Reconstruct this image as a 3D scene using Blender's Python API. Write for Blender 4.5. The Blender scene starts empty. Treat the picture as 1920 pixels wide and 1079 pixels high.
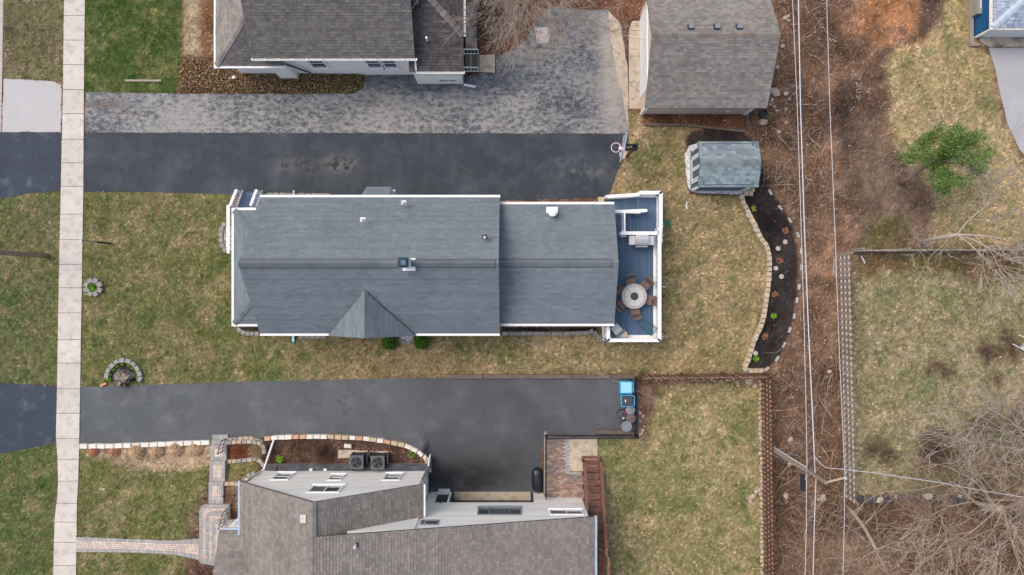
import bpy, bmesh, math, random
import numpy as np
from mathutils import Vector, Matrix

random.seed(7)
rng = np.random.default_rng(11)
scene = bpy.context.scene

# ---------------------------------------------------------------- camera, sky, sun, exposure
CAM_H, F_PX = 40.0, 1440.0           # drone height over the lawn and focal length in photo pixels (1920 wide)
cam_data = bpy.data.cameras.new("camera")
cam = bpy.data.objects.new("camera", cam_data)
scene.collection.objects.link(cam)
cam.location = (0, 0, CAM_H)
cam.rotation_euler = (0, 0, 0)
cam_data.angle = 2 * math.atan(960 / F_PX)
cam_data.clip_end = 2000
scene.camera = cam

SUN_EL, SUN_AZ = math.radians(60), math.radians(-62)    # azimuth measured from +Y (top of picture) clockwise
world = bpy.data.worlds.new("World")
scene.world = world
world.use_nodes = True
wn = world.node_tree
sky = wn.nodes.new("ShaderNodeTexSky")
sky.sky_type = 'NISHITA'
sky.sun_disc = False
sky.sun_elevation = SUN_EL
sky.sun_rotation = SUN_AZ
sky.air_density = 1.0
sky.dust_density = 4.0
sky.ozone_density = 0.6
bg = wn.nodes["Background"]
bg.inputs["Strength"].default_value = 0.15
wn.links.new(sky.outputs["Color"], bg.inputs["Color"])

sun_data = bpy.data.lights.new("sun", 'SUN')
sun_data.energy = 0.9
sun_data.angle = math.radians(35)
sun_data.color = (1.0, 0.95, 0.88)
sun = bpy.data.objects.new("sun", sun_data)
scene.collection.objects.link(sun)
sd = Vector((math.sin(SUN_AZ) * math.cos(SUN_EL), math.cos(SUN_AZ) * math.cos(SUN_EL), math.sin(SUN_EL)))
sun.rotation_euler = (-sd).to_track_quat('-Z', 'Y').to_euler()
sun.location = sd * 60
scene.view_settings.view_transform = 'Standard'
scene.view_settings.look = 'None'
scene.view_settings.gamma = 1.0
scene.view_settings.use_curve_mapping = False
scene.view_settings.exposure = 0.34

# ---------------------------------------------------------------- helpers
ALB = 1.0
def lin(c):
    return tuple((((v / 255) / 12.92) if v <= 10 else (((v / 255) + 0.055) / 1.055) ** 2.4) * ALB for v in c)

def W(px, py, z=0.0):                # photo pixel + height above the lawn -> point
    s = (CAM_H - z) / F_PX
    return Vector(((px - 960) * s, (539.5 - py) * s, z))

WM = {}
def reg(o, m): WM[o.name] = m
def place(name, mesh, parent=None, loc=(0, 0, 0), rot=(0, 0, 0), scale=(1, 1, 1), kind=None, label=None):
    o = bpy.data.objects.new(name, mesh)
    scene.collection.objects.link(o)
    o.location = loc; o.rotation_euler = rot; o.scale = scale
    m = Matrix.LocRotScale(Vector(loc), __import__('mathutils').Euler(rot), Vector(scale))
    reg(o, m)
    if parent is not None:
        o.parent = parent
        o.matrix_parent_inverse = WM[parent.name].inverted()
    if kind: o["kind"] = kind
    if label: o["label"] = label
    return o

def tag(o, label, cat, group=None):
    o["label"] = label; o["category"] = cat
    if group: o["group"] = group
    return o

def thing(name, label, cat, loc=(0, 0, 0), group=None, rotz=0.0):
    o = place(name, None, None, tuple(loc), (0, 0, rotz))
    o.empty_display_size = 0.2
    return tag(o, label, cat, group)

class MB:
    def __init__(s): s.v = []; s.f = []; s.c = []
    def add(s, vs, fs, col=(1, 1, 1)):
        b = len(s.v)
        s.v.extend([tuple(p) for p in vs])
        for f in fs:
            s.f.append(tuple(i + b for i in f)); s.c.append(col)
        return s
    def quad(s, a, b, c, d, col=(1, 1, 1)): return s.add([a, b, c, d], [(0, 1, 2, 3)], col)
    def box(s, c, size, rz=0.0, col=(1, 1, 1), taper=1.0):      # c = centre of the BASE
        x, y, z = size[0] / 2, size[1] / 2, size[2]
        ca, sa = math.cos(rz), math.sin(rz)
        vs = []
        for zz, k in ((0, 1.0), (z, taper)):
            for sx, sy in ((-1, -1), (1, -1), (1, 1), (-1, 1)):
                px, py = sx * x * k, sy * y * k
                vs.append((c[0] + px * ca - py * sa, c[1] + px * sa + py * ca, c[2] + zz))
        return s.add(vs, [(3, 2, 1, 0), (4, 5, 6, 7), (0, 1, 5, 4), (1, 2, 6, 5), (2, 3, 7, 6), (3, 0, 4, 7)], col)
    def beam(s, a, b, w, h, up=(0, 0, 1), col=(1, 1, 1)):       # box along a-b, width w sideways, height h along up
        a, b = Vector(a), Vector(b); d = (b - a).normalized(); up = Vector(up)
        side = d.cross(up)
        if side.length < 1e-4: side = Vector((1, 0, 0))
        side.normalize(); u = side.cross(d).normalized()
        vs = []
        for p in (a, b):
            for sx, sy in ((-1, -1), (1, -1), (1, 1), (-1, 1)):
                vs.append(p + side * (sx * w / 2) + u * (sy * h / 2))
        return s.add(vs, [(0, 1, 2, 3), (7, 6, 5, 4), (0, 4, 5, 1), (1, 5, 6, 2), (2, 6, 7, 3), (3, 7, 4, 0)], col)
    def tube(s, pts, rad, n=8, col=(1, 1, 1), cap=True):
        pts = [Vector(p) for p in pts]
        if not isinstance(rad, (list, tuple)): rad = [rad] * len(pts)
        vs = []; fs = []
        prev = None
        for i, p in enumerate(pts):
            d = (pts[min(i + 1, len(pts) - 1)] - pts[max(i - 1, 0)])
            if d.length < 1e-6: d = Vector((0, 0, 1))
            d.normalize()
            ref = prev if prev is not None else (Vector((0, 0, 1)) if abs(d.z) < 0.9 else Vector((1, 0, 0)))
            a = d.cross(ref)
            if a.length < 1e-4: a = d.cross(Vector((0, 1, 0)))
            a.normalize(); b = d.cross(a).normalized(); prev = -b if False else ref
            for k in range(n):
                t = 2 * math.pi * k / n
                vs.append(p + a * (math.cos(t) * rad[i]) + b * (math.sin(t) * rad[i]))
        for i in range(len(pts) - 1):
            for k in range(n):
                k2 = (k + 1) % n
                fs.append((i * n + k, i * n + k2, (i + 1) * n + k2, (i + 1) * n + k))
        if cap:
            fs.append(tuple(range(n - 1, -1, -1))); fs.append(tuple((len(pts) - 1) * n + k for k in range(n)))
        return s.add(vs, fs, col)
    def lathe(s, c, prof, n=20, col=(1, 1, 1)):                 # prof: list of (r, z)
        vs = []; fs = []
        for r, z in prof:
            for k in range(n):
                t = 2 * math.pi * k / n
                vs.append((c[0] + r * math.cos(t), c[1] + r * math.sin(t), c[2] + z))
        for i in range(len(prof) - 1):
            for k in range(n):
                k2 = (k + 1) % n
                fs.append((i * n + k, i * n + k2, (i + 1) * n + k2, (i + 1) * n + k))
        fs.append(tuple(range(n - 1, -1, -1))); fs.append(tuple((len(prof) - 1) * n + k for k in range(n)))
        return s.add(vs, fs, col)
    def prism(s, poly, z0, z1, col=(1, 1, 1)):                  # poly: list of (x, y), counter-clockwise or not
        n = len(poly)
        ar = sum(poly[i][0] * poly[(i + 1) % n][1] - poly[(i + 1) % n][0] * poly[i][1] for i in range(n))
        if ar < 0: poly = poly[::-1]
        vs = [(p[0], p[1], z0) for p in poly] + [(p[0], p[1], z1) for p in poly]
        fs = [tuple(range(n - 1, -1, -1)), tuple(range(n, 2 * n))]
        for i in range(n): fs.append((i, (i + 1) % n, n + (i + 1) % n, n + i))
        return s.add(vs, fs, col)
    def slab(s, poly3, t, col=(1, 1, 1)):                       # planar polygon thickened downwards by t
        n = len(poly3)
        vs = [tuple(p) for p in poly3] + [(p[0], p[1], p[2] - t) for p in poly3]
        fs = [tuple(range(n)), tuple(range(2 * n - 1, n - 1, -1))]
        for i in range(n): fs.append((i, n + i, n + (i + 1) % n, (i + 1) % n))
        return s.add(vs, fs, col)
    def mesh(s, name, mat, smooth=False):
        me = bpy.data.meshes.new(name)
        me.from_pydata(s.v, [], s.f)
        col = me.attributes.new("Col", 'FLOAT_COLOR', 'CORNER')
        tot = np.array([len(f) for f in s.f])
        c = np.repeat(np.array([(x[0], x[1], x[2], 1.0) for x in s.c], dtype=np.float32), tot, axis=0)
        col.data.foreach_set("color", c.ravel())
        if mat: me.materials.append(mat)
        if smooth: me.polygons.foreach_set("use_smooth", [True] * len(s.f))
        me.update()
        return me
    def build(s, name, mat, parent=None, kind=None, smooth=False, label=None):
        return place(name, s.mesh(name, mat, smooth), parent, kind=kind, label=label)

# ---------------------------------------------------------------- materials (all procedural, driven by world position)
def M(name, col, rough=0.85, attr=False, rnd=0.0, n1=None, n2=None, n3=None, mix=None, mix2=None, bump=None, metal=0.0, spec=0.3,
      stretch=None, patches=(), trans=0.0, crack=None):
    m = bpy.data.materials.new(name); m.use_nodes = True
    nt = m.node_tree; N = nt.nodes; L = nt.links
    p = N["Principled BSDF"]
    p.inputs["Roughness"].default_value = rough
    p.inputs["Metallic"].default_value = metal
    p.inputs["Specular IOR Level"].default_value = spec
    geo = N.new("ShaderNodeNewGeometry"); pos = geo.outputs["Position"]
    if stretch:
        mp = N.new("ShaderNodeVectorMath"); mp.operation = 'MULTIPLY'
        L.new(pos, mp.inputs[0]); mp.inputs[1].default_value = stretch; pos = mp.outputs[0]
    def noise(scale, detail=4.0, rough_=0.55):
        n = N.new("ShaderNodeTexNoise"); n.inputs["Scale"].default_value = scale
        n.inputs["Detail"].default_value = detail; n.inputs["Roughness"].default_value = rough_
        L.new(pos, n.inputs["Vector"]); return n.outputs["Fac"]
    def mrange(src, a, b, c, d):
        r = N.new("ShaderNodeMapRange"); L.new(src, r.inputs[0])
        for i, v in enumerate((a, b, c, d)): r.inputs[i + 1].default_value = v
        return r.outputs[0]
    def mixc(fac, a, b):
        x = N.new("ShaderNodeMix"); x.data_type = 'RGBA'
        L.new(fac, x.inputs[0])
        for i, v in ((6, a), (7, b)):
            if isinstance(v, (tuple, list)): x.inputs[i].default_value = (*v, 1)
            else: L.new(v, x.inputs[i])
        return x.outputs[2]
    rgb = N.new("ShaderNodeRGB"); rgb.outputs[0].default_value = (*col, 1)
    c = rgb.outputs[0]
    for mx in (mix, mix2):
        if mx:                                            # (colour, scale, lo, hi[, detail])
            nf = noise(mx[1], mx[4] if len(mx) > 4 else 5.0, 0.78 if len(mx) > 5 else 0.6)
            if len(mx) > 5:                               # slow noise tips the balance of the two colours from place to place
                sl = mrange(noise(mx[5], 3.0, .6), .3, .7, -mx[6], mx[6])
                ad = N.new("ShaderNodeMath"); ad.operation = 'ADD'; L.new(nf, ad.inputs[0]); L.new(sl, ad.inputs[1]); nf = ad.outputs[0]
            f = mrange(nf, mx[2], mx[3], 0, 1)
            c = mixc(f, c, mx[0])
    for (cx, cy, rx, ry, pc, sc, lo, hi, amt) in patches:     # placed tone patches: stains, wear, and shade painted before the lower garage
        sub = N.new("ShaderNodeVectorMath"); sub.operation = 'SUBTRACT'; L.new(geo.outputs["Position"], sub.inputs[0]); sub.inputs[1].default_value = (cx, cy, 0)
        mul = N.new("ShaderNodeVectorMath"); mul.operation = 'MULTIPLY'; L.new(sub.outputs[0], mul.inputs[0]); mul.inputs[1].default_value = (1 / rx, 1 / ry, 0)
        ln = N.new("ShaderNodeVectorMath"); ln.operation = 'LENGTH'; L.new(mul.outputs[0], ln.inputs[0])
        inside = mrange(ln.outputs["Value"], 1.0, 0.35, 0, 1)
        nn = mrange(noise(sc, 5.0, 0.6), lo, hi, 0, amt)
        mm = N.new("ShaderNodeMath"); mm.operation = 'MULTIPLY'; L.new(inside, mm.inputs[0]); L.new(nn, mm.inputs[1])
        c = mixc(mm.outputs[0], c, pc)
    if crack:                                             # (colour, scale, width, amount): wandering cracks
        nz = N.new("ShaderNodeTexNoise"); nz.inputs["Scale"].default_value = 1.6; nz.inputs["Detail"].default_value = 5.0; L.new(geo.outputs["Position"], nz.inputs["Vector"])
        av = N.new("ShaderNodeVectorMath"); av.operation = 'SCALE'; av.inputs["Scale"].default_value = .9; L.new(nz.outputs["Color"], av.inputs[0])
        ad2 = N.new("ShaderNodeVectorMath"); L.new(geo.outputs["Position"], ad2.inputs[0]); L.new(av.outputs[0], ad2.inputs[1])
        vo = N.new("ShaderNodeTexVoronoi"); vo.feature = 'DISTANCE_TO_EDGE'; vo.inputs["Scale"].default_value = crack[1]; L.new(ad2.outputs[0], vo.inputs["Vector"])
        li = mrange(vo.outputs["Distance"], crack[2], 0.0, 0, 1)
        br = mrange(noise(.6, 3.0), .48, .62, 0, crack[3])
        mu = N.new("ShaderNodeMath"); mu.operation = 'MULTIPLY'; L.new(li, mu.inputs[0]); L.new(br, mu.inputs[1])
        c = mixc(mu.outputs[0], c, crack[0])
    if attr:
        at = N.new("ShaderNodeAttribute"); at.attribute_name = "Col"
        x = N.new("ShaderNodeMix"); x.data_type = 'RGBA'; x.blend_type = 'MULTIPLY'; x.inputs[0].default_value = 1
        L.new(c, x.inputs[6]); L.new(at.outputs["Color"], x.inputs[7]); c = x.outputs[2]
    facs = [mrange(noise(n[0], n[2] if len(n) > 2 else 3.0), 0.3, 0.7, 1 - n[1], 1 + n[1]) for n in (n1, n2, n3) if n]
    if rnd:
        oi = N.new("ShaderNodeObjectInfo"); facs.append(mrange(oi.outputs["Random"], 0, 1, 1 - rnd, 1 + rnd))
    for f in facs:
        s = N.new("ShaderNodeVectorMath"); s.operation = 'SCALE'
        L.new(c, s.inputs[0]); L.new(f, s.inputs["Scale"]); c = s.outputs[0]
    L.new(c, p.inputs["Base Color"])
    if bump:
        b = N.new("ShaderNodeBump"); b.inputs["Strength"].default_value = 1.0; b.inputs["Distance"].default_value = bump[1]
        L.new(noise(bump[0], 4.0), b.inputs["Height"]); L.new(b.outputs[0], p.inputs["Normal"])
    if trans:
        p.inputs["Transmission Weight"].default_value = trans
    return m

mt = {}
mt['ground'] = M('ground_cover', (1, 1, 1), .95, attr=True, n1=(5, .10), n2=(22, .22), n3=(70, .22), bump=(30, .03), spec=.1)
mt['grass'] = M('grass_blades', (1, 1, 1), .8, attr=True, spec=.15)
mt['leaf'] = M('dry_leaves', (1, 1, 1), .85, attr=True, spec=.15)
mt['twig'] = M('twig_bark', (1, 1, 1), .9, attr=True, n1=(20, .2), spec=.1)
mt['bark'] = M('tree_bark', lin((120, 108, 96)), .95, attr=True, n1=(14, .3), n2=(50, .2), bump=(40, .01), spec=.1)
mt['concrete'] = M('concrete', lin((206, 197, 186)), .9, rnd=.05, n1=(1.2, .06), n2=(16, .07), n3=(60, .1), bump=(60, .004), spec=.2,
                   mix=(lin((180, 168, 154)), 2.5, .5, .75))
mt['apron'] = M('pale_concrete', lin((186, 184, 182)), .9, n1=(.8, .04), n2=(25, .05), n3=(70, .05), bump=(60, .004))
mt['kerb'] = M('kerb_concrete', lin((188, 176, 168)), .9, n1=(2, .08), n2=(30, .08))
mt['slabold'] = M('weathered_concrete', lin((196, 180, 158)), .9, n1=(2, .08), n2=(20, .08), n3=(60, .08), mix=(lin((150, 140, 128)), 3, .5, .7))
mt['slabstain'] = M('stained_concrete', lin((186, 172, 152)), .9, n2=(20, .1), mix=(lin((110, 102, 95)), 1.3, .45, .62))
mt['asph_new'] = M('sealed_asphalt', lin((54, 60, 67)), .75, crack=(lin((40, 42, 46)), .2, .006, .6), n1=(.5, .16), n2=(4, .07), n3=(45, .13), bump=(90, .006), spec=.35,
                   mix=(lin((80, 85, 90)), .7, .45, .78),
                   patches=[(W(565, 310)[0], W(565, 310)[1], 2.3, .75, lin((120, 117, 110)), 2.5, .38, .6, .28),
                            (W(640, 308)[0], W(640, 308)[1], 1.3, .7, lin((118, 112, 102)), 2.0, .3, .6, .38),
                            (W(640, 312)[0], W(640, 312)[1], 1.2, .65, lin((46, 38, 34)), 3.2, .52, .56, .95),
                            (W(545, 310)[0], W(545, 310)[1], 1.3, .6, lin((50, 43, 38)), 2.6, .57, .61, .9),
                            (W(1090, 320)[0], W(1090, 320)[1], 2.6, 1.2, lin((122, 122, 122)), 1.6, .5, .72, .6),
                            (W(870, 324)[0], W(870, 324)[1], .5, .25, lin((50, 45, 42)), 6, .5, .55, .8)])
mt['asph_apron'] = M('sealed_asphalt_apron', lin((54, 62, 73)), .75, n1=(.8, .14), n2=(6, .08), n3=(45, .13), bump=(90, .006), spec=.35,
                     mix=(lin((95, 102, 114)), 1.2, .55, .8))
mt['asph_old'] = M('worn_asphalt', lin((80, 84, 91)), .9, n1=(1.0, .08), n3=(60, .12), bump=(70, .008), spec=.2,
                   mix=(lin((157, 154, 149)), 5.0, .40, .575, 10.0, .4, .09), mix2=(lin((92, 97, 104)), 6.0, .55, .68, 9.0, .7, .05), stretch=(.62, 1, 1), crack=(lin((96, 84, 68)), .42, .012, .9),
                   patches=[(W(800, 150)[0], W(800, 150)[1], 5.0, .8, lin((74, 84, 97)), 3.5, .25, .55, .7),
                            (W(950, 130)[0], W(950, 130)[1], 1.6, 1.5, lin((74, 82, 93)), 3.0, .3, .6, .75),
                            (W(1060, 35)[0], W(1060, 35)[1], 2.6, 1.6, lin((76, 84, 95)), 3.0, .3, .6, .7),
                            (W(1150, 130)[0], W(1150, 130)[1], 1.0, 4.2, lin((176, 168, 158)), 3.0, .25, .45, .85),
                            (W(200, 195)[0], W(200, 195)[1], 1.6, .4, lin((118, 96, 70)), 5.0, .5, .58, .9),
                            (W(245, 215)[0], W(245, 215)[1], 1.2, .3, lin((118, 100, 78)), 6.0, .54, .6, .8)])
mt['asph_low'] = M('grey_asphalt', lin((89, 92, 95)), .8, crack=(lin((60, 58, 58)), .22, .006, .6), n1=(.45, .12), n2=(5, .05), n3=(45, .13), bump=(90, .006), spec=.35,
                   mix=(lin((110, 112, 113)), .8, .5, .8),
                   patches=[(W(950, 800)[0], W(950, 800)[1], 7, 4.5, lin((72, 73, 76)), .6, .2, .7, .8),
                            (W(880, 905)[0], W(880, 905)[1], 3.6, 1.3, lin((45, 45, 48)), 1.0, .15, .5, .8)])  # contact shade at the foot of the dip, painted into the asphalt colour
mt['drive_pale'] = M('pale_drive', lin((172, 171, 172)), .85, n1=(.8, .06), n2=(20, .05), n3=(60, .07))
mt['acgrey'] = M('ac_grey', lin((92, 96, 100)), .5, n1=(6, .05))
mt['white'] = M('white_paint', lin((240, 240, 238)), .5, n1=(3, .02), spec=.4)
mt['gutter'] = M('gutter_white', lin((238, 235, 230)), .5, n1=(4, .03), n2=(30, .02), spec=.4)
mt['gutterblue'] = M('gutter_pale_blue', lin((176, 192, 210)), .45, spec=.4)
mt['galv'] = M('galvanised_metal', lin((170, 175, 180)), .4, metal=.6, n1=(10, .08))
mt['sh_main'] = M('blue_grey_shingles', (1, 1, 1), .92, attr=True, n1=(.6, .07), n2=(30, .08), spec=.15)
mt['sh_mix'] = M('mixed_shingles', (1, 1, 1), .92, attr=True, n1=(.7, .09), n2=(30, .08), spec=.15)
mt['deck_roof'] = M('roof_edge', lin((95, 95, 98)), .9)
mt['siding'] = M('pale_siding', lin((248, 245, 236)), .6, attr=True, n1=(1.5, .02), spec=.3)
mt['bluesiding'] = M('deep_blue_siding', lin((30, 92, 140)), .55, attr=True, n1=(2, .05))
mt['slatesiding'] = M('slate_blue_siding', lin((84, 103, 122)), .6, attr=True, n1=(2, .04))
mt['pinksiding'] = M('beige_siding', lin((216, 194, 178)), .6, attr=True, n1=(2, .03))
mt['glass'] = M('window_glass', lin((70, 80, 88)), .08, spec=.8)
mt['screen'] = M('window_screen', lin((92, 98, 102)), .5)
mt['darkdoor'] = M('dark_door', lin((78, 76, 78)), .6, n1=(5, .05))
mt['deckblue'] = M('blue_deck_paint', lin((80, 104, 130)), .6, rnd=.09, n1=(2.5, .08), n2=(18, .08), mix=(lin((110, 132, 156)), 1.6, .55, .8), stretch=(1, .35, 1), spec=.3)
mt['stone'] = M('grey_block', lin((150, 146, 140)), .9, rnd=.14, n1=(9, .1), n2=(45, .12), bump=(50, .006))
mt['tanstone'] = M('tan_block', lin((190, 172, 146)), .9, rnd=.11, n1=(9, .08), n2=(45, .1), bump=(50, .006))
mt['whitestone'] = M('white_limestone', lin((226, 220, 208)), .9, rnd=.06, n1=(9, .06), n2=(45, .07), bump=(50, .006))
mt['pinkstone'] = M('pink_limestone', lin((204, 164, 136)), .9, rnd=.08, n1=(9, .06), n2=(45, .07), bump=(50, .006))
mt['rock'] = M('field_rock', lin((186, 170, 152)), .95, rnd=.25, n1=(9, .15), n2=(40, .12), bump=(30, .01))
mt['darkrock'] = M('dark_rock', lin((92, 86, 84)), .95, rnd=.35, n1=(9, .15), n2=(40, .12), bump=(30, .01))
mt['disc'] = M('grey_stepping_disc', lin((176, 171, 163)), .9, rnd=.04, n1=(12, .08), n2=(50, .08))
mt['whitegravel'] = M('white_gravel', (1, 1, 1), .9, attr=True, spec=.2)
mt['paver'] = M('clay_pavers', (1, 1, 1), .9, attr=True, n2=(40, .08), spec=.2)
mt['brownwood'] = M('stained_brown_wood', lin((112, 80, 64)), .75, rnd=.16, n1=(3, .12), n2=(30, .15), mix=(lin((176, 142, 122)), 2.0, .62, .8))
mt['peelwood'] = M('peeling_red_wood', lin((122, 84, 70)), .8, rnd=.12, n2=(30, .15), mix=(lin((186, 160, 146)), 7, .58, .68), stretch=(1, 4, 1))
mt['greywood'] = M('weathered_wood', lin((152, 140, 126)), .9, rnd=.2, n1=(4, .12), n2=(30, .15))
mt['timber'] = M('old_timber', lin((112, 98, 86)), .95, rnd=.1, n1=(3, .15), n2=(30, .2), bump=(30, .01))
mt['polewood'] = M('pole_wood', lin((150, 134, 120)), .95, n1=(4, .15), n2=(30, .2), bump=(30, .01))
mt['blackmetal'] = M('black_metal', lin((38, 42, 48)), .5, spec=.4)
mt['darkgrey'] = M('dark_grey_plastic', lin((66, 70, 76)), .5, n1=(6, .06))
mt['midgrey'] = M('grey_plastic', lin((128, 134, 138)), .5, n1=(6, .05))
mt['bluebin'] = M('blue_plastic', lin((70, 168, 214)), .45, n1=(6, .04), spec=.4)
mt['palebluelid'] = M('pale_blue_plastic', lin((150, 214, 240)), .4, spec=.4)
mt['steel'] = M('brushed_steel', lin((205, 203, 200)), .35, metal=.5, n1=(20, .04))
mt['wicker'] = M('brown_wicker', lin((128, 106, 94)), .85, n2=(40, .2), bump=(60, .008))
mt['tabletop'] = M('stone_tabletop', lin((206, 200, 190)), .7, n1=(6, .05), n2=(40, .05))
mt['tablering'] = M('table_ring', lin((104, 92, 84)), .7)
mt['tablerim'] = M('table_rim', lin((168, 168, 170)), .6)
mt['greychair'] = M('slate_chair_paint', lin((96, 110, 122)), .6, n1=(8, .05))
mt['cushion'] = M('grey_cushion', lin((176, 180, 186)), .9, n2=(40, .06))
mt['palegrey'] = M('pale_grey_paint', lin((206, 200, 198)), .6, n1=(8, .05))
mt['teal'] = M('teal_metal', lin((50, 108, 112)), .5)
mt['greenplastic'] = M('green_plastic', lin((42, 128, 108)), .5)
mt['wire'] = M('wire_sheath', lin((204, 204, 206)), .5)
mt['rim'] = M('pink_white_rim', lin((240, 205, 205)), .5)
mt['yew'] = M('clipped_foliage', (1, 1, 1), .8, attr=True, spec=.2)
mt['straw'] = M('dry_stems', (1, 1, 1), .9, attr=True, spec=.1)
mt['orangewood'] = M('split_wood', lin((204, 150, 104)), .9, n2=(30, .15))
mt['tan'] = M('tan_resin', lin((190, 168, 146)), .7)
mt['cargo'] = M('black_cargo_shell', lin((34, 40, 48)), .28, spec=.5)
mt['red'] = M('red_plastic', lin((190, 40, 48)), .5)
mt['boxgrey'] = M('olive_grey_cover', lin((152, 152, 140)), .7, n1=(3, .06))

# ---------------------------------------------------------------- numeric noise and pixel polygons
_tab = np.random.default_rng(3).random((256, 256))
def vnoise(x, y, sc, seed=0):
    x = x * sc + seed * 17.3; y = y * sc + seed * 31.7
    xi = np.floor(x).astype(int); yi = np.floor(y).astype(int)
    fx = x - xi; fy = y - yi; fx = fx * fx * (3 - 2 * fx); fy = fy * fy * (3 - 2 * fy)
    a = _tab[xi & 255, yi & 255]; b = _tab[(xi + 1) & 255, yi & 255]
    c = _tab[xi & 255, (yi + 1) & 255]; d = _tab[(xi + 1) & 255, (yi + 1) & 255]
    return (a * (1 - fx) + b * fx) * (1 - fy) + (c * (1 - fx) + d * fx) * fy
def fbm(x, y, sc, seed=0, o=4):
    s = 0; t = 0; k = 1.0
    for i in range(o):
        s = s + k * vnoise(x, y, sc * 2 ** i, seed + i * 5); t += k; k *= .55
    return s / t
def sdist(px, py, poly):                 # signed distance in pixels, positive inside
    n = len(poly); d = np.full(px.shape, 1e9); ins = np.zeros(px.shape, bool)
    for i in range(n):
        x0, y0 = poly[i]; x1, y1 = poly[(i + 1) % n]
        dx, dy = x1 - x0, y1 - y0
        t = np.clip(((px - x0) * dx + (py - y0) * dy) / (dx * dx + dy * dy + 1e-9), 0, 1)
        d = np.minimum(d, np.hypot(px - x0 - t * dx, py - y0 - t * dy))
        c = ((y0 > py) != (y1 > py)) & (px < dx * (py - y0) / (dy if dy else 1e-9) + x0)
        ins ^= c
    return np.where(ins, d, -d)
def sst(a, b, x):
    t = np.clip((x - a) / (b - a), 0, 1); return t * t * (3 - 2 * t)

# ground relief: a knoll of front garden before the lower house, and the drive that dips to its garage
DIP = [(806, 826), (1020, 818), (1020, 948), (806, 948)]
def zt(px, py):
    px = np.asarray(px, float); py = np.asarray(py, float)
    knoll = .5 * sst(838, 950, py) * sst(170, 370, px) * (1 - sst(500, 560, px))
    dip = -1.15 * sst(800, 925, py) * (1 - sst(962, 966, py)) * sst(795, 800, px) * (1 - sst(1018, 1023, px))
    return knoll + dip
def G(px, py, dz=0.0):                # photo pixel -> point on the ground (plus dz)
    p = W(px, py)
    for _ in range(4):
        z = float(zt(960 + 36 * p[0], 539.5 - 36 * p[1]))
        p = W(px, py, z + dz)
    return p
def PX(p): return (960 + 36 * p[0], 539.5 - 36 * p[1])

# ---------------------------------------------------------------- the ground: painted zones on one relief grid
A = lambda *c: np.array(lin(c))
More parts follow.
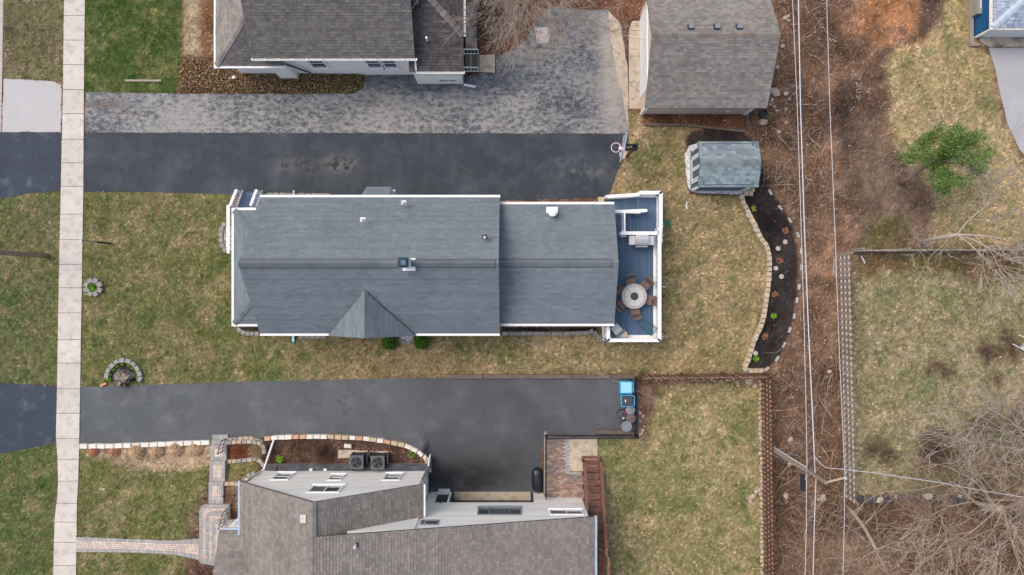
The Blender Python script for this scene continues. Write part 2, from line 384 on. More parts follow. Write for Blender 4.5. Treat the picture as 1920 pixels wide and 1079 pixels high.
# (object, polygon in photo pixels, colours A/B/C, feather m, edge wobble m, grass, leaf, twig)
GREEN, TAN = (86, 98, 50), (150, 134, 98)
Z = [
 ('wooded_strip', [(-400, -400), (2400, -400), (2400, 1500), (-400, 1500)], [(111, 86, 69), (136, 106, 85), (82, 63, 52)], .1, 0, 0, .75, .55),
 ('parkway_lawn', [(-300, -300), (121, -300), (121, 152), (0, 152), (-300, 152)], [(112, 106, 72), (126, 114, 86), (98, 84, 66)], .1, .05, .8, .1, 0),
 ('parkway_lawn', [(-300, 365), (116, 358), (108, 722), (-300, 717)], [(104, 107, 64), (132, 118, 84), (84, 98, 54)], .1, .05, 1, .02, 0),
 ('parkway_lawn', [(-300, 830), (106, 830), (100, 1300), (-300, 1300)], [(98, 106, 58), (128, 118, 78), (82, 98, 48)], .1, .05, 1, .02, 0),
 ('neighbour_front_lawn', [(150, -300), (342, -300), (342, 100), (334, 176), (150, 176)], [(78, 94, 42), (112, 112, 64), (70, 90, 36)], .06, .06, 1, 0, 0),
 ('gravel_strip', [(342, -300), (402, -300), (402, 110), (345, 112)], [(158, 140, 112), (146, 128, 100), (124, 112, 80)], .12, .1, .25, .2, 0),
 ('leafy_bed', [(376, -300), (410, -300), (410, 120), (376, 110)], [(134, 96, 70), (112, 88, 62), (150, 118, 94)], .2, .15, 0, .9, .1),
 ('ivy_bed', [(335, 120), (350, 104), (410, 112), (690, 130), (684, 168), (664, 180), (330, 178)], [(92, 66, 46), (80, 68, 40), (110, 78, 54)], .06, .08, 0, .8, 0),
 ('front_lawn', [(150, 360), (440, 360), (450, 620), (620, 640), (620, 715), (150, 728)], [(112, 111, 64), (138, 123, 84), (92, 102, 50)], .1, .05, 1, .02, 0),
 ('side_lawn', [(600, 620), (1440, 620), (1440, 702), (1190, 706), (835, 708), (600, 716)], [(140, 122, 84), (156, 134, 98), (112, 108, 64)], .5, .1, 1, .04, 0),
 ('back_lawn', [(1140, 370), (1172, 290), (1178, 210), (1215, 220), (1300, 245), (1290, 280), (1290, 350), (1390, 366), (1400, 400), (1440, 470), (1440, 540), (1412, 640), (1395, 700), (1140, 690), (930, 690), (930, 600), (1140, 610)],
   [(142, 126, 86), (162, 140, 102), (116, 112, 66)], .1, .06, 1, .03, 0),
 ('lower_front_lawn', [(146, 840), (396, 836), (390, 950), (355, 1010), (355, 1300), (140, 1300)], [(106, 108, 58), (138, 126, 86), (86, 100, 46)], .1, .05, 1, .02, 0),
 ('lower_front_lawn', [(165, 838), (396, 834), (394, 872), (330, 884), (250, 880), (210, 866), (160, 855)], [(172, 148, 118), (160, 136, 108), (150, 130, 104)], .2, .15, .35, .05, 0),
 ('lower_back_lawn', [(1118, 820), (1192, 820), (1200, 722), (1420, 708), (1432, 730), (1436, 1300), (1118, 1300)], [(138, 128, 84), (160, 142, 102), (112, 114, 64)], .12, .08, 1, .02, 0),
 ('rough_bed', [(1196, 710), (1236, 716), (1228, 760), (1212, 822), (1196, 822)], [(122, 92, 74), (140, 116, 96), (98, 74, 60)], .2, .2, .05, .8, .2),
 ('rough_bed', [(1196, 704), (1425, 702), (1425, 716), (1196, 724)], [(140, 112, 90), (120, 92, 72), (100, 74, 58)], .1, .1, .05, .7, .1),
 ('fenced_lawn', [(1598, 478), (2300, 474), (2300, 900), (1880, 900), (1760, 925), (1598, 936)], [(142, 131, 94), (160, 144, 112), (126, 124, 84)], .15, .1, 1, .06, 0),
 ('fenced_lawn', [(1598, 478), (2300, 474), (2300, 520), (1800, 522), (1700, 505), (1610, 520)], [(116, 100, 66), (132, 100, 74), (98, 94, 54)], .4, .4, .6, .7, 0),
 ('fenced_lawn', [(1800, 780), (2300, 700), (2300, 930), (1760, 930), (1690, 935), (1720, 850)], [(112, 92, 74), (128, 108, 86), (110, 106, 66)], .6, .8, .35, .3, .3),
 ('far_lawn', [(1800, -300), (1838, -300), (1838, 90), (1860, 130), (1880, 230), (1920, 300), (2300, 330), (2300, 462), (1735, 466), (1745, 400), (1760, 360), (1690, 300), (1668, 240), (1660, 160), (1668, 90), (1720, 60), (1760, 45)],
   [(166, 146, 104), (180, 156, 116), (128, 122, 74)], .35, .35, .9, .05, 0),
 ('wooded_strip', [(1604, -200), (1742, -200), (1738, 40), (1716, 70), (1690, 84), (1650, 84), (1622, 60)], [(172, 120, 80), (154, 108, 76), (134, 100, 76)], .9, 1.6, 0, .6, 0),
 ('wooded_strip', [(1735, -200), (1775, -200), (1768, 40), (1730, 66), (1680, 90), (1652, 116), (1640, 100), (1690, 84), (1722, 60)], [(84, 68, 58), (96, 78, 66), (74, 58, 50)], .3, .3, 0, .4, 0),
 ('wooded_strip', [(1570, 150), (1604, 160), (1610, 280), (1580, 330), (1564, 260)], [(74, 60, 52), (84, 68, 58), (64, 52, 46)], .5, .4, 0, .35, .05),
 ('wooded_strip', [(1600, 190), (1656, 200), (1668, 290), (1700, 330), (1740, 380), (1730, 460), (1600, 466), (1590, 330)], [(108, 90, 75), (120, 101, 86), (92, 75, 62)], .8, .5, .02, .3, .02),
 ('wooded_strip', [(1632, 408), (1700, 415), (1690, 464), (1625, 464)], [(94, 92, 52), (110, 100, 66), (90, 80, 56)], .6, .4, .3, .2, 0),
 ('wooded_strip', [(1500, 290), (1545, 290), (1555, 640), (1515, 640)], [(128, 102, 82), (140, 108, 84), (112, 88, 72)], .9, 1.2, 0, .95, .3),
 ('leafy_bed', [(880, -200), (1210, -200), (1206, 40), (1165, 45), (1140, 18), (1050, 14), (1010, 30), (985, 75), (960, 96), (915, 106), (880, 110)], [(104, 72, 55), (122, 86, 64), (84, 60, 48)], .06, .06, 0, 1, .3),
 ('garage_bed', [(1200, 205), (1402, 205), (1402, 244), (1320, 236), (1205, 232)], [(112, 76, 56), (130, 88, 64), (88, 64, 50)], .08, .06, 0, .95, .1),
 ('black_mulch_bed', [(1286, 262), (1296, 248), (1330, 240), (1400, 248), (1418, 270), (1440, 345), (1470, 392), (1488, 430), (1496, 480), (1494, 560), (1484, 620), (1460, 672), (1440, 694), (1396, 694), (1412, 640), (1436, 560), (1440, 480), (1400, 400), (1392, 366), (1290, 366)],
   [(50, 45, 43), (60, 53, 50), (42, 38, 37)], .12, .08, 0, .03, 0),
 ('mulch_bed', [(498, 826), (560, 822), (640, 822), (700, 826), (756, 836), (786, 852), (800, 872), (802, 890), (470, 890), (490, 850)], [(84, 64, 55), (98, 76, 66), (70, 54, 48)], .06, .05, 0, .55, .15),
 ('mulch_bed', [(425, 834), (490, 830), (496, 850), (478, 870), (425, 866)], [(108, 84, 60), (134, 78, 56), (100, 92, 56)], .06, .05, .1, .8, .1),
 ('mulch_bed', [(422, 868), (490, 866), (486, 886), (455, 905), (420, 906)], [(118, 110, 66), (126, 112, 84), (104, 98, 56)], .06, .05, .5, .3, .05),
 ('mulch_bed', [(418, 910), (455, 905), (455, 990), (430, 975), (418, 960)], [(108, 84, 70), (130, 104, 86), (88, 68, 58)], .06, .05, 0, .7, .05),
 ('mulch_bed', [(386, 930), (374, 936), (362, 960), (357, 1008), (374, 1008), (376, 960), (390, 950)], [(118, 100, 78), (100, 96, 62), (94, 78, 62)], .08, .05, .2, .4, 0),
 ('mulch_bed', [(372, 1052), (410, 1062), (402, 1300), (380, 1300)], [(100, 76, 64), (120, 96, 80), (86, 66, 56)], .1, .06, 0, .6, 0),
 ('mulch_bed', [(200, 716), (204, 694), (218, 680), (236, 678), (254, 686), (266, 704), (266, 716)], [(48, 44, 44), (56, 50, 48), (42, 38, 38)], .06, .04, 0, .05, 0),
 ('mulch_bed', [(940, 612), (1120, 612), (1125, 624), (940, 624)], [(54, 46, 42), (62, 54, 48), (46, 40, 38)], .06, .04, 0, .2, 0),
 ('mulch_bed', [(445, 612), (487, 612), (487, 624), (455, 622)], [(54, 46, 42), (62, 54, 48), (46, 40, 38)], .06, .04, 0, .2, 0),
]
for (cx, cy, rx, ry) in [(1852, 662, 12, 16), (1765, 697, 22, 12), (1872, 715, 10, 10), (1640, 845, 20, 18), (1660, 860, 14, 12), (1900, 655, 18, 22), (1750, 840, 34, 28), (1610, 1000, 30, 20), (1890, 625, 10, 8)]:
    Z.append(('fenced_lawn', [(cx + rx * math.cos(t), cy + ry * math.sin(t)) for t in np.linspace(0, 6.28, 12)[:-1]], [(88, 68, 56), (98, 78, 64), (78, 62, 52)], .5, .5, .1, .2, 0))
for (cx, cy, rx, ry) in [(1600, 1045, 60, 40), (1680, 1030, 40, 20)]:
    Z.append(('wooded_strip', [(cx + rx * math.cos(t), cy + ry * math.sin(t)) for t in np.linspace(0, 6.28, 12)[:-1]], [(140, 118, 96), (150, 126, 104), (124, 102, 84)], .7, .5, 0, .6, .3))

CELL = .11
gx = np.arange(-31, 31.01, CELL); gy = np.arange(-18.5, 18.51, CELL)
X, Y = np.meshgrid(gx, gy, indexing='ij')
PXg, PYg = 960 + 36 * X, 539.5 - 36 * Y
HT = zt(PXg, PYg)
HT = HT - .10 * sst(0, 5, sdist(PXg, PYg, [(160, 732), (836, 716), (1186, 714), (1186, 812), (1016, 814), (1016, 960), (798, 960), (798, 890), (806, 876), (790, 846), (750, 833), (640, 824), (500, 826), (398, 826), (160, 830)])) - .06 * sst(0, 6, sdist(PXg, PYg, [(790, 836), (812, 836), (812, 890), (796, 890)]))
col = np.zeros(X.shape + (3,)); gr = np.zeros(X.shape); lf = np.zeros(X.shape); tw = np.zeros(X.shape); zid = np.zeros(X.shape, int)
n_big = fbm(X, Y, .35, 1); n_mid = fbm(X, Y, 1.1, 2); n_sm = fbm(X, Y, 3.2, 3, 3); wob_n = fbm(X, Y, 1.6, 9) - .5; wob_f = fbm(X, Y, 6, 12, 2) - .5
znames = []
for k, (nm, poly, cols, fe, wob, g_, l_, t_) in enumerate(Z):
    if nm not in znames: znames.append(nm)
    d = sdist(PXg, PYg, poly) / 36 + (wob_n * 2.2 + wob_f * .8) * wob
    w = sst(-fe, fe, d)
    a, b, c = (np.array(lin(q)) for q in cols)
    wb = sst(.45, .66, n_mid * .55 + n_sm * .45)[..., None]
    wc = sst(.52, .74, n_big * .5 + fbm(X, Y, .9, 20 + k % 7) * .5)[..., None]
    cc = a * (1 - wb) + b * wb
    cc = cc * (1 - wc) + c * wc
    w3 = w[..., None]
    col = col * (1 - w3) + cc * w3
    gr = gr * (1 - w) + g_ * w; lf = lf * (1 - w) + l_ * w; tw = tw * (1 - w) + t_ * w
    zid = np.where(w > .5, znames.index(nm), zid)
# fine albedo mottling (thatch, bare flecks)
lum = (col * np.array([.3, .59, .11])).sum(-1, keepdims=True)
col = col + (lum - col) * (.05 + .05 * gr)[..., None]
mott = (.90 + .20 * vnoise(X, Y, 3.3, 4)) * np.exp(rng.normal(0, .20, X.shape))
col *= mott[..., None]
col *= (1 + (1 - gr) * 1.5 * (fbm(X, Y, .9, 40, 4) - .5))[..., None]
dark = sst(.66, .80, vnoise(X, Y, 2.3, 14) * .6 + vnoise(X, Y, 5.1, 15) * .4) * gr
col *= 1 - dark[..., None] * np.array([.36, .22, .36])
pale = sst(.66, .80, vnoise(X, Y, 1.7, 24) * .55 + vnoise(X, Y, 4.3, 25) * .45) * gr
col *= 1 + pale[..., None] * np.array([.20, .15, .20])

nx, ny = X.shape
idx = np.arange(nx * ny).reshape(nx, ny)
quads = np.stack([idx[:-1, :-1], idx[1:, :-1], idx[1:, 1:], idx[:-1, 1:]], -1).reshape(-1, 4)
qz = zid[:-1, :-1].reshape(-1)
vco = np.stack([X.ravel(), Y.ravel(), HT.ravel()], 1).astype(np.float32)
vcol = np.concatenate([col.reshape(-1, 3), np.ones((nx * ny, 1))], 1).astype(np.float32)
def fast_mesh(name, verts, faces, vcol, mat):
    me = bpy.data.meshes.new(name)
    nv, nf, k = len(verts), len(faces), faces.shape[1]
    me.vertices.add(nv); me.vertices.foreach_set("co", np.ascontiguousarray(verts, dtype=np.float32).ravel())
    me.loops.add(nf * k); me.loops.foreach_set("vertex_index", np.ascontiguousarray(faces, dtype=np.int32).ravel())
    me.polygons.add(nf); me.polygons.foreach_set("loop_start", np.arange(0, nf * k, k, dtype=np.int32))
    if vcol is not None:
        at = me.attributes.new("Col", 'FLOAT_COLOR', 'POINT')
        at.data.foreach_set("color", np.ascontiguousarray(vcol, dtype=np.float32).ravel())
    me.materials.append(mat)
    me.update(calc_edges=True)
    return me
for zi, nm in enumerate(znames):
    f = quads[qz == zi]
    if not len(f): continue
    u, inv = np.unique(f, return_inverse=True)
    place(nm, fast_mesh(nm, vco[u], inv.reshape(-1, 4), vcol[u], mt['ground']), kind='structure')
# the ground beyond the surveyed plots, out to the horizon
far = MB(); R = 900
far.add([(-R, -R, -1.4), (R, -R, -1.4), (R, R, -1.4), (-R, R, -1.4)], [(0, 1, 2, 3)], tuple(lin((118, 112, 74))))
o = far.build('ground', mt['ground'], kind='structure')
sk = MB()
for a, b in (((-31, -18.5), (31, -18.5)), ((31, -18.5), (31, 18.5)), ((31, 18.5), (-31, 18.5)), ((-31, 18.5), (-31, -18.5))):
    d = Vector((a[0], a[1], 0)).normalized() * 14; e = Vector((b[0], b[1], 0)).normalized() * 14
    sk.quad((a[0], a[1], 0), (b[0], b[1], 0), (b[0] + e.x, b[1] + e.y, -1.42), (a[0] + d.x, a[1] + d.y, -1.42), tuple(lin((112, 104, 72))))
sk.build('ground_bank', mt['ground'], kind='structure')

def look(arr, x, y):
    i = np.clip(((x + 31) / CELL).round().astype(int), 0, nx - 1); j = np.clip(((y + 18.5) / CELL).round().astype(int), 0, ny - 1)
    return arr[i, j]

# paved areas keep clear of grass, leaves and twigs
PAVE = {}
def wav(poly, seg=9, amp=.7, seed=1):        # wander a polygon's edge a little, in pixels
    out = []
    for i in range(len(poly)):
        a = np.array(poly[i], float); b = np.array(poly[(i + 1) % len(poly)], float)
        n = max(1, int(np.hypot(*(b - a)) / seg))
        for k in range(n):
            q = a + (b - a) * k / n
            q = q + amp * 2 * np.array([float(fbm(np.array(q[0]), np.array(q[1]), .07, seed)) - .5, float(fbm(np.array(q[0]), np.array(q[1]), .07, seed + 3)) - .5])
            out.append((float(q[0]), float(q[1])))
    return out
def sheet(name, poly, z, mat, amp=1.5, cut=None, thick=0.0, follow=False):
    poly = wav(poly, 9, amp, len(name)) if amp else poly
    PAVE[name + str(len(PAVE))] = poly
    pts = [W(x, y) for x, y in poly]
    bm = bmesh.new()
    f = bm.faces.new([bm.verts.new((p.x, p.y, 0)) for p in pts])
    if f.calc_area() and f.normal.z < 0: f.normal_flip()
    bm.normal_update()
    if f.normal.z < 0: f.normal_flip()
    bmesh.ops.triangulate(bm, faces=bm.faces[:])
    if follow:
        for axis in (0, 1):
            lo = min(p[axis] for p in pts); hi = max(p[axis] for p in pts); q = lo + .35
            while q < hi:
                co = [0, 0, 0]; no = [0, 0, 0]; co[axis] = q; no[axis] = 1
                bmesh.ops.bisect_plane(bm, geom=bm.verts[:] + bm.edges[:] + bm.faces[:], plane_co=co, plane_no=no)
                q += .35
    for v in bm.verts:
        px, py = PX(v.co)
        v.co.z = z + (float(zt(px, py)) if follow else 0)
    me = bpy.data.meshes.new(name); bm.to_mesh(me); bm.free()
    me.materials.append(mat)
    return place(name, me, kind='structure')
sheet('worn_driveway', [(161, 173), (335, 176), (660, 176), (682, 166), (684, 138), (890, 142), (905, 138), (931, 138), (930, 103), (958, 97), (985, 76), (1004, 44), (1020, 20), (1046, 12), (1064, 18), (1140, 20), (1164, 46), (1178, 130), (1178, 251), (160, 249)], .012, mt['asph_old'])
sheet('sealed_driveway', [(158, 249), (1178, 251), (1176, 272), (1160, 318), (1143, 364), (1128, 372), (940, 376), (500, 372), (430, 365), (330, 362), (240, 360), (158, 361)], .016, mt['asph_new'])
sheet('driveway_apron', [(-60, 249), (116, 249), (114, 358), (60, 363), (0, 372), (-60, 385)], .014, mt['asph_apron'])
sheet('pale_apron', [(7, 148), (60, 150), (100, 153), (116, 160), (115, 248), (4, 248)], .014, mt['apron'])
sheet('lower_apron', [(-60, 712), (0, 717), (60, 722), (108, 724), (106, 828), (70, 838), (30, 845), (-60, 866)], .014, mt['asph_apron'])
sheet('lower_driveway', [(150, 726), (300, 721), (500, 715), (700, 710), (836, 709), (1192, 709), (1194, 818), (1022, 820), (1022, 960), (796, 960), (796, 884), (803, 872), (798, 858), (780, 842), (750, 831), (700, 823), (640, 820), (560, 818), (500, 821), (430, 823), (398, 831), (260, 834), (150, 838)], .014, mt['asph_low'], follow=True)
sheet('pale_driveway', [(1853, 90), (2300, 88), (2300, 420), (2010, 360), (1950, 320), (1912, 282), (1890, 236), (1876, 180), (1866, 130)], .012, mt['drive_pale'], amp=.5)
sheet('concrete_strip', [(1142, 22), (1160, 40), (1170, 80), (1176, 130), (1178, 170), (1178, 248), (1168, 180), (1154, 130), (1146, 80)], .018, mt['slabold'], amp=3)
sheet('street_kerb', [(-200, -300), (11, -300), (3, 248), (-200, 248)], .02, mt['kerb'], amp=.3)

# sidewalk: one slab after another
side = thing('sidewalk', 'sidewalk', 'sidewalk', W(130, 540)); del side['category'], side['label']; side['kind'] = 'structure'
JO = [-150, -105, -60, -15, 30, 76, 122, 169, 214, 262, 306, 350, 402, 450, 496, 540, 587, 637, 681, 729, 775, 822, 862, 902, 944, 979, 1017, 1060, 1105, 1150, 1195]
LX = lambda y: np.interp(y, [-150, 0, 170, 350, 540, 730, 822, 862, 940, 946, 980, 1200], [123, 121, 119, 115, 111, 108, 106, 109, 111, 105, 103, 98])
RX = lambda y: np.interp(y, [-150, 0, 170, 350, 540, 730, 822, 862, 902, 944, 1200], [161, 160, 158, 157, 154, 151, 149.5, 148.5, 147.5, 145, 142])
for i in range(len(JO) - 1):
    y0, y1 = JO[i] + .45, JO[i + 1] - .45
    dz = random.uniform(-.006, .006)
    P = [W(LX(y0), y0), W(RX(y0), y0), W(RX(y1), y1), W(LX(y1), y1)]
    m = MB().prism([(p.x, p.y) for p in P], -.05, .05 + dz)
    m.build('slab', mt['concrete'], side)
PAVE['side'] = [(LX(y), y) for y in JO] + [(RX(y), y) for y in JO[::-1]]

# garage walk: four slabs, and small concrete pads
gw = thing('garage_walk', 'garage walk', 'walk', W(1190, 120)); del gw['category'], gw['label']; gw['kind'] = 'structure'
for a, b in ((40, 58), (58, 106), (106, 155), (155, 205)):
    t = 0 if a > 40 else 6
    P = [W(1179 + t, a + .4), W(1204, a + .4), W(1206, b - .4), W(1179, b - .4)]
    MB().prism([(p.x, p.y) for p in P], -.03, .045).build('slab', mt['slabold'], gw)
PAVE['gw'] = [(1179, 40), (1206, 40), (1206, 205), (1179, 205)]
def pad(name, poly, z, mat):
    PAVE[name] = poly
    MB().prism([tuple(W(x, y)[:2]) for x, y in poly], -.03, z).build(name, mat, kind='structure')
pad('concrete_pad', [(1003, 53), (1030, 51), (1032, 80), (1006, 82)], .04, mt['kerb'])
pad('step_pad', [(899, 104), (928, 103), (928, 137), (899, 136)], .06, mt['slabold'])
pad('patio_slab', [(1066, 821), (1120, 820), (1120, 884), (1066, 884)], .03, mt['slabold'])
pad('porch_slab', [(1835, 63), (1850, 60), (2100, 58), (2100, 89), (1854, 89), (1842, 84), (1835, 78)], .12, mt['slabstain'])

def clear(x, y, grow=0.0):
    px, py = 960 + 36 * x, 539.5 - 36 * y
    ok = np.ones(x.shape, bool)
    for k, poly in PAVE.items():
        ok &= ~(sdist(px, py, poly) > -grow)
    return ok

# ---------------------------------------------------------------- courses: shingles on slopes, boards on walls
def courses(mb, poly, expo, tab, lift, pal, lap=.35, gap=.006, seed=0, two=False, out=0.0, jit=0.0):
    """lay rows over a planar convex polygon; poly[0]->poly[1] is the lower edge. Each tab has its own edges and colour."""
    r = random.Random(seed)
    P = [Vector(p) for p in poly]
    u = (P[1] - P[0]).normalized()
    n = None
    for i in range(2, len(P)):
        c = u.cross(P[i] - P[0])
        if c.length > 1e-4: n = c.normalized(); break
    if n.z < -1e-4: n = -n
    v = n.cross(u)
    if sum((p - P[0]).dot(v) for p in P) < 0: v = -v
    O_ = P[0] + n * out
    q = [((p - P[0]).dot(u), (p - P[0]).dot(v)) for p in P]
    vmin = min(b for a, b in q); vmax = max(b for a, b in q)
    def span(t):
        xs = []
        for i in range(len(q)):
            (a0, b0), (a1, b1) = q[i], q[(i + 1) % len(q)]
            if abs(b1 - b0) < 1e-9:
                if abs(b0 - t) < 1e-6: xs += [a0, a1]
                continue
            k = (t - b0) / (b1 - b0)
            if -1e-6 <= k <= 1 + 1e-6: xs.append(a0 + (a1 - a0) * k)
        return (min(xs), max(xs)) if xs else None
    rows = max(1, int(math.ceil((vmax - vmin) / expo - 1e-6)))
    for i in range(rows):
        v0 = vmin + i * expo; v1 = min(v0 + expo, vmax)
        s0 = span(min(max(v0, vmin + 1e-4), vmax - 1e-4)); s1 = span(max(v1 - 1e-4, vmin + 1e-4))
        if not s0 or not s1: continue
        lo, hi = min(s0[0], s1[0]), max(s0[1], s1[1])
        a = lo - (r.random() * tab if tab < 50 else 0)
        rowt = r.uniform(.93, 1.06)
        while a < hi:
            w = tab * (r.uniform(.7, 1.3) if jit else 1.0)
            b = a + w
            if tab >= 50: a, b = lo, hi + 1e-3
            a0, b0 = max(a + gap, s0[0]), min(b, s0[1]); a1, b1 = max(a + gap, s1[0]), min(b, s1[1])
            if b0 - a0 > .004 or b1 - a1 > .004:
                b0 = max(a0, b0); b1 = max(a1, b1)
                t0 = lift * (r.uniform(.8, 1.7) if two else 1.0)
                c = pal[int(r.random() * len(pal))]
                k = rowt * r.uniform(.95, 1.05)
                c = (c[0] * k, c[1] * k, c[2] * k)
                p00 = O_ + u * a0 + v * v0; p10 = O_ + u * b0 + v * v0
                p01 = O_ + u * a1 + v * v1; p11 = O_ + u * b1 + v * v1
                mb.add([p00, p10, p00 + n * t0, p10 + n * t0, p11 + n * (lift * .2), p01 + n * (lift * .2)],
                       [(0, 1, 3, 2), (2, 3, 4, 5), (0, 2, 5), (1, 4, 3)], c)
            a = b
            if tab >= 50: break

PAL_MAIN = [lin(c) for c in ((118, 126, 131), (115, 123, 128), (120, 128, 133), (112, 120, 126), (117, 125, 130))]
PAL_TOP = [lin(c) for c in ((105, 102, 99), (111, 107, 103), (98, 96, 95), (117, 111, 104), (108, 107, 104), (100, 97, 95), (113, 111, 107))]
PAL_TOPDARK = [lin(c) for c in ((84, 80, 80), (92, 86, 84), (76, 74, 76), (98, 90, 86))]
PAL_GAR = [lin(c) for c in ((134, 129, 122), (142, 135, 127), (127, 123, 118), (139, 138, 132), (131, 124, 118), (146, 138, 129), (123, 119, 115))]
PAL_LOW = [lin(c) for c in ((135, 128, 121), (143, 135, 127), (126, 120, 113), (139, 132, 125), (130, 123, 116))]
PAL_SHED = [lin(c) for c in ((128, 140, 144), (141, 153, 154), (113, 125, 132), (134, 146, 147), (120, 132, 138))]
PAL_BLUE = [lin(c) for c in ((158, 170, 186), (170, 182, 196), (146, 158, 176), (164, 178, 192))]
WHT = [(1, 1, 1), (.985, .985, .985), (1.0, .99, .985)]

def slope(parent, poly, pal, mat, expo=.14, tab=.33, lift=.014, seed=1, thick=.12, two=False, jit=0.0, gap=.006):
    d = MB().slab([Vector(p) - Vector((0, 0, .004)) for p in poly], thick).build('roof_slope', mt['deck_roof'], parent)
    m = MB(); courses(m, poly, expo, tab, lift, pal, seed=seed, two=two, out=.003, jit=jit, gap=gap)
    m.build('shingles', mat, d, kind='stuff')
    return d
def wallface(parent, poly, mat, expo=.15, seed=2, name='wall', t=.1, boards=True):
    """poly in space, poly[0]->poly[1] the foot; boards lap outwards to the right-hand side given by the winding"""
    P = [Vector(p) for p in poly]
    n = (P[1] - P[0]).cross(P[2] - P[0]).normalized()
    m = MB()
    k = len(P)
    vs = P + [p - n * t for p in P]
    m.add(vs, [tuple(range(k)), tuple(range(2 * k - 1, k - 1, -1))] + [(i, k + i, k + (i + 1) % k, (i + 1) % k) for i in range(k)])
    if boards:
        u = (P[1] - P[0]).normalized(); v = n.cross(u)
        q = MB(); courses(q, poly, expo, 99, .016, WHT, seed=seed, out=.003)
        # courses() turns its normal upwards; on a wall make sure it faces out
        test = Vector(q.v[2]) - Vector(q.v[0]) if q.v else n
        if test.dot(n) < 0:
            q.v = [tuple(Vector(p) - n * (2 * (Vector(p) - P[0]).dot(n))) for p in q.v]
        b = len(m.v); m.v += q.v; m.f += [tuple(i + b for i in f) for f in q.f]; m.c += q.c
    return m.build(name, mat, parent)
def boxwalls(parent, x0, x1, y0, y1, z0, z1, mat, gable=None, boards=True):
    """four walls; gable = ('x'|'y', ridge z): triangles on the two ends"""
    S = [(x0, y0, z0), (x1, y0, z0), (x1, y1, z0), (x0, y1, z0)]
    for i in range(4):
        a, b = Vector(S[i]), Vector(S[(i + 1) % 4])
        poly = [a, b, Vector((b.x, b.y, z1)), Vector((a.x, a.y, z1))]
        alongx = abs(a.x - b.x) > abs(a.y - b.y)
        if gable and ((gable[0] == 'x' and not alongx) or (gable[0] == 'y' and alongx)):
            mid = (a + b) / 2; poly.insert(3, Vector((mid.x, mid.y, gable[1])))
        wallface(parent, poly, mat, boards=boards, seed=i)
def window(parent, o, u, n, w, h, mat='white', div='v', fr=.07, sill=True, glass='glass'):
    """o = lower-left corner on the wall, u = direction along it, n = outward"""
    o, u, n = Vector(o), Vector(u).normalized(), Vector(n).normalized(); z = Vector((0, 0, 1))
    m = MB()
    for a, b in ((o, o + u * w), (o + z * h, o + u * w + z * h)):
        m.beam(a - u * fr / 2 + n * .03, b + u * fr / 2 + n * .03, .07, fr)
    for a in (o, o + u * w):
        m.beam(a + z * fr / 2 + n * .03, a + z * (h - fr / 2) + n * .03, fr, .066, up=n)
    if div == 'v': m.beam(o + u * w / 2 + n * .026 + z * fr / 2, o + u * w / 2 + n * .026 + z * (h - fr / 2), .05, .05, up=n)
    elif div == 'h': m.beam(o + z * h / 2 + n * .026 + u * fr / 2, o + z * h / 2 + n * .026 + u * (w - fr / 2), .05, .05)
    elif div == '3':
        for k in (.25, .75): m.beam(o + u * w * k + n * .026 + z * fr / 2, o + u * w * k + n * .026 + z * (h - fr / 2), .06, .05, up=n)
    f = m.build('window', mt[mat], parent)
    halves = [(0, .5, 0, 1), (.5, 1, 0, 1)] if div == 'v' else ([(0, 1, 0, .5), (0, 1, .5, 1)] if div == 'h' else ([(0, .25, 0, 1), (.25, .75, 0, 1), (.75, 1, 0, 1)] if div == '3' else [(0, 1, 0, 1)]))
    for i, (a, b, c, d) in enumerate(halves):
        q = MB(); p0 = o + u * (w * a) + z * (h * c) + n * .018; p1 = o + u * (w * b) + z * (h * c) + n * .018
        q.beam(p0 + z * h * (d - c) / 2 + u * .01, p1 + z * h * (d - c) / 2 - u * .01, .012, h * (d - c) - .01)
        q.build('pane', mt[glass if i % 2 == 0 else 'screen'], f)
    if sill:
        MB().beam(o - u * .08 - z * (fr / 2 + .022) + n * .06, o + u * (w + .08) - z * (fr / 2 + .022) + n * .06, .12, .04).build('sill', mt[mat], f)
    return f
def gutter(parent, a, b, mat='gutter', w=.13, h=.11, hang=False):
    a, b = Vector(a), Vector(b); d = (b - a).normalized(); s = d.cross(Vector((0, 0, 1)))
    m = MB()
    m.beam(a, b, w, .02)
    for k in (-1, 1): m.beam(a + s * k * (w / 2 - .008) + Vector((0, 0, .055)), b + s * k * (w / 2 - .008) + Vector((0, 0, .055)), .016, .09)
    if not hang:
        m.beam(a + Vector((0, 0, .09)), b + Vector((0, 0, .09)), w - .034, .014)
    else:
        L_ = (b - a).length; n = int(L_ / .6)
        for i in range(n + 1):
            p = a + d * (L_ * i / max(n, 1)); m.beam(p - s * w / 2 + Vector((0, 0, .105)), p + s * w / 2 + Vector((0, 0, .105)), .05, .012)
    return m.build('gutter', mt[mat], parent)
def pipevent(parent, px, py, zf, plate='galv', r=.055):
    z = zf; p = W(px, py, z)
    m = MB().lathe((p.x, p.y, z - .12), [(r, 0), (r, .42), (r * .6, .42), (r * .6, .30)], 12); v = m.build('vent_pipe', mt['white'], parent)
    MB().box((p.x, p.y + .03, z - .06), (.24, .2, .05)).build('flashing', mt[plate], v)
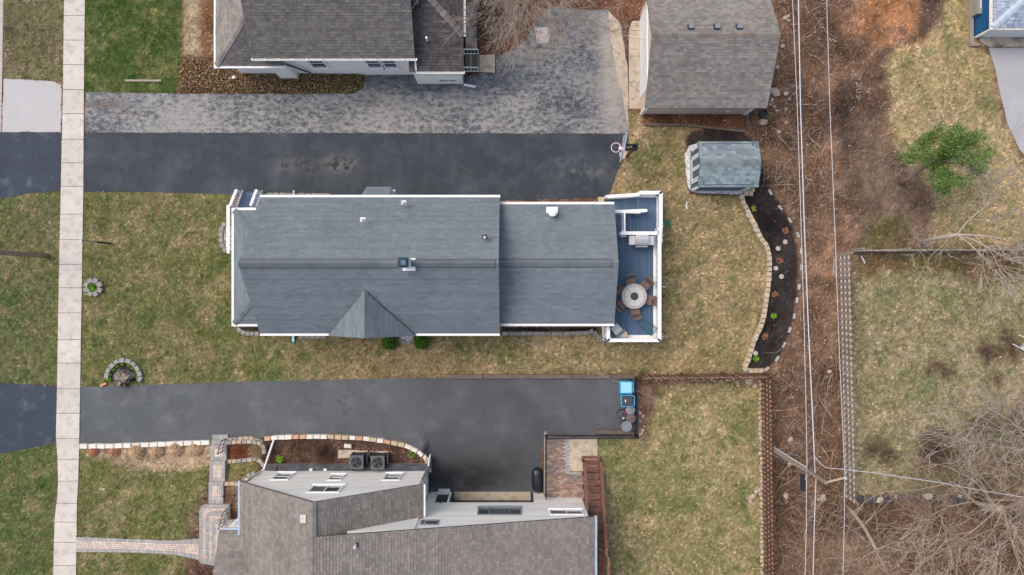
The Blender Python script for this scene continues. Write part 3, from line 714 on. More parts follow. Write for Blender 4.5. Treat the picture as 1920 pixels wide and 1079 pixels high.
def railing(parent, a, b, h=.95, step=.13, mat='white', bw=.04, topw=.13, toph=.045, low=.09, posts=True, seed=0, pname='baluster', postw=.1):
    a, b = Vector(a), Vector(b); d = b - a; n = max(2, int(d.xy.length / step)); up = Vector((0, 0, 1))
    MB().beam(a + up * h, b + up * h, topw, toph).build('top_rail', mt[mat], parent)
    MB().beam(a + up * low, b + up * low, bw * 1.2, bw * 1.2).build('bottom_rail', mt[mat], parent)
    bh = h - low - toph / 2 - .02
    me = MB().box((0, 0, 0), (bw, bw, bh)).mesh(pname, mt[mat])
    ang = math.atan2(d.y, d.x)
    for i in range(1, n):
        p = a + d * (i / n)
        place(pname, me, parent, (p.x, p.y, p.z + low + .02), (0, 0, ang))
    if posts:
        for p in (a, b):
            MB().box((p.x, p.y, p.z - .02), (postw, postw, h + .05)).build('post', mt[mat], parent)

def plane_z(p0, p1, p2, x, y):
    a, b, c = Vector(p0), Vector(p1), Vector(p2); n = (b - a).cross(c - a)
    return a.z - (n.x * (x - a.x) + n.y * (y - a.y)) / n.z

# ================================================================ the main house
H1 = thing('house', 'long single-storey house with blue-grey shingle roof in the centre of the picture', 'house', W(690, 500))
e, r_ = 3.3, 6.2
yN, yS, yR = 4.30, -2.18, 1.06
x0, x1 = -12.05, -.586
boxwalls(H1, x0 + .35, x1 - .25, yS + .35, yN - .35, 0, e + .12, mt['siding'], ('x', r_ - .25))
def slab_pair(H, x0, x1, yN, yS, yR, e, r_, pal, mat, **k):
    slope(H, [(x1, yN, e), (x0, yN, e), (x0, yR, r_), (x1, yR, r_)], pal, mat, seed=3, **k)
    slope(H, [(x0, yS, e), (x1, yS, e), (x1, yR, r_), (x0, yR, r_)], pal, mat, seed=4, **k)
slab_pair(H1, x0, x1, yN, yS, yR, e, r_, PAL_MAIN, mt['sh_main'])
gutter(H1, (x0, yN + .065, e - .12), (x1 + .02, yN + .065, e - .12))
gutter(H1, (x0, yS - .065, e - .12), (-8.76, yS - .065, e - .12)); gutter(H1, (-4.6, yS - .065, e - .12), (x1, yS - .065, e - .12))
for xx in (x0, x1):                       # white rake boards
    xi = xx + (.05 if xx < -5 else -.05); MB().beam((xi, yN, e - .17), (xi, yR, r_ - .17), .03, .14).beam((xi, yS, e - .17), (xi, yR, r_ - .17), .03, .14).build('rake_board', mt['white'], H1)
# annex
ae, ar = 3.0, 4.48
aN, aS, aR = 4.0, -1.73, 1.13
ax0, ax1 = x1 - .3, 4.93
boxwalls(H1, ax0 + .35, ax1 - .3, aS + .35, aN - .35, 0, ae + .1, mt['siding'], ('x', ar - .16))
slab_pair(H1, ax0, ax1, aN, aS, aR, ae, ar, PAL_MAIN, mt['sh_main'])
gutter(H1, (x1 + .03, aN + .065, ae - .12), (ax1, aN + .065, ae - .12)); gutter(H1, (x1 + .03, aS - .065, ae - .12), (ax1, aS - .065, ae - .12))
def ridgecap(H, xa, xb, yR, z, dy, dz, w=.18, lift=.05, mat='sh_main', pal=PAL_MAIN, name='ridge_vent', seed=5):
    m = MB(); rr = random.Random(seed); x = xa
    k = dz / dy
    while x < xb - .01:
        x2 = min(x + .3, xb); c = rr.choice(pal); c = tuple(q * g * rr.uniform(.9, 1.0) for q, g in zip(c, (.92, .9, .86)))
        top = z + lift
        for s in (-1, 1):
            a = (x, yR, top); b = (x2, yR, top - .006); cc = (x2, yR + s * w, top - w * k - .006); d = (x, yR + s * w, top - w * k)
            lo = lambda p: (p[0], p[1], p[2] - lift - .01)
            m.add([a, b, cc, d, lo(cc), lo(d), lo(a), lo(b)], [(0, 1, 2, 3), (3, 2, 4, 5), (0, 3, 5, 6), (1, 7, 4, 2)], c)
        x = x2
    o = m.build(name, mt[mat], H)
    if name == 'ridge_vent':                 # dark strips imitate the shadow gap of the vent slots beside both lips
        q = MB()
        for s in (-1, 1):
            q.beam((xa, yR + s * (w + .012), z - (w + .012) * k + .015), (xb, yR + s * (w + .012), z - (w + .012) * k + .015), .03, .02)
        q.beam((xb + .012, yR - w, z - w * k + .02), (xb + .012, yR, z + .02), .025, .02).beam((xb + .012, yR + w, z - w * k + .02), (xb + .012, yR, z + .02), .025, .02)
        q.build('vent_shadow_strip', mt['blackmetal'], o)
    return o
kM = (r_ - e, yN - yR)
ridgecap(H1, (447 - 960) * 33.8 / 1440, (746 - 960) * 33.8 / 1440, yR, r_, kM[1], kM[0], .18, .085)
ridgecap(H1, (776 - 960) * 33.8 / 1440, (929 - 960) * 33.8 / 1440, yR, r_, kM[1], kM[0], .16, .05)
ridgecap(H1, x1 + .05, (1147 - 960) * 35.5 / 1440, aR, ar, aN - aR, ar - ae, .17, .045)
# chimney
cp = W(756, 492.5, 7.2)
ch = MB().box((cp.x, cp.y, 5.6), (.40, .40, 1.5)).build('chimney', mt['white'], H1)
MB().box((cp.x + .10, cp.y - .05, 5.75), (.56, .56, .34)).build('chimney_flashing', mt['white'], ch)
MB().box((cp.x, cp.y, 7.1), (.44, .44, .12), 0, (1, 1, 1), .45).build('chimney_cap', mt['sh_cap'] if 'sh_cap' in mt else M('flue_cap', lin((70, 90, 106)), .3, metal=.5, spec=.6), ch)
pipevent(H1, 680, 413, 5.1); pipevent(H1, 757, 381, 4.2); pipevent(H1, 909, 446, 5.6, 'blackmetal')
# white roof stack on the annex
vp = W(1036, 399, 3.7)
vs = MB().lathe((vp.x, vp.y, 3.1), [(.17, 0), (.17, .7), (.2, .72), (.2, .8), (.06, .86)], 18).build('roof_stack', mt['white'], H1)
MB().beam((vp.x - .28, vp.y + .16, 3.30), (vp.x + .28, vp.y + .16, 3.30), .3, .06).build('flashing', mt['white'], vs)
# cross gable over the side entrance
dx, dz0, dzr, dy0, dy1 = -6.68, 3.36, 5.2, -.16, -2.30
for sx, sd_ in ((-8.74, 6), (-4.62, 7)):
    a, b, c = (sx, dy1, dz0), (dx, dy1, dzr), (dx, dy0, dzr)
    # lower edge is the short foot at the valley: run courses along the ridge direction
    P = [Vector((sx, dy1, dz0)), Vector((sx, dy1 + .02, dz0)), Vector((dx, dy0, dzr)), Vector((dx, dy1, dzr))]
    if sx > dx: P = [P[1], P[0], P[3], P[2]]
    slope(H1, [p + Vector((0, 0, .03)) for p in P], PAL_MAIN, mt['sh_main'], seed=sd_, thick=.1)
wallface(H1, [(-8.4, -2.1, 0), (-4.95, -2.1, 0), (-4.95, -2.1, 3.35), (-6.68, -2.1, 4.95), (-8.4, -2.1, 3.35)], mt['siding'])
m = MB()
for i in range(8):
    ya, yb = dy1 + i * .27, dy1 + i * .27 + .262
    for s in (-1, 1): m.quad((dx, ya, dzr + .058), (dx, yb, dzr + .054), (dx + s * .14, yb, dzr - .07), (dx + s * .14, ya, dzr - .066), random.choice(PAL_MAIN))
m.build('ridge_cap', mt['sh_main'], H1)
# bay on the drive side
bz0, bz1 = 2.5, 3.0
bo = [(-7.08, 4.91, bz0), (-5.91, 4.91, bz0)]; bi = [(-7.66, 4.0, bz0), (-5.33, 4.0, bz0)]; bt = [(-7.0, 4.0, bz1), (-6.0, 4.0, bz1)]
slope(H1, [bo[1], bo[0], bt[0], bt[1]], PAL_MAIN, mt['sh_main'], expo=.12, tab=.25, thick=.06)
slope(H1, [bo[0], bi[0], bt[0]], PAL_MAIN, mt['sh_main'], expo=.12, tab=.25, thick=.06); slope(H1, [bi[1], bo[1], bt[1]], PAL_MAIN, mt['sh_main'], expo=.12, tab=.25, thick=.06)
MB().prism([(-7.02, 4.82), (-5.97, 4.82), (-5.45, 3.9), (-7.54, 3.9)], .6, 2.46).build('bay', mt['siding'], H1)
window(H1, (-6.0, 4.83, 1.2), (-1, 0, 0), (0, 1, 0), 1.0, 1.1)
# front porch roof (hipped), enclosed room and open porch
pz, ptop = 2.7, 3.82
wx, wn_, ws_ = -13.5, 3.75, -1.76
run = 1.78
slope(H1, [(wx, wn_, pz), (wx, ws_, pz), (wx + run, ws_ + run, ptop), (wx + run, wn_ - run, ptop)], PAL_MAIN, mt['sh_main'], seed=9)
slope(H1, [(wx + run, wn_, pz), (wx, wn_, pz), (wx + run, wn_ - run, ptop)], PAL_MAIN, mt['sh_main'], seed=10)
slope(H1, [(wx, ws_, pz), (wx + run, ws_, pz), (wx + run, ws_ + run, ptop)], PAL_MAIN, mt['sh_main'], seed=11)
for ya, s in ((wn_, -1), (ws_, 1)):
    m = MB(); n = 9
    a = Vector((wx, ya, pz + .035)); b = Vector((wx + run, ya + s * run, ptop + .035))
    for i in range(n):
        p, q = a.lerp(b, i / n), a.lerp(b, (i + .96) / n); sd2 = Vector((1, -s, 0)).normalized() * .14; dn = Vector((0, 0, -.045))
        c = random.choice(PAL_MAIN); c = tuple(v * .9 for v in c)
        m.quad(p, q, q + sd2 + dn, p + sd2 + dn, c); m.quad(p, p - sd2 + dn, q - sd2 + dn, q, c)
    m.build('hip_cap', mt['sh_main'], H1)
gutter(H1, (wx - .065, ws_ - .12, pz - .12), (wx - .065, wn_ + .12, pz - .12))
gutter(H1, (wx, wn_ + .065, pz - .12), (wx + run - .32, wn_ + .065, pz - .12)); gutter(H1, (wx, ws_ - .065, pz - .12), (wx + run - .3, ws_ - .065, pz - .12))
boxwalls(H1, -13.2, -11.72, -1.45, 1.65, 0, pz - .02, mt['siding'])
window(H1, (-13.2, 1.1, .9), (0, -1, 0), (-1, 0, 0), 1.8, 1.3, div='3')
MB().box(((-14.15 - 11.72) / 2, (1.7 + 4.08) / 2, .0), (2.43, 2.38, .88)).build('porch_base', mt['white'], H1)
for i in range(16):
    y = 1.72 + i * .147
    MB().beam((-14.17, y + .07, .905), (-11.72, y + .07, .905), .139, .03).build('porch_board', mt['deckblue'], H1)
for x_, y_ in ((-13.4, 3.62), (-11.95, 3.62)): MB().box((x_, y_, .92), (.14, .14, 1.72)).build('porch_post', mt['white'], H1)
for i in range(5):
    zt_ = .75 - i * .15
    MB().box((-13.5, 4.19 + i * .165, zt_ - .025), (.9, .16, .03)).build('step', mt['deckblue'], H1)
    MB().box((-13.5, 4.19 + i * .165, 0), (1.0, .15, zt_ - .027)).build('riser', mt['white'], H1)
for xr in (-14.0, -12.98):
    railing(H1, (xr, 4.10, .9), (xr, 4.93, .1), h=.92, step=.12, topw=.15, bw=.045)
    MB().beam((xr, 4.10, .86), (xr, 4.98, .02), .05, .2).build('stringer', mt['white'], H1)
railing(H1, (-14.1, 4.05, .92), (-14.1, 1.74, .92), h=.92, step=.13, topw=.16, bw=.045)
# downspouts
m = MB().beam(W(550, 629, .3), W(550, 640, .06), .1, .08); d = m.build('downspout', mt['white'], H1)
MB().beam(W(549.5, 630, .05), W(550, 645, .05), .17, .05).build('splash_sleeve', mt['greenplastic'], d)
MB().tube([W(551, 367, 2.9), W(551, 362, .3), W(551, 359, .1)], .05, 8).build('downspout', mt['white'], H1)
MB().tube([(4.55, -1.75, 2.9), (4.62, -1.95, .9), (4.75, -2.7, .2), (5.0, -2.75, .15)], .045, 8).build('downspout', mt['white'], H1)

# ================================================================ the deck behind it
DZ = 1.36
D = thing('deck', 'blue-boarded raised deck with white railings and a turning stair', 'deck', W(1195, 500))
SB = lambda px, py, z: W(px, py, z)
dl, dr, dt, db = SB(1145, 437, DZ).x, SB(1232, 437, DZ).x, SB(1190, 437, DZ).y, SB(1190, 636, DZ).y
fl, fr_ = dl, SB(1224, 500, DZ).x
bwid = (fr_ - fl) / 16
for i in range(16):
    MB().beam((fl + (i + .5) * bwid, dt, DZ - .015), (fl + (i + .5) * bwid, db + .2, DZ - .015), bwid - .012, .03).build('deck_board', mt['deckblue'], D)
MB().box(((fr_ + dr) / 2 + .03, (dt + db) / 2, DZ - .04), (dr - fr_ + .02, dt - db, .05)).build('border_board', mt['white'], D)
MB().box(((SB(1136, 620, DZ).x + dr) / 2, db + .1, DZ - .036), (dr - SB(1136, 620, DZ).x, .2, .05)).build('border_board', mt['white'], D)
# south-west corner of the deck beside the annex
swx = SB(1136, 620, DZ).x; swy = SB(1136, 613, DZ).y
MB().box(((swx + dl) / 2, (swy + db) / 2 + .1, DZ - .032), (dl - swx, swy - db - .2, .03)).build('deck_board', mt['deckblue'], D)
MB().box((swx + .1, (swy + db) / 2 + .1, DZ - .03), (.2, swy - db - .2, .045)).build('border_board', mt['white'], D)
m = MB()
for a, b in (((swx, db), (dr, db)), ((dr, db), (dr, dt)), ((swx, db), (swx, swy))): m.beam((*a, DZ / 2 - .05), (*b, DZ / 2 - .05), .05, DZ - .12)
m.build('skirt', mt['white'], D)
RL = SB(1236.5, 500, DZ + .95).x
railing(D, (RL, dt + .15, DZ), (RL, db, DZ), h=.95, step=.13, topw=.18, bw=.05)
railing(D, (RL, db, DZ), (swx, db, DZ), h=.95, step=.14, topw=.17, bw=.05)
railing(D, (swx, db, DZ), (swx, swy, DZ), h=.95, step=.14, topw=.17, bw=.05)
# landing and the two flights
LZ = 1.0
lx0, lx1, ly0, ly1 = SB(1193, 400, LZ).x, SB(1231, 400, LZ).x, dt + .02, SB(1215, 370.5, LZ).y
nb = 7; bw_ = (lx1 - lx0) / nb
for i in range(nb): MB().beam((lx0 + (i + .5) * bw_, ly0, LZ - .015), (lx0 + (i + .5) * bw_, ly1, LZ - .015), bw_ - .012, .03).build('landing_board', mt['deckblue'], D)
MB().box((lx1 + .1, (ly0 + ly1) / 2 - .1, LZ - .04), (.2, ly1 - ly0 + .45, .05)).build('border_board', mt['white'], D)
MB().box(((lx0 + lx1) / 2, ly1 + .12, LZ - .04), (lx1 - lx0, .24, .05)).build('border_board', mt['white'], D)
m = MB().beam((lx1 + .2, ly0, LZ / 2 - .04), (lx1 + .2, ly1 + .2, LZ / 2 - .04), .05, LZ - .1).beam((lx0, ly1 + .2, LZ / 2 - .04), (lx1 + .2, ly1 + .2, LZ / 2 - .04), .05, LZ - .1)
m.build('skirt', mt['white'], D)
RX_ = SB(1239, 400, LZ + .95).x; RY_ = SB(1215, 361.5, LZ + .95).y
railing(D, (RX_, SB(1239, 455, LZ + .95).y, LZ), (RX_, RY_, LZ), h=.95, step=.13, topw=.18, bw=.05)
railing(D, (RX_, RY_, LZ), (SB(1199, 361, LZ + .95).x, RY_, LZ), h=.95, step=.13, topw=.17, bw=.05)
tx = [1133, 1143, 1153, 1162, 1170.5, 1179, 1188, 1197]
sy0, sy1 = ly0 + 1.05, ly1 - .02
sy0 = SB(1170, 398, .6).y
for i in range(7):
    z = .13 * (i + 1) + .0
    xa, xb = SB(tx[i], 380, z).x, SB(tx[i + 1], 380, z).x
    if i == 6: xb = lx0
    MB().box(((xa + xb) / 2, (sy0 + sy1) / 2, z - .03), (xb - xa - .008, sy1 - sy0, .03)).build('step', mt['deckblue'], D)
    MB().box(((xa + xb) / 2 + .01, (sy0 + sy1) / 2, 0), (xb - xa - .03, sy1 - sy0 - .04, z - .032)).build('riser', mt['white'], D)
ax_, bx_ = SB(1133, 372, .1).x, lx0
railing(D, (ax_, sy1 + .06, .1), (bx_, sy1 + .06, LZ - .05), h=.92, step=.13, topw=.15, bw=.045)
MB().beam((ax_, sy1 + .03, .02), (bx_, sy1 + .03, LZ - .12), .05, .26).build('stringer', mt['white'], D)
MB().box((ax_ - .15, (sy0 + sy1) / 2, 0), (.35, sy1 - sy0 + .3, .06)).build('foot_pad', mt['tanstone'], D)
railing(D, (SB(1150, 402, .5).x, sy0 - .05, .4), (SB(1206, 402, 1).x, sy0 - .05, LZ), h=.92, step=.14, topw=.15, bw=.045)
fx = [1193, 1186, 1174.5]
fy0, fy1 = ly0 + .0, sy0 - .2
for i, z in enumerate((1.12, 1.24)):
    xb, xa = SB(fx[i], 420, z).x, SB(fx[i + 1], 420, z).x
    MB().box(((xa + xb) / 2, (fy0 + fy1) / 2, z - .03), (xb - xa - .008, fy1 - fy0, .03)).build('step', mt['deckblue'], D)
    MB().box(((xa + xb) / 2, (fy0 + fy1) / 2, 0.1), (xb - xa - .03, fy1 - fy0 - .03, z - .132)).build('riser', mt['white'], D)
MB().box(((dl + SB(1174.5, 420, DZ).x) / 2, (dt + fy1) / 2 + .004, DZ - .034), (SB(1174.5, 420, DZ).x - dl, fy1 - dt, .03)).build('deck_board', mt['deckblue'], D)
railing(D, (SB(1200, 407, LZ + .9).x, fy1 + .08, LZ), (SB(1153, 407, DZ + .9).x, fy1 + .08, DZ - .1), h=.92, step=.14, topw=.15, bw=.045)
railing(D, (SB(1171, 437, DZ + .9).x, fy1, DZ), (SB(1171, 437, DZ + .9).x, dt + .05, DZ), h=.92, step=.12, topw=.08, bw=.04)
railing(D, (SB(1165, 437.5, DZ + .95).x, SB(1165, 437.5, DZ + .95).y, DZ), (RL, SB(1165, 437.5, DZ + .95).y, DZ), h=.95, step=.14, topw=.17, bw=.045)
MB().box((SB(1169, 439, DZ).x, SB(1169, 441, DZ).y, DZ), (.32, .22, .05)).build('step_curb', mt['white'], D)
MB().beam(SB(1243, 418, 1.2), SB(1256, 418.5, .35), .24, .07).build('downspout_sleeve', mt['greenplastic'], D)
# small brackets outside the rail
for px_, py_ in ((1243, 538), (1240, 632), (1240, 441)): MB().beam(SB(px_ - 6, py_, 2.25), SB(px_ + 5, py_, 2.28), .03, .03).build('hook', mt['galv'], D)

# ================================================================ neighbour house at the top
H2 = thing('house', 'white neighbour house with brown-grey shingle roof cut by the top edge, left of the garage', 'house', W(640, 40))
KT = dict(expo=.14, tab=.2, lift=.018, two=True, jit=1)
slope(H2, [(-12.27, 10.82, 3.8), (-4.58, 10.82, 3.8), (-4.58, 15.3, 6.8), (-12.27, 15.3, 6.8)], PAL_TOP, mt['sh_mix'], seed=21, **KT)
slope(H2, [(-4.58, 19.8, 3.8), (-12.27, 19.8, 3.8), (-12.27, 15.3, 6.8), (-4.58, 15.3, 6.8)], PAL_TOP, mt['sh_mix'], seed=22, **KT)
boxwalls(H2, -12.0, -4.75, 11.1, 19.5, 0, 3.9, mt['siding'], ('x', 6.6))
gutter(H2, (-12.27, 10.76, 3.68), (-4.5, 10.76, 3.68), hang=True, w=.1)
# hipped front porch, left
slope(H2, [(-14.3, 19.5, 2.9), (-14.3, 10.72, 2.9), (-12.1, 12.92, 4.5), (-12.1, 17.3, 4.5)], PAL_GAR, mt['sh_mix'], seed=23, **KT)
slope(H2, [(-14.3, 10.72, 2.9), (-11.0, 10.72, 2.9), (-11.0, 11.1, 3.18), (-12.1, 12.92, 4.5)], PAL_TOP, mt['sh_mix'], seed=24, **KT)
m = MB(); a = Vector((-14.3, 10.72, 2.95)); b = Vector((-12.1, 12.92, 4.55))
for i in range(12):
    p, q = a.lerp(b, i / 12), a.lerp(b, (i + .95) / 12); s2 = Vector((1, -1, 0)).normalized() * .15; dn = Vector((0, 0, -.06)); c = random.choice(PAL_GAR)
    m.quad(p, q, q + s2 + dn, p + s2 + dn, c); m.quad(p, p - s2 + dn, q - s2 + dn, q, c)
m.build('hip_cap', mt['sh_mix'], H2)
gutter(H2, (-14.36, 19.5, 2.78), (-14.36, 10.6, 2.78), w=.11); gutter(H2, (-14.3, 10.66, 2.78), (-10.95, 10.66, 2.78), w=.11)
boxwalls(H2, -14.0, -12.0, 11.1, 19.0, 0, 2.86, mt['siding'])
MB().box((-11.5, 10.95, 0), (.9, .26, 2.8)).build('porch_return', mt['siding'], H2)
# rear lean-to with hip, right
slope(H2, [(-4.95, 10.42, 3.0), (-2.31, 10.42, 3.0), (-2.31, 11.9, 3.72), (-4.7, 14.3, 4.9), (-4.95, 14.3, 4.9)], PAL_TOPDARK, mt['sh_mix'], seed=25, **KT)
slope(H2, [(-2.31, 11.9, 3.72), (-2.31, 19, 3.72), (-4.7, 19, 4.9), (-4.7, 14.3, 4.9)], PAL_TOPDARK, mt['sh_mix'], seed=26, **KT)
m = MB(); a = Vector((-2.31, 11.9, 3.77)); b = Vector((-4.7, 14.3, 4.95))
for i in range(12):
    p, q = a.lerp(b, i / 12), a.lerp(b, (i + .9) / 12); s2 = Vector((1, 1, 0)).normalized() * .15; dn = Vector((0, 0, -.055)); c = random.choice(PAL_GAR)
    m.quad(p, q, q + s2 + dn, p + s2 + dn, c); m.quad(p, p - s2 + dn, q - s2 + dn, q, c)
m.build('hip_cap', mt['sh_mix'], H2)
gutter(H2, (-4.58, 10.36, 2.88), (-2.3, 10.36, 2.88), hang=True, w=.1); gutter(H2, (-2.25, 11.9, 3.6), (-2.25, 19, 3.6), hang=True, w=.1)
boxwalls(H2, -4.9, -2.55, 10.62, 19, 0, 3.0, mt['siding'])
window(H2, (-2.62 - 1.1, 10.62, .6), (1, 0, 0), (0, -1, 0), .9, .4, div='v', sill=False)
MB().beam((-4.62, 10.9, 3.4), (-4.62, 10.42, 2.95), .08, .08).build('downspout', mt['white'], H2)
MB().beam((-11.05, 10.9, 2.6), (-10.3, 10.98, .7), .07, .07).build('downspout', mt['darkgrey'], H2)
MB().beam((-2.5, 10.5, .25), (-1.9, 10.42, .12), .1, .08).build('downspout', mt['white'], H2)
zc = lambda y: 40 - 11.1 * 1440 / (539.5 - y)
for pxa, pxb, dv in ((577, 607, 'h'), (684, 712, 'h'), (715, 742, 'h')):
    za, zb = 1.35, 2.85
    xa = (pxa - 960) * 37.6 / 1440; xb = (pxb - 960) * 37.6 / 1440
    window(H2, (xa, 11.1, za), (1, 0, 0), (0, -1, 0), xb - xa, zb - za, div=dv, glass='glass', fr=.12)
v = MB().lathe((W(799, 70, 4.2).x, W(799, 70, 4.2).y, 3.7), [(.05, 0), (.05, .45), (.03, .45)], 10).build('vent_pipe', mt['white'], H2)
v = MB().box((W(780, 4, 4.6).x, W(780, 4, 4.6).y, 4.2), (.3, .3, .5)).build('roof_vent', mt['darkgrey'], H2)
# back steps with white metal rails and a concrete landing
ST = thing('back_steps', 'concrete steps with two white metal handrails behind the white neighbour house', 'steps', W(885, 115))
xs = [872, 879, 886, 893, 899]
for i in range(4):
    z = .72 - .18 * i
    a, b = W(xs[i], 115, z), W(xs[i + 1], 115, z)
    MB().box(((a.x + b.x) / 2, W(0, 115, z).y, 0), (b.x - a.x - .03, .8, z)).build('step', mt['greywood'] if i % 2 else mt['timber'], ST)
for py in (98, 131):
    a, b = W(871, py + 4, .75), W(897, py + 4, .3)
    railing(ST, a, b, h=.8, step=.16, mat='white', bw=.022, topw=.045, toph=.03, postw=.04, pname='rail_bar')
MB().prism([tuple(W(x, y, .3)[:2]) for x, y in ((873, -60), (894, -60), (894, 92), (873, 92))], 0, .3).build('landing', mt['slabstain'], ST)

# ================================================================ garage
H3 = thing('garage', 'detached garage with mixed brown shingle roof and three roof vents', 'garage', W(1335, 120))
slope(H3, [(6.48, 8.75, 2.6), (12.42, 8.75, 2.6), (12.42, 11.7, 4.5), (6.48, 11.7, 4.5)], PAL_GAR, mt['sh_mix'], seed=31, expo=.135, tab=.2, lift=.016, two=True, jit=1)
slope(H3, [(12.42, 14.65, 2.6), (6.48, 14.65, 2.6), (6.48, 11.7, 4.5), (12.42, 11.7, 4.5)], PAL_GAR, mt['sh_mix'], seed=32, expo=.135, tab=.2, lift=.016, two=True, jit=1)
ridgecap(H3, 6.48, 12.42, 11.7, 4.5, 2.95, 1.9, .15, .03, 'sh_mix', PAL_GAR, 'ridge_cap', 33)
boxwalls(H3, 6.72, 12.15, 9.05, 14.35, 0, 2.72, mt['pinksiding'], ('x', 4.35))
MB().beam((6.56, 8.72, 2.42), (6.56, 11.7, 4.31), .04, .16).beam((6.56, 14.68, 2.42), (6.56, 11.7, 4.31), .04, .16).build('rake_board', mt['white'], H3)
gd = MB().box((6.69, 11.9, .02), (.05, 4.2, 2.15)).build('garage_door', mt['white'], H3)
for i in range(4): MB().box((6.66, 11.9, .06 + i * .53), (.03, 4.1, .47)).build('door_panel', mt['white'], gd)
for x_ in (6.74, 12.1): MB().box((x_, 9.03, 0), (.14, .14, 2.5)).build('corner_board', mt['white'], H3)
for i, px_ in enumerate((1296, 1345, 1387)):
    p = W(px_, 50, 4.4); vb = MB().box((p.x, p.y + .0, 4.2), (.3, .26, .26), 0, (1, 1, 1), .85).build('roof_vent', mt['darkgrey'], H3)
    MB().box((p.x, p.y, 4.46), (.24, .2, .03)).build('vent_hood', mt['midgrey'], vb)
p = W(1365, 208, .6); MB().box((p.x, p.y, .4), (.22, .12, .3)).build('outlet_box', mt['white'], H3)

# ================================================================ shed
H4 = thing('shed', 'small slate-blue garden shed with grey-green shingle roof and white trim', 'shed', W(1360, 310))
se, sr = 2.1, 2.56
sx0, sx1 = W(1308.5, 300, se).x, W(1422, 300, se).x
syN, syS = W(1360, 266, se).y, W(1360, 351, se).y; syR = (syN + syS) / 2
slope(H4, [(sx0, syS, se), (sx1, syS, se), (sx1, syR, sr), (sx0, syR, sr)], PAL_SHED, mt['sh_mix'], seed=41, expo=.14, tab=.24, lift=.02, two=True, jit=1)
slope(H4, [(sx1, syN, se), (sx0, syN, se), (sx0, syR, sr), (sx1, syR, sr)], PAL_SHED, mt['sh_mix'], seed=42, expo=.14, tab=.24, lift=.02, two=True, jit=1)
ridgecap(H4, sx0, sx1, syR, sr, syN - syR, sr - se, .14, .03, 'sh_mix', PAL_SHED, 'ridge_cap', 43)
wx0, wx1, wy0, wy1 = sx0 + .22, sx1 - .25, syS + .1, syN - .1
boxwalls(H4, wx0, wx1, wy0, wy1, 0, se + .08, mt['slatesiding'], ('x', sr - .1))
for y_ in (wy0, wy1): MB().box((wx0 - .02, y_, 0), (.08, .12, se - .1)).build('corner_board', mt['white'], H4)
MB().box((wx1 + .0, wy0 - .02, 0), (.12, .08, se - .1)).build('corner_board', mt['white'], H4)
dw = 1.15; yc = (wy0 + wy1) / 2 - .02
for s in (-1, 1):
    dd = MB().box((wx0 - .03, yc + s * dw / 4, .12), (.05, dw / 2 - .02, 1.85)).build('door', mt['slatesiding'], H4)
    m = MB()
    for q in (-1, 1): m.box((wx0 - .065, yc + s * dw / 4 + q * (dw / 4 - .05), .12), (.03, .08, 1.85))
    for z in (.12, 1.87): m.box((wx0 - .068, yc + s * dw / 4, z), (.028, dw / 2 - .04, .1))
    m.build('door_trim', mt['white'], dd)
m = MB()
for q in (-1, 1): m.box((wx0 - .04, yc + q * (dw / 2 + .07), .1), (.07, .1, 1.97))
m.box((wx0 - .045, yc, 2.0), (.07, dw + .2, .1)); m.build('door_frame', mt['white'], H4)
MB().beam((wx0 - .05, wy0 - .08, .07), (wx0 - .05, wy1 + .05, .07), .1, .12).build('sill_board', mt['slatesiding'], H4)

# ================================================================ blue house, top right corner
H5 = thing('house', 'deep blue house with pale grey hipped shingle roof in the top right corner', 'house', W(1890, 20))
be = 2.0
bx, by = W(1862, 0, be).x, W(0, 51.5, be).y
slope(H5, [(bx, by + 14, be), (bx, by, be), (bx + 5, by + 5, be + 2.6), (bx + 5, by + 9, be + 2.6)], PAL_BLUE, mt['sh_mix'], seed=51, expo=.17, tab=.32, lift=.026, two=True, gap=.02)
slope(H5, [(bx, by, be), (bx + 12, by, be), (bx + 7, by + 5, be + 2.6), (bx + 5, by + 5, be + 2.6)], PAL_BLUE, mt['sh_mix'], seed=52, expo=.17, tab=.32, lift=.026, two=True, gap=.02)
m = MB(); a = Vector((bx, by, be + .05)); b = Vector((bx + 5, by + 5, be + 2.65))
for i in range(22):
    p, q = a.lerp(b, i / 22), a.lerp(b, (i + .97) / 22); s2 = Vector((1, -1, 0)).normalized() * .17; dn = Vector((0, 0, -.06)); c = lin((186, 198, 208))
    m.quad(p, q, q + s2 + dn, p + s2 + dn, c); m.quad(p, p - s2 + dn, q - s2 + dn, q, c)
m.build('hip_cap', mt['sh_mix'], H5)
gutter(H5, (bx - .06, by + 14, be - .12), (bx - .06, by - .1, be - .12), hang=True, w=.11); gutter(H5, (bx, by - .06, be - .12), (bx + 12, by - .06, be - .12), hang=True, w=.11)
boxwalls(H5, bx + .22, bx + 11, by + .2, by + 13, 0, be - .02, mt['bluesiding'])
MB().box((bx + 5.6, by + .15, 0.12), (10.2, .05, be - .2)).build('front_panel', mt['white'], H5)
MB().box((bx + .32, by + .13, 0), (.14, .1, be - .1)).build('corner_board', mt['white'], H5)
PE = thing('timber_border', 'pale timber edging beside the blue house in the top right corner', 'border', W(1820, 60))
MB().beam(W(1820.5, -80, .1), W(1820.5, 82, .1), .17, .2).build('timber', mt['greywood'], PE)
MB().beam(W(1818, 84.5, .1), W(1836, 84.5, .1), .14, .2).build('timber', mt['greywood'], PE)
ub = thing('utility_box', 'olive-grey storage box against the blue house wall', 'box', W(1827, 10))
p = W(1829, 8, .3)
MB().box((p.x, W(0, 30, .5).y + .9, 0), (.34, 1.7, .72)).build('body', mt['boxgrey'], ub)
MB().box((p.x, W(0, 30, .5).y + .9, .72), (.38, 1.76, .06)).build('lid', mt['boxgrey'], ub)
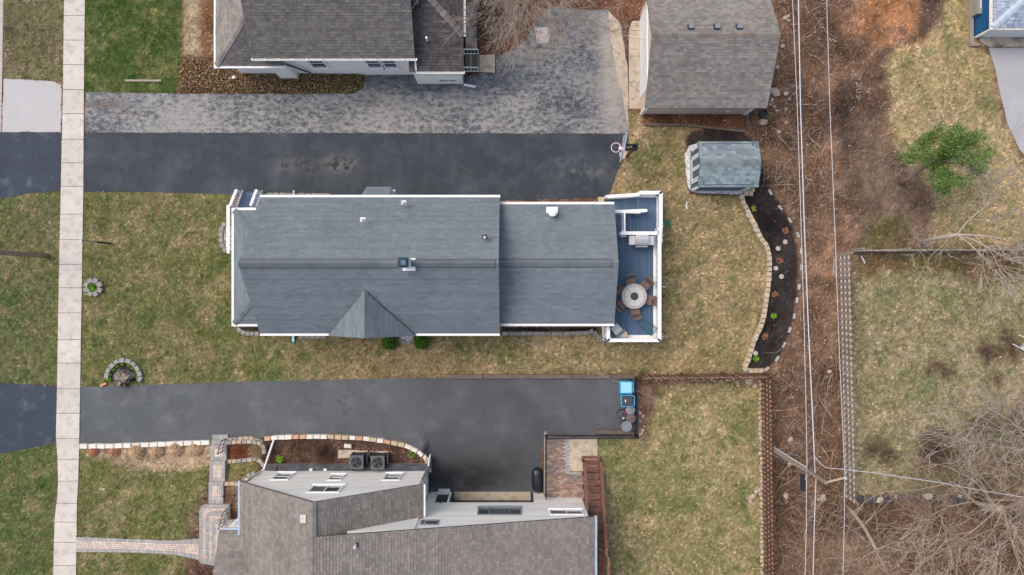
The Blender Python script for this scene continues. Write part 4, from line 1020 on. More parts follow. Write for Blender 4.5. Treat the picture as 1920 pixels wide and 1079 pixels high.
MB().box((p.x - .02, W(0, 22, .5).y + .3, .78), (.05, .5, .012)).build('stripe', mt['white'], ub)

# ================================================================ lower house
H6 = thing('house', 'beige-sided gabled house with brown shingle roofs cut by the bottom edge', 'house', W(760, 1000))
KL = dict(expo=.14, tab=.19, lift=.018, two=True, jit=1)
rx, rz = -8.64, 6.67
slope(H6, [(-13.07, -9.32, 3.1), (-13.07, -22, 3.1), (rx, -22, rz), (rx, -9.32, rz)], PAL_LOW, mt['sh_mix'], seed=61, **KL)
slope(H6, [(-4.22, -10.95, 3.6), (-4.22, -9.32, 3.6), (rx, -9.32, rz), (rx, -10.95, rz)], PAL_LOW, mt['sh_mix'], seed=62, **KL)
slope(H6, [(3.9, -22, 3.75), (3.9, -10.82, 3.75), (rx, -10.82, rz + .03), (rx, -22, rz + .03)], PAL_LOW, mt['sh_mix'], seed=63, **KL)
m = MB(); y = -9.32
while y > -21.5:
    c = random.choice(PAL_LOW)
    for s, kk in ((-1, .8), (1, .45)): m.quad((rx, y, rz + .075), (rx, y - .29, rz + .07), (rx + s * .15, y - .29, rz + .065 - .15 * kk), (rx + s * .15, y, rz + .07 - .15 * kk), c)
    y -= .3
m.build('ridge_cap', mt['sh_mix'], H6)
NW = -9.45
wallface(H6, [(-4.45, NW, -1.2), (-12.82, NW, -.1), (-12.82, NW, 3.2), (rx, NW, rz - .15), (-4.45, NW, 3.65)], mt['siding'])
wallface(H6, [(-4.45, -10.95, -1.2), (-4.45, NW, -1.2), (-4.45, NW, 3.62), (-4.45, -10.95, 3.62)], mt['siding'])
wallface(H6, [(-12.82, NW, 0), (-12.82, -21.5, 0), (-12.82, -21.5, 3.2), (-12.82, NW, 3.2)], mt['siding'])
BW = -10.95
# back wall in pieces round the garage opening (x -3.2..1.05) and the side door (x -3.95..-3.35)
gx0, gx1, gz = -3.15, 1.05, .92
wallface(H6, [(3.65, BW, gz), (-4.4, BW, gz), (-4.4, BW, 5.45), (3.65, BW, 3.75)], mt['siding'])
for a, b in ((-3.32, gx0), (gx1, 3.65), (-4.4, -3.95)): wallface(H6, [(b, BW, -1.2), (a, BW, -1.2), (a, BW, gz), (b, BW, gz)], mt['siding'])
wallface(H6, [(rx + .2, BW - .01, 2), (rx + .2, BW - .01, 5.9), (-4.4, BW - .01, 5.5), (-4.4, BW - .01, 2)][::-1], mt['siding'], boards=False)
wallface(H6, [(3.65, -21.5, -.2), (3.65, BW, -.2), (3.65, BW, 3.75), (3.65, -21.5, 3.75)], mt['siding'])
gd = MB().box(((gx0 + gx1) / 2, BW - .5, -1.15), (gx1 - gx0, .05, 2.1)).build('garage_door', mt['darkdoor'], H6)
for i in range(4):
    MB().box(((gx0 + gx1) / 2, BW - .46, -1.12 + i * .52), (gx1 - gx0 - .1, .03, .48)).build('door_panel', mt['darkdoor'], gd)
MB().box(((gx0 + gx1) / 2, BW - .22, -1.19), (gx1 - gx0, .46, .07)).build('garage_sill', mt['slabold'], H6)
for xx in (gx0, gx1): MB().box((xx, BW - .22, -1.19), (.1, .5, 2.11)).build('door_jamb', mt['darkgrey'], H6)
sdoor = MB().box((-3.64, BW - .16, -1.15), (.6, .05, 2.06)).build('side_door', mt['darkdoor'], H6)
MB().box((-3.42, BW - .1, -.2), (.06, .08, .06)).build('door_knob', mt['blackmetal'], sdoor)
MB().box((-3.64, BW + .02, -1.19), (.62, .3, .1)).build('door_sill', mt['white'], H6)
MB().lathe((-3.62, BW + .14, .98), [(.03, 0), (.07, .04), (.07, .18), (.02, .24)], 12).build('wall_lamp', mt['blackmetal'], H6)
window(H6, (.42, BW, 1.96), (-1, 0, 0), (0, 1, 0), 2.06, 1.12, mat='midgrey', div='3')
window(H6, (3.42, BW, 2.32), (-1, 0, 0), (0, 1, 0), 1.56, .74, mat='white', div='v')
window(H6, (-3.45, BW, 4.0), (-1, 0, 0), (0, 1, 0), .76, .62, mat='midgrey', div='n', sill=False)
for xc, w, z0_, z1_ in ((-11.42, .78, 1.08, 2.36), (-8.72, .62, 1.42, 2.42), (-5.94, .78, 1.2, 2.42)):
    window(H6, (xc + w / 2, NW, z0_), (-1, 0, 0), (0, 1, 0), w, z1_ - z0_, div='h', fr=.1)
window(H6, (-8.0, NW, 3.52), (-1, 0, 0), (0, 1, 0), 1.42, 1.14, div='v', fr=.11)
# low skirt roof along the foot of the north wall
slope(H6, [(-4.4, -9.12, .32), (-12.7, -9.12, .32), (-12.7, -9.44, .5), (-4.4, -9.44, .5)], [lin(c) for c in ((84, 84, 88), (94, 94, 98), (76, 76, 80))], mt['sh_mix'], seed=64, expo=.12, tab=.25, thick=.05)
MB().box((-8.55, -9.28, -.2), (8.26, .26, .5)).build('foundation', mt['stone'], H6)
for px_ in (610, 583): p = W(px_, 880, .5); MB().box((p.x, -9.36, .44), (.16, .1, .12)).build('wall_vent', mt['white'], H6)
MB().tube([(-4.15, -9.35, 3.5), (-4.35, -9.3, 3.0), W(803, 876, .35), W(807, 852, .15)], .055, 8).build('downspout', mt['galv'], H6)
MB().tube([W(462, 899, 2.9), W(490, 884, .55), W(495, 879, .4), W(515, 820, .12)], .05, 8).build('downspout', mt['gutter'], H6)
gutter(H6, (-13.13, -9.3, 2.98), (-13.13, -11.9, 2.98), 'gutterblue', .1)
gutter(H6, (-4.16, -9.34, 3.48), (-4.16, -10.9, 3.48), 'white', .1); gutter(H6, (3.96, -10.8, 3.63), (3.96, -21, 3.63), 'gutterblue', .12)
m = MB().beam((-13.07, -9.36, 2.95), (rx, -9.36, rz - .15), .03, .14).beam((-4.22, -9.36, 3.45), (rx, -9.36, rz - .15), .03, .14).beam((3.9, -10.87, 3.6), (rx, -10.87, rz - .13), .03, .14)
m.build('rake_board', mt['palegrey'], H6)
p = W(571, 970, 6.2); rv = MB().box((p.x, p.y, 6.1), (.26, .36, .36)).build('roof_vent', mt['palegrey'], H6)
pipevent(H6, 667, 1023, 6.3, 'blackmetal')
# entrance gable roof on the left
slope(H6, [(-14.14, -11.73, 2.9), (-11.6, -11.73, 2.9), (-11.6, -15.5, 4.5), (-14.14, -15.5, 4.5)], PAL_LOW, mt['sh_mix'], seed=65, expo=.16, tab=.24, lift=.022, two=True, jit=1)
gutter(H6, (-14.14, -11.67, 2.78), (-13.0, -11.67, 2.78), 'gutterblue', .1)
wallface(H6, [(-12.84, -11.9, 0), (-13.9, -11.9, 0), (-13.9, -11.9, 2.8), (-12.84, -11.9, 2.8)], mt['siding'])
MB().beam((-12.95, -10.9, 2.9), (-13.7, -11.65, 2.7), .12, .1).build('soffit_board', mt['palegrey'], H6)

# ================================================================ things on the deck
def P_(px, py, z): return W(px, py, z)
gp = P_(1203, 451, DZ + .9)
BB = thing('gas_grill', 'stainless steel gas grill with side shelves against the white deck rail', 'grill', (gp.x, gp.y, DZ))
MB().box((gp.x, gp.y, DZ + .12), (.62, .46, .74)).build('cabinet', mt['darkgrey'], BB)
m = MB()
prof = [(-.27, .86), (-.27, .95), (-.2, 1.1), (-.02, 1.16), (.16, 1.1), (.25, .98), (.27, .86)]
vs = [(gp.x + s * .31, gp.y - a, DZ + b) for s in (-1, 1) for a, b in prof]; k = len(prof)
m.add(vs, [tuple(range(k)), tuple(range(2 * k - 1, k - 1, -1))] + [(i, i + 1, k + i + 1, k + i) for i in range(k - 1)] + [(k - 1, 0, k, 2 * k - 1)])
lid = m.build('lid', mt['steel'], BB)
MB().tube([(gp.x - .26, gp.y - .31, DZ + .98), (gp.x + .26, gp.y - .31, DZ + .98)], .018, 8).build('handle', mt['steel'], lid)
for s in (-1, 1): MB().box((gp.x + s * .47, gp.y + .0, DZ + .84), (.3, .46, .05), 0, (1, 1, 1), .94).build('side_shelf', mt['steel'], BB)
MB().box((gp.x, gp.y - .3, DZ + .78), (.62, .1, .07)).build('control_panel', mt['midgrey'], BB)
for i in range(4): MB().lathe((gp.x - .22 + i * .145, gp.y - .365, DZ + .80), [(.022, 0), (.022, .03)], 8).build('knob', mt['blackmetal'], BB)
for sx in (-.27, .27):
    for sy in (-.18, .18): MB().lathe((gp.x + sx, gp.y + sy, DZ), [(.045, 0), (.05, .06), (.03, .12)], 10).build('caster', mt['blackmetal'], BB)

tp = P_(1189.5, 556, DZ + .72)
T = thing('fire_table', 'round pale stone fire-pit table among brown chairs on the blue deck', 'table', (tp.x, tp.y, DZ))
MB().lathe((tp.x, tp.y, DZ + .64), [(.60, 0), (.63, .02), (.63, .06), (.60, .075)], 40).build('rim', mt['tablerim'], T)
MB().lathe((tp.x, tp.y, DZ + .70), [(.555, 0), (.55, .022)], 40).build('border_ring', mt['tabletop'], T)
MB().lathe((tp.x, tp.y, DZ + .70), [(.515, 0), (.515, .027)], 40).build('dark_ring', mt['tablering'], T)
for i in range(8):
    a0, a1 = i * math.pi / 4 + .012, (i + 1) * math.pi / 4 - .012
    pts = [(tp.x + r * math.cos(t), tp.y + r * math.sin(t)) for r, ts in ((.495, np.linspace(a0, a1, 6)), (.2, np.linspace(a1, a0, 4))) for t in ts]
    MB().prism(pts, DZ + .71, DZ + .732).build('stone_segment', mt['tabletop'], T)
MB().lathe((tp.x, tp.y, DZ + .70), [(.19, 0), (.19, .035), (.1, .045), (.1, .03), (.05, .03), (.05, .045)], 28).build('burner_cover', mt['darkgrey'], T)
MB().lathe((tp.x, tp.y, DZ), [(.34, 0), (.38, .05), (.38, .6), (.45, .64)], 24).build('base', mt['wicker'], T)
def wicker_chair(px, py, label):
    c = P_(px, py, DZ + .6)
    C = thing('dining_chair', label, 'chair', (c.x, c.y, DZ), 'brown wicker chairs round the fire table')
    ang = math.atan2(tp.y - c.y, tp.x - c.x)            # faces the table
    d = Vector((math.cos(ang), math.sin(ang), 0)); s = Vector((-d.y, d.x, 0)); c = Vector((c.x, c.y, DZ))
    MB().beam(c + d * -.12 + Vector((0, 0, .40)), c + d * .34 + Vector((0, 0, .40)), .46, .08).build('seat', mt['wicker'], C)
    n = 6; vs = []
    for t in (0, 1):
        for i in range(n + 1):
            q = (i / n - .5) * 2; bow = .05 * (1 - q * q)
            for z, k in ((.44, 0), (.86, .1)):
                vs.append(c + d * (-.14 - bow - k - t * .06) + s * (q * (.25 if z < .6 else .23)) + Vector((0, 0, z)))
    fs = []; o2 = 2 * (n + 1)
    for i in range(n):
        a = 2 * i; fs += [(a, a + 2, a + 3, a + 1), (o2 + a, o2 + a + 1, o2 + a + 3, o2 + a + 2), (a + 1, a + 3, o2 + a + 3, o2 + a + 1), (a, o2 + a, o2 + a + 2, a + 2)]
    fs += [(0, 1, o2 + 1, o2), (2 * n, o2 + 2 * n, o2 + 2 * n + 1, 2 * n + 1)]
    MB().add(vs, fs).build('backrest', mt['wicker'], C)
    for a in (-.1, .3):
        for b in (-.19, .19): MB().box(c + d * a + s * b, (.04, .04, .36)).build('leg', mt['wicker'], C)
for (px, py, lb) in ((1183, 527.5, 'brown wicker chair above the fire table, nearest the house-side rail gap'), (1212, 534, 'brown wicker chair at the upper right of the fire table'),
                     (1219, 563, 'brown wicker chair right of the fire table, beside the baluster rail'), (1192.5, 586, 'brown wicker chair directly below the fire table'),
                     (1166, 572, 'brown wicker chair at the lower left of the fire table'), (1164, 545, 'brown wicker chair at the upper left, tucked by the annex eave')):
    wicker_chair(px, py, lb)
def slat_chair(name, label, px, py, z, ang, m1, cush=None, group=None, arms=True, sc=1.0):
    c = W(px, py, z + .4); C = thing(name, label, 'chair', (c.x, c.y, z), group)
    d = Vector((math.cos(ang), math.sin(ang), 0)); s = Vector((-d.y, d.x, 0)); c = Vector((c.x, c.y, z)); up = Vector((0, 0, 1))
    for i in range(5): MB().beam(c + d * (-.2 + i * .115) * sc + s * .27 * sc + up * (.32 + i * .02) * sc, c + d * (-.2 + i * .115) * sc - s * .27 * sc + up * (.32 + i * .02) * sc, .1 * sc, .025).build('seat_slat', mt[m1], C)
    for i in range(5):
        q = (i - 2) * .11 * sc
        MB().beam(c - d * .22 * sc + s * q * .85 + up * .3 * sc, c - d * (.52 - abs(i - 2) * .02) * sc + s * q * 1.1 + up * (.95 - abs(i - 2) * .05) * sc, .095 * sc, .022, up=d).build('back_slat', mt[m1], C)
    for b in (-1, 1):
        if arms: MB().beam(c + s * b * .34 * sc - d * .34 * sc + up * .56 * sc, c + s * b * .34 * sc + d * .36 * sc + up * .56 * sc, .13 * sc, .025).build('arm', mt[m1], C)
        MB().beam(c + s * b * .30 * sc + d * .3 * sc + up * 0, c + s * b * .30 * sc + d * .3 * sc + up * .55 * sc, .05, .09, up=d).build('leg', mt[m1], C)
        MB().beam(c + s * b * .29 * sc + d * .3 * sc + up * .36 * sc, c + s * b * .29 * sc - d * .5 * sc + up * .03 * sc, .05, .11).build('side_rail', mt[m1], C)
    if cush: MB().beam(c - d * .2 + up * .44, c + d * .24 + up * .47, .44, .09).build('cushion', mt[cush], C)
    return C
slat_chair('adirondack_chair', 'slate-grey slatted garden chair with pale cushion in the deck corner', 1155, 618, DZ, math.radians(42), 'greychair', 'cushion', sc=.9)
sp = W(1170.5, 627, DZ + .45)
stb = thing('side_table', 'small tan octagonal side table beside the cushioned garden chair', 'table', (sp.x, sp.y, DZ))
MB().lathe((sp.x, sp.y, DZ + .41), [(.16, 0), (.175, .02), (.165, .04)], 8).build('top', mt['tan'], stb)
for i in range(4): t = i * math.pi / 2 + .4; MB().box((sp.x + .1 * math.cos(t), sp.y + .1 * math.sin(t), DZ), (.035, .035, .41)).build('leg', mt['tan'], stb)
# teal folding chair
fc = W(1216, 614, DZ + .4); FCH = thing('folding_chair', 'teal wire folding chair in the lower right corner of the deck', 'chair', (fc.x, fc.y, DZ))
ang = math.radians(135); d = Vector((math.cos(ang), math.sin(ang), 0)); s = Vector((-d.y, d.x, 0)); c = Vector((fc.x, fc.y, DZ)); up = Vector((0, 0, 1))
for i in range(6): MB().tube([c + d * (-.2 + i * .08) + s * .22 + up * .42, c + d * (-.2 + i * .08) - s * .22 + up * .42], .012, 6).build('seat_bar', mt['teal'], FCH)
for b in (-1, 1):
    MB().tube([c + s * b * .24 + d * .26, c + s * b * .24 - d * .24 + up * .5, c + s * b * .24 - d * .34 + up * .9], .014, 6).build('back_leg', mt['teal'], FCH)
    MB().tube([c + s * b * .22 - d * .28, c + s * b * .22 + d * .24 + up * .43], .014, 6).build('front_leg', mt['teal'], FCH)
for i in range(4): MB().tube([c - d * (.26 + i * .025) + s * .24 + up * (.56 + i * .1), c - d * (.26 + i * .025) - s * .24 + up * (.56 + i * .1)], .012, 6).build('back_bar', mt['teal'], FCH)
slat_chair('garden_chair', 'pale grey slatted chair cut by the right edge of the picture', 1928, 648, 0, math.radians(-35), 'palegrey')

# ================================================================ poles, wires, hoop
UP = thing('utility_pole', 'leaning-looking wooden utility pole behind the brown fence with wires', 'utility pole', W(1437, 836))
pb = W(1437, 836); PT = 7.6
MB().tube([pb, (pb.x, pb.y, 4), (pb.x, pb.y, PT)], [.105, .095, .08], 12).build('pole', mt['polewood'], UP)
ptop = Vector((pb.x, pb.y, PT))
def at(px, py, z): return W(px, py, z)
MB().beam(ptop + Vector((0, -.02, -.12)), at(1584, 896, PT - .1), .07, .07).build('crossarm', mt['tan'], UP)
MB().lathe(at(1584, 896, PT - .05), [(.05, 0), (.07, .05), (.04, .12)], 10).build('insulator', mt['wire'], UP)
MB().tube([(pb.x - .02, pb.y + .16, 0), (pb.x - .02, pb.y + .15, 5.4)], .035, 8).build('conduit', mt['wire'], UP)
p = at(1510, 893, 5.9); MB().box((p.x, p.y - .35, 5.5), (.16, .7, .3)).build('terminal_box', mt['blackmetal'], UP)
MB().tube([(pb.x, pb.y, 5.9), at(1513, 884, 6.0), at(1510, 900, 5.9)], .03, 6).build('bracket', mt['galv'], UP)
MB().beam((pb.x - .1, pb.y - .1, 6.2), at(1530, 888, 6.3), .06, .06).build('bracket', mt['blackmetal'], UP)
def wire(label, pts, r, group=None):
    P = [at(*q) for q in pts]; out = []
    for a, b in zip(P[:-1], P[1:]):
        n = max(2, int((b - a).length / 1.2))
        for i in range(n): out.append(a.lerp(b, i / n))
    out.append(P[-1])
    o = MB().tube(out, r, 6).build('overhead_wire', mt['wire'], smooth=True)
    return tag(o, label, 'wire', group)
wire('thin overhead wire left of the thick cable, upper half', [(1481, -160, 6.4), (1486, 0, 6.3), (1495, 200, 6.1), (1502, 420, 5.95), (1508, 620, 5.95), (1513, 846, 6.0), (1513, 884, 6.0)], .014)
wire('thick pale overhead cable running the height of the picture to the pole', [(1492, -160, 6.5), (1497, 0, 6.4), (1501, 200, 6.2), (1508, 420, 6.1), (1516, 620, 6.1), (1524, 790, 6.2), (1528, 880, 6.3)], .025)
wire('thin overhead wire right of the thick cable, reaching the crossarm', [(1547, -160, 7.6), (1550, 0, 7.4), (1556, 200, 7.2), (1565, 420, 7.15), (1573, 640, 7.2), (1580, 800, 7.4), (1584, 896, PT + .08)], .013)
wire('thin overhead wire below the pole, left of three', [(1512, 890, 6.0), (1512, 980, 5.9), (1509, 1100, 5.9), (1507, 1240, 6.0)], .014)
wire('thick overhead cable below the pole, middle of three', [(1528, 880, 6.3), (1530, 900, 6.2), (1527, 980, 6.1), (1524, 1100, 6.1), (1520, 1240, 6.3)], .02)
wire('thin overhead wire below the crossarm, right of three', [(1584, 896, PT + .08), (1583, 980, 7.5), (1580, 1100, 7.4), (1576, 1240, 7.5)], .013)
wire('pale overhead service wire running right from the pole over the fenced lawn', [(1527, 856, 6.25), (1537, 868, 6.2), (1548, 877, 6.2), (1640, 887, 5.9), (1760, 905, 5.7), (1850, 922, 5.7), (2100, 960, 6)], .017)
wire('hair-thin service wire slanting from the pole across the lawn to the main house', [(1513, 884, 6.0), (1440, 848, 5.4), (1340, 800, 4.8), (1210, 740, 4.2), (1100, 690, 3.7), (960, 632, 3.2)], .0035)
LP = W(88, 480)
o = MB().tube([LP, (LP.x, LP.y, 4), (LP.x, LP.y, 9.5)], [.13, .12, .1], 14).build('utility_pole', mt['polewood'], smooth=True)
tag(o, 'brown wooden utility pole on the parkway grass leaning out past the left edge', 'utility pole')
SP = thing('sign_post', 'slim metal post with black lower sleeve on the front lawn beside the sidewalk', 'post', W(207, 457))
q = W(207, 457)
MB().tube([q, (q.x, q.y, 1.35)], .05, 8).build('sleeve', mt['blackmetal'], SP)
MB().tube([(q.x, q.y, 1.35), (q.x, q.y, 2.75)], .03, 8).build('post', mt['galv'], SP)

HP = W(1174, 295)
BH = thing('basketball_hoop', 'basketball hoop with clear backboard at the end of the sealed driveway', 'basketball hoop', HP)
MB().box((HP.x, HP.y, 0), (.11, .11, 3.0)).build('post', M('rusty_post', lin((122, 66, 48)), .7, n1=(5, .2)), BH)
rc = W(1155, 277, 3.05)
bbc = W(1168.5, 277, 3.3); nrm = (Vector((rc.x, rc.y, 0)) - Vector((bbc.x, bbc.y, 0))).normalized()
tang = Vector((-nrm.y, nrm.x, 0))
bd = MB().beam(bbc - tang * .62 + Vector((0, 0, .1)), bbc + tang * .62 + Vector((0, 0, .1)), .03, .9).build('backboard', M('clear_board', lin((176, 196, 206)), .2, spec=.6), BH)
m = MB()
for z in (-.36, .56): m.beam(bbc - tang * .65 + Vector((0, 0, z)), bbc + tang * .65 + Vector((0, 0, z)), .05, .05)
m.build('board_frame', mt['galv'], bd)
ring = [Vector((rc.x, rc.y, 3.05)) + Vector((math.cos(t) * .225, math.sin(t) * .225, 0)) for t in np.linspace(0, 2 * math.pi, 25)]
rg = MB().tube(ring, .02, 6, cap=False).build('rim', mt['rim'], BH, smooth=True)
MB().box((bbc + nrm * .1 - Vector((0, 0, .3)))[:], (.16, .14, .08), math.atan2(nrm.y, nrm.x)).build('bracket', mt['rim'], rg)
for s in (-.12, .12):
    for z in (3.15, 3.5): MB().beam(bbc + tang * s + Vector((0, 0, z - 3.3)), Vector((HP.x, HP.y, z - .35)) + tang * s * .6 + Vector((.12, 0, 0)), .05, .05).build('arm', mt['blackmetal'], BH)
MB().box((HP.x + .02, HP.y + .0, 2.6), (.2, .3, .4)).build('arm_joint', mt['blackmetal'], BH)
MB().box((HP.x - .14, HP.y + .1, 0), (.4, .36, .06), .3).build('footing', mt['slabold'], BH)

# ================================================================ fences
mt['brownwood_rail'] = M('painted_lit_brown_rail', lin((188, 160, 140)), .8, n2=(30, .15))  # rail colour lightened to imitate light on the rail tops
mt['greywood_rail'] = M('painted_lit_grey_rail', lin((204, 194, 182)), .8, n2=(30, .12))  # same painted light for the grey rails seen between pickets
def fence(name, label, a, b, h, mat, ph=.24, pw=.14, capt=True):
    a, b = Vector((a[0], a[1], 0)), Vector((b[0], b[1], 0)); d = (b - a); L_ = d.length; d.normalize(); s = Vector((-d.y, d.x, 0)); up = Vector((0, 0, 1))
    Fn = thing(name, label, 'fence', a); ang = math.atan2(d.y, d.x)
    for z in (.25, h * .52, h - .22):
        n = max(1, round(L_ / 2.4))
        for i in range(n): MB().beam(a + d * (L_ * i / n + .01) + up * z, a + d * (L_ * (i + 1) / n - .01) + up * z, .045, .09).build('rail', mt[mat + '_rail'], Fn)
    mesh = MB().box((0, 0, 0), (pw, .02, h - .06)).mesh('picket', mt[mat])
    n = int(L_ / ph)
    for i in range(n):
        for side in (0, 1):
            p = a + d * (ph * (i + .25 + .5 * side)) + s * (.034 * (1 if side else -1))
            place('picket', mesh, Fn, (p.x, p.y, .05 + random.uniform(-.015, .02)), (random.uniform(-.012, .012), random.uniform(-.012, .012), ang))
    k = max(1, round(L_ / 2.4))
    for i in range(k + 1):
        p = a + d * min(L_ * i / k, L_) + s * .09
        MB().box((p.x, p.y, 0), (.09, .09, h + .02), ang).build('post', mt[mat], Fn)
    return Fn
fence('fence', 'brown shadow-box fence running down the picture right of the lower lawn', W(1428, 704), W(1434, 1120), 1.5, 'brownwood')
fence('fence', 'brown shadow-box fence seen edge-on below the back lawn', W(1200, 704.5), W(1427, 702), 1.45, 'brownwood')
fence('fence', 'weathered grey shadow-box fence running down the left of the far fenced lawn', W(1572, 476), W(1583, 931), 1.4, 'greywood', ph=.3, pw=.13)
fence('fence', 'weathered grey fence seen edge-on above the far fenced lawn', W(1597, 472), W(2010, 470), 1.4, 'greywood', ph=.3, pw=.13)
PAVE['fa'] = [(1422, 700), (1436, 700), (1440, 1100), (1428, 1100)]

RA = thing('metal_railing', 'black metal railing round the bins and the paver patio edge', 'railing', W(1100, 818))
A1, B1, C1, D1 = W(1023, 816), W(1191, 815), W(1190, 708), W(1022.5, 926)
for a, b in ((A1, B1), (B1, C1), (A1, D1)):
    railing(RA, a, b, h=1.0, step=.13, mat='blackmetal', bw=.025, topw=.06, toph=.045, low=.1, postw=.06)

# timbers along the drive
TB = thing('timber_edge', 'old timber retaining edge along the top of the lower driveway', 'border', W(1000, 706))
xs = [836, 905, 985, 1072, 1145, 1190]
for a, b in zip(xs[:-1], xs[1:]): MB().beam(W(a + .6, 706 + random.uniform(-.4, .4), .09), W(b - .6, 706.5 + random.uniform(-.4, .4), .09), .2, .2).build('timber', mt['timber'], TB)
TB2 = thing('timber_curb', 'short timber curb inside the black railing below the bins', 'border', W(1155, 810))
MB().beam(W(1119, 809, .1), W(1188, 811, .1), .2, .2).build('timber', mt['timber'], TB2)
MB().beam(W(1186, 795, .25), W(1187, 806, .25), .2, .12).build('timber', mt['timber'], TB2)
TB3 = thing('timber_border', 'warped timber border between garage bed and back lawn', 'border', W(1300, 237))
for a, b in (((1208, 233.5), (1274, 235)), ((1276, 234), (1340, 241)), ((1341, 241), (1398, 247)), ((1402, 243), (1400, 211))):
    MB().beam(W(a[0], a[1], .08), W(b[0], b[1], .08), .13, .17).build('timber', mt['timber'], TB3)

# ================================================================ stone edgings
def stone_mesh(sx, sy, sz, seed, mat):
    r = random.Random(seed); m = MB(); J = lambda k: r.uniform(-k, k)
    vs = []
    for z, k in ((-.04, 1.0), (sz * .72, 1.0), (sz, .84)):
        for a, b in ((-1, -1), (1, -1), (1, 1), (-1, 1)): vs.append((a * sx / 2 * k + J(sx * .05), b * sy / 2 * k + J(sy * .06), z + (J(.012) if z > 0 else 0)))
    fs = [(8, 9, 10, 11)]
    for l in (0, 4):
        for i in range(4): fs.append((l + i, l + (i + 1) % 4, l + 4 + (i + 1) % 4, l + 4 + i))
    return m.add(vs, fs).mesh('stone', mat)
def edging(name, label, pts, size, depth, h, mats, gap=.012, closed=False, parent=None, dz=0.0, cat='stone edging', vary=.2, follow=True):
    """blocks laid one after another along a pixel polyline"""
    P = [G(*p) for p in pts]
    if closed: P.append(P[0])
    E = parent or thing(name, label, cat, P[0])
    seg = [(P[i + 1] - P[i]).xy.length for i in range(len(P) - 1)]; tot = sum(seg)
    n = max(1, round(tot / size)); w = tot / n
    bank = [stone_mesh(w * random.uniform(1 - vary * .3, 1) - gap, depth * random.uniform(.9, 1.08), h, 100 + i, mt[mats[i % len(mats)]]) for i in range(max(5, len(mats)))]
    def pos(t):
        for i, s in enumerate(seg):
            if t <= s or i == len(seg) - 1: return P[i].lerp(P[i + 1], min(1, t / s)), math.atan2(P[i + 1].y - P[i].y, P[i + 1].x - P[i].x)
            t -= s
    for i in range(n):
        p, _ = pos((i + .5) * w); a, _ = pos(i * w + .01); b, _ = pos((i + 1) * w - .01)
        ang = math.atan2(b.y - a.y, b.x - a.x) + (math.pi if random.random() < .5 else 0)
        place('stone', random.choice(bank), E, (p.x, p.y, p.z + dz + random.uniform(-.01, .012)), (0, 0, ang + random.uniform(-.05, .05)))
    return E
edging('stone_edging', 'row of white limestone blocks between lower driveway and front grass', [(152, 836), (200, 836), (270, 834), (340, 831), (396, 829)], .46, .24, .2, ['whitestone'])
edging('stone_edging', 'curved edging of pale and pink limestone blocks round the air conditioner bed', [(497, 822), (520, 820), (560, 818), (620, 818), (680, 821), (720, 826), (760, 834), (785, 846), (798, 858), (804, 870), (805, 884)], .37, .24, .24, ['whitestone', 'tanstone', 'whitestone', 'pinkstone', 'tanstone', 'whitestone', 'whitestone'])
for k, dzz in enumerate((.0, .13)):
    edging('stone_edging', 'stacked tan block wall of the upper terrace beside the paver steps' if k == 0 else 'top course of tan blocks on the upper terrace beside the paver steps',
           [(428, 824 + 5 * k), (450, 822 + 5 * k), (475, 822 + 5 * k), (490, 826 + 4 * k), (497, 836 + k), (498, 850)], .26, .2, .16, ['stone', 'tanstone'], dz=dzz)
edging('stone_edging', 'tan block edging of the middle terrace beside the paver steps', [(426, 865), (445, 864), (465, 862), (482, 860), (492, 866), (495, 875)], .28, .2, .16, ['tanstone', 'stone'])
edging('stone_edging', 'short tan block edging of the lowest terrace beside the paver steps', [(420, 907), (435, 906), (452, 908)], .27, .2, .16, ['tanstone'])
edging('stone_edging', 'grey block edging curving under the house gutter beside the lower terrace', [(456, 900), (466, 892), (480, 886)], .26, .2, .12, ['stone'])
edging('garden_wall', 'long curved tan block wall between back lawn and black mulch bed', [(1389, 366), (1391, 378), (1400, 396), (1412, 420), (1424, 446), (1436, 462), (1441, 482), (1441, 510), (1438, 540), (1434, 570), (1430, 596), (1424, 615), (1414, 633), (1408, 652), (1402, 672), (1394, 690), (1405, 695), (1430, 695)], .27, .25, .22, ['tanstone'])
edging('stone_edging', 'two short tan block rows by the corner of the shed', [(1393, 363), (1411, 364)], .3, .24, .2, ['tanstone'])
edging('stone_edging', 'pair of tan blocks against the shed corner', [(1410, 353), (1410, 361)], .2, .18, .2, ['tanstone'])
edging('stone_edging', 'straight grey block edging along the annex wall', [(942, 625.5), (1000, 625.5), (1060, 625.5), (1105, 624), (1112, 618)], .32, .2, .14, ['stone'])
edging('stone_edging', 'curved grey block edging by the white deck corner', [(1114, 622), (1120, 632), (1128, 638), (1134, 639)], .3, .24, .14, ['stone'])
edging('stone_edging', 'curved grey block edging before the white front porch rail', [(424, 418), (417, 428), (415, 442), (416, 456), (420, 466), (426, 473)], .3, .22, .13, ['stone'])
edging('stone_edging', 'grey block edging under the lower front corner of the main roof', [(446, 616), (455, 623), (465, 626), (487, 626)], .27, .22, .13, ['stone'])
edging('stone_edging', 'small grey block arc between the two round bushes', [(747, 634), (752, 641), (762, 643.5), (772, 641), (777, 634)], .26, .2, .13, ['stone'])
edging('stone_edging', 'thin row of grey blocks on the driveway side of the main house', [(490, 365.5), (530, 365), (575, 365.5), (620, 366.5)], .32, .16, .12, ['stone'])
edging('stone_edging', 'low grey blocks under the side eave left of the cross gable', [(560, 631.5), (585, 632), (612, 632)], .3, .2, .1, ['stone'])
RB = edging('planter_ring', 'round grey block planter ring on the front lawn beside the sidewalk', [(177 + 13.5 * math.cos(t), 539 + 13.5 * math.sin(t)) for t in np.linspace(0, 2 * math.pi, 13)[:-1]], .29, .26, .2, ['stone'], closed=True, cat='planter')
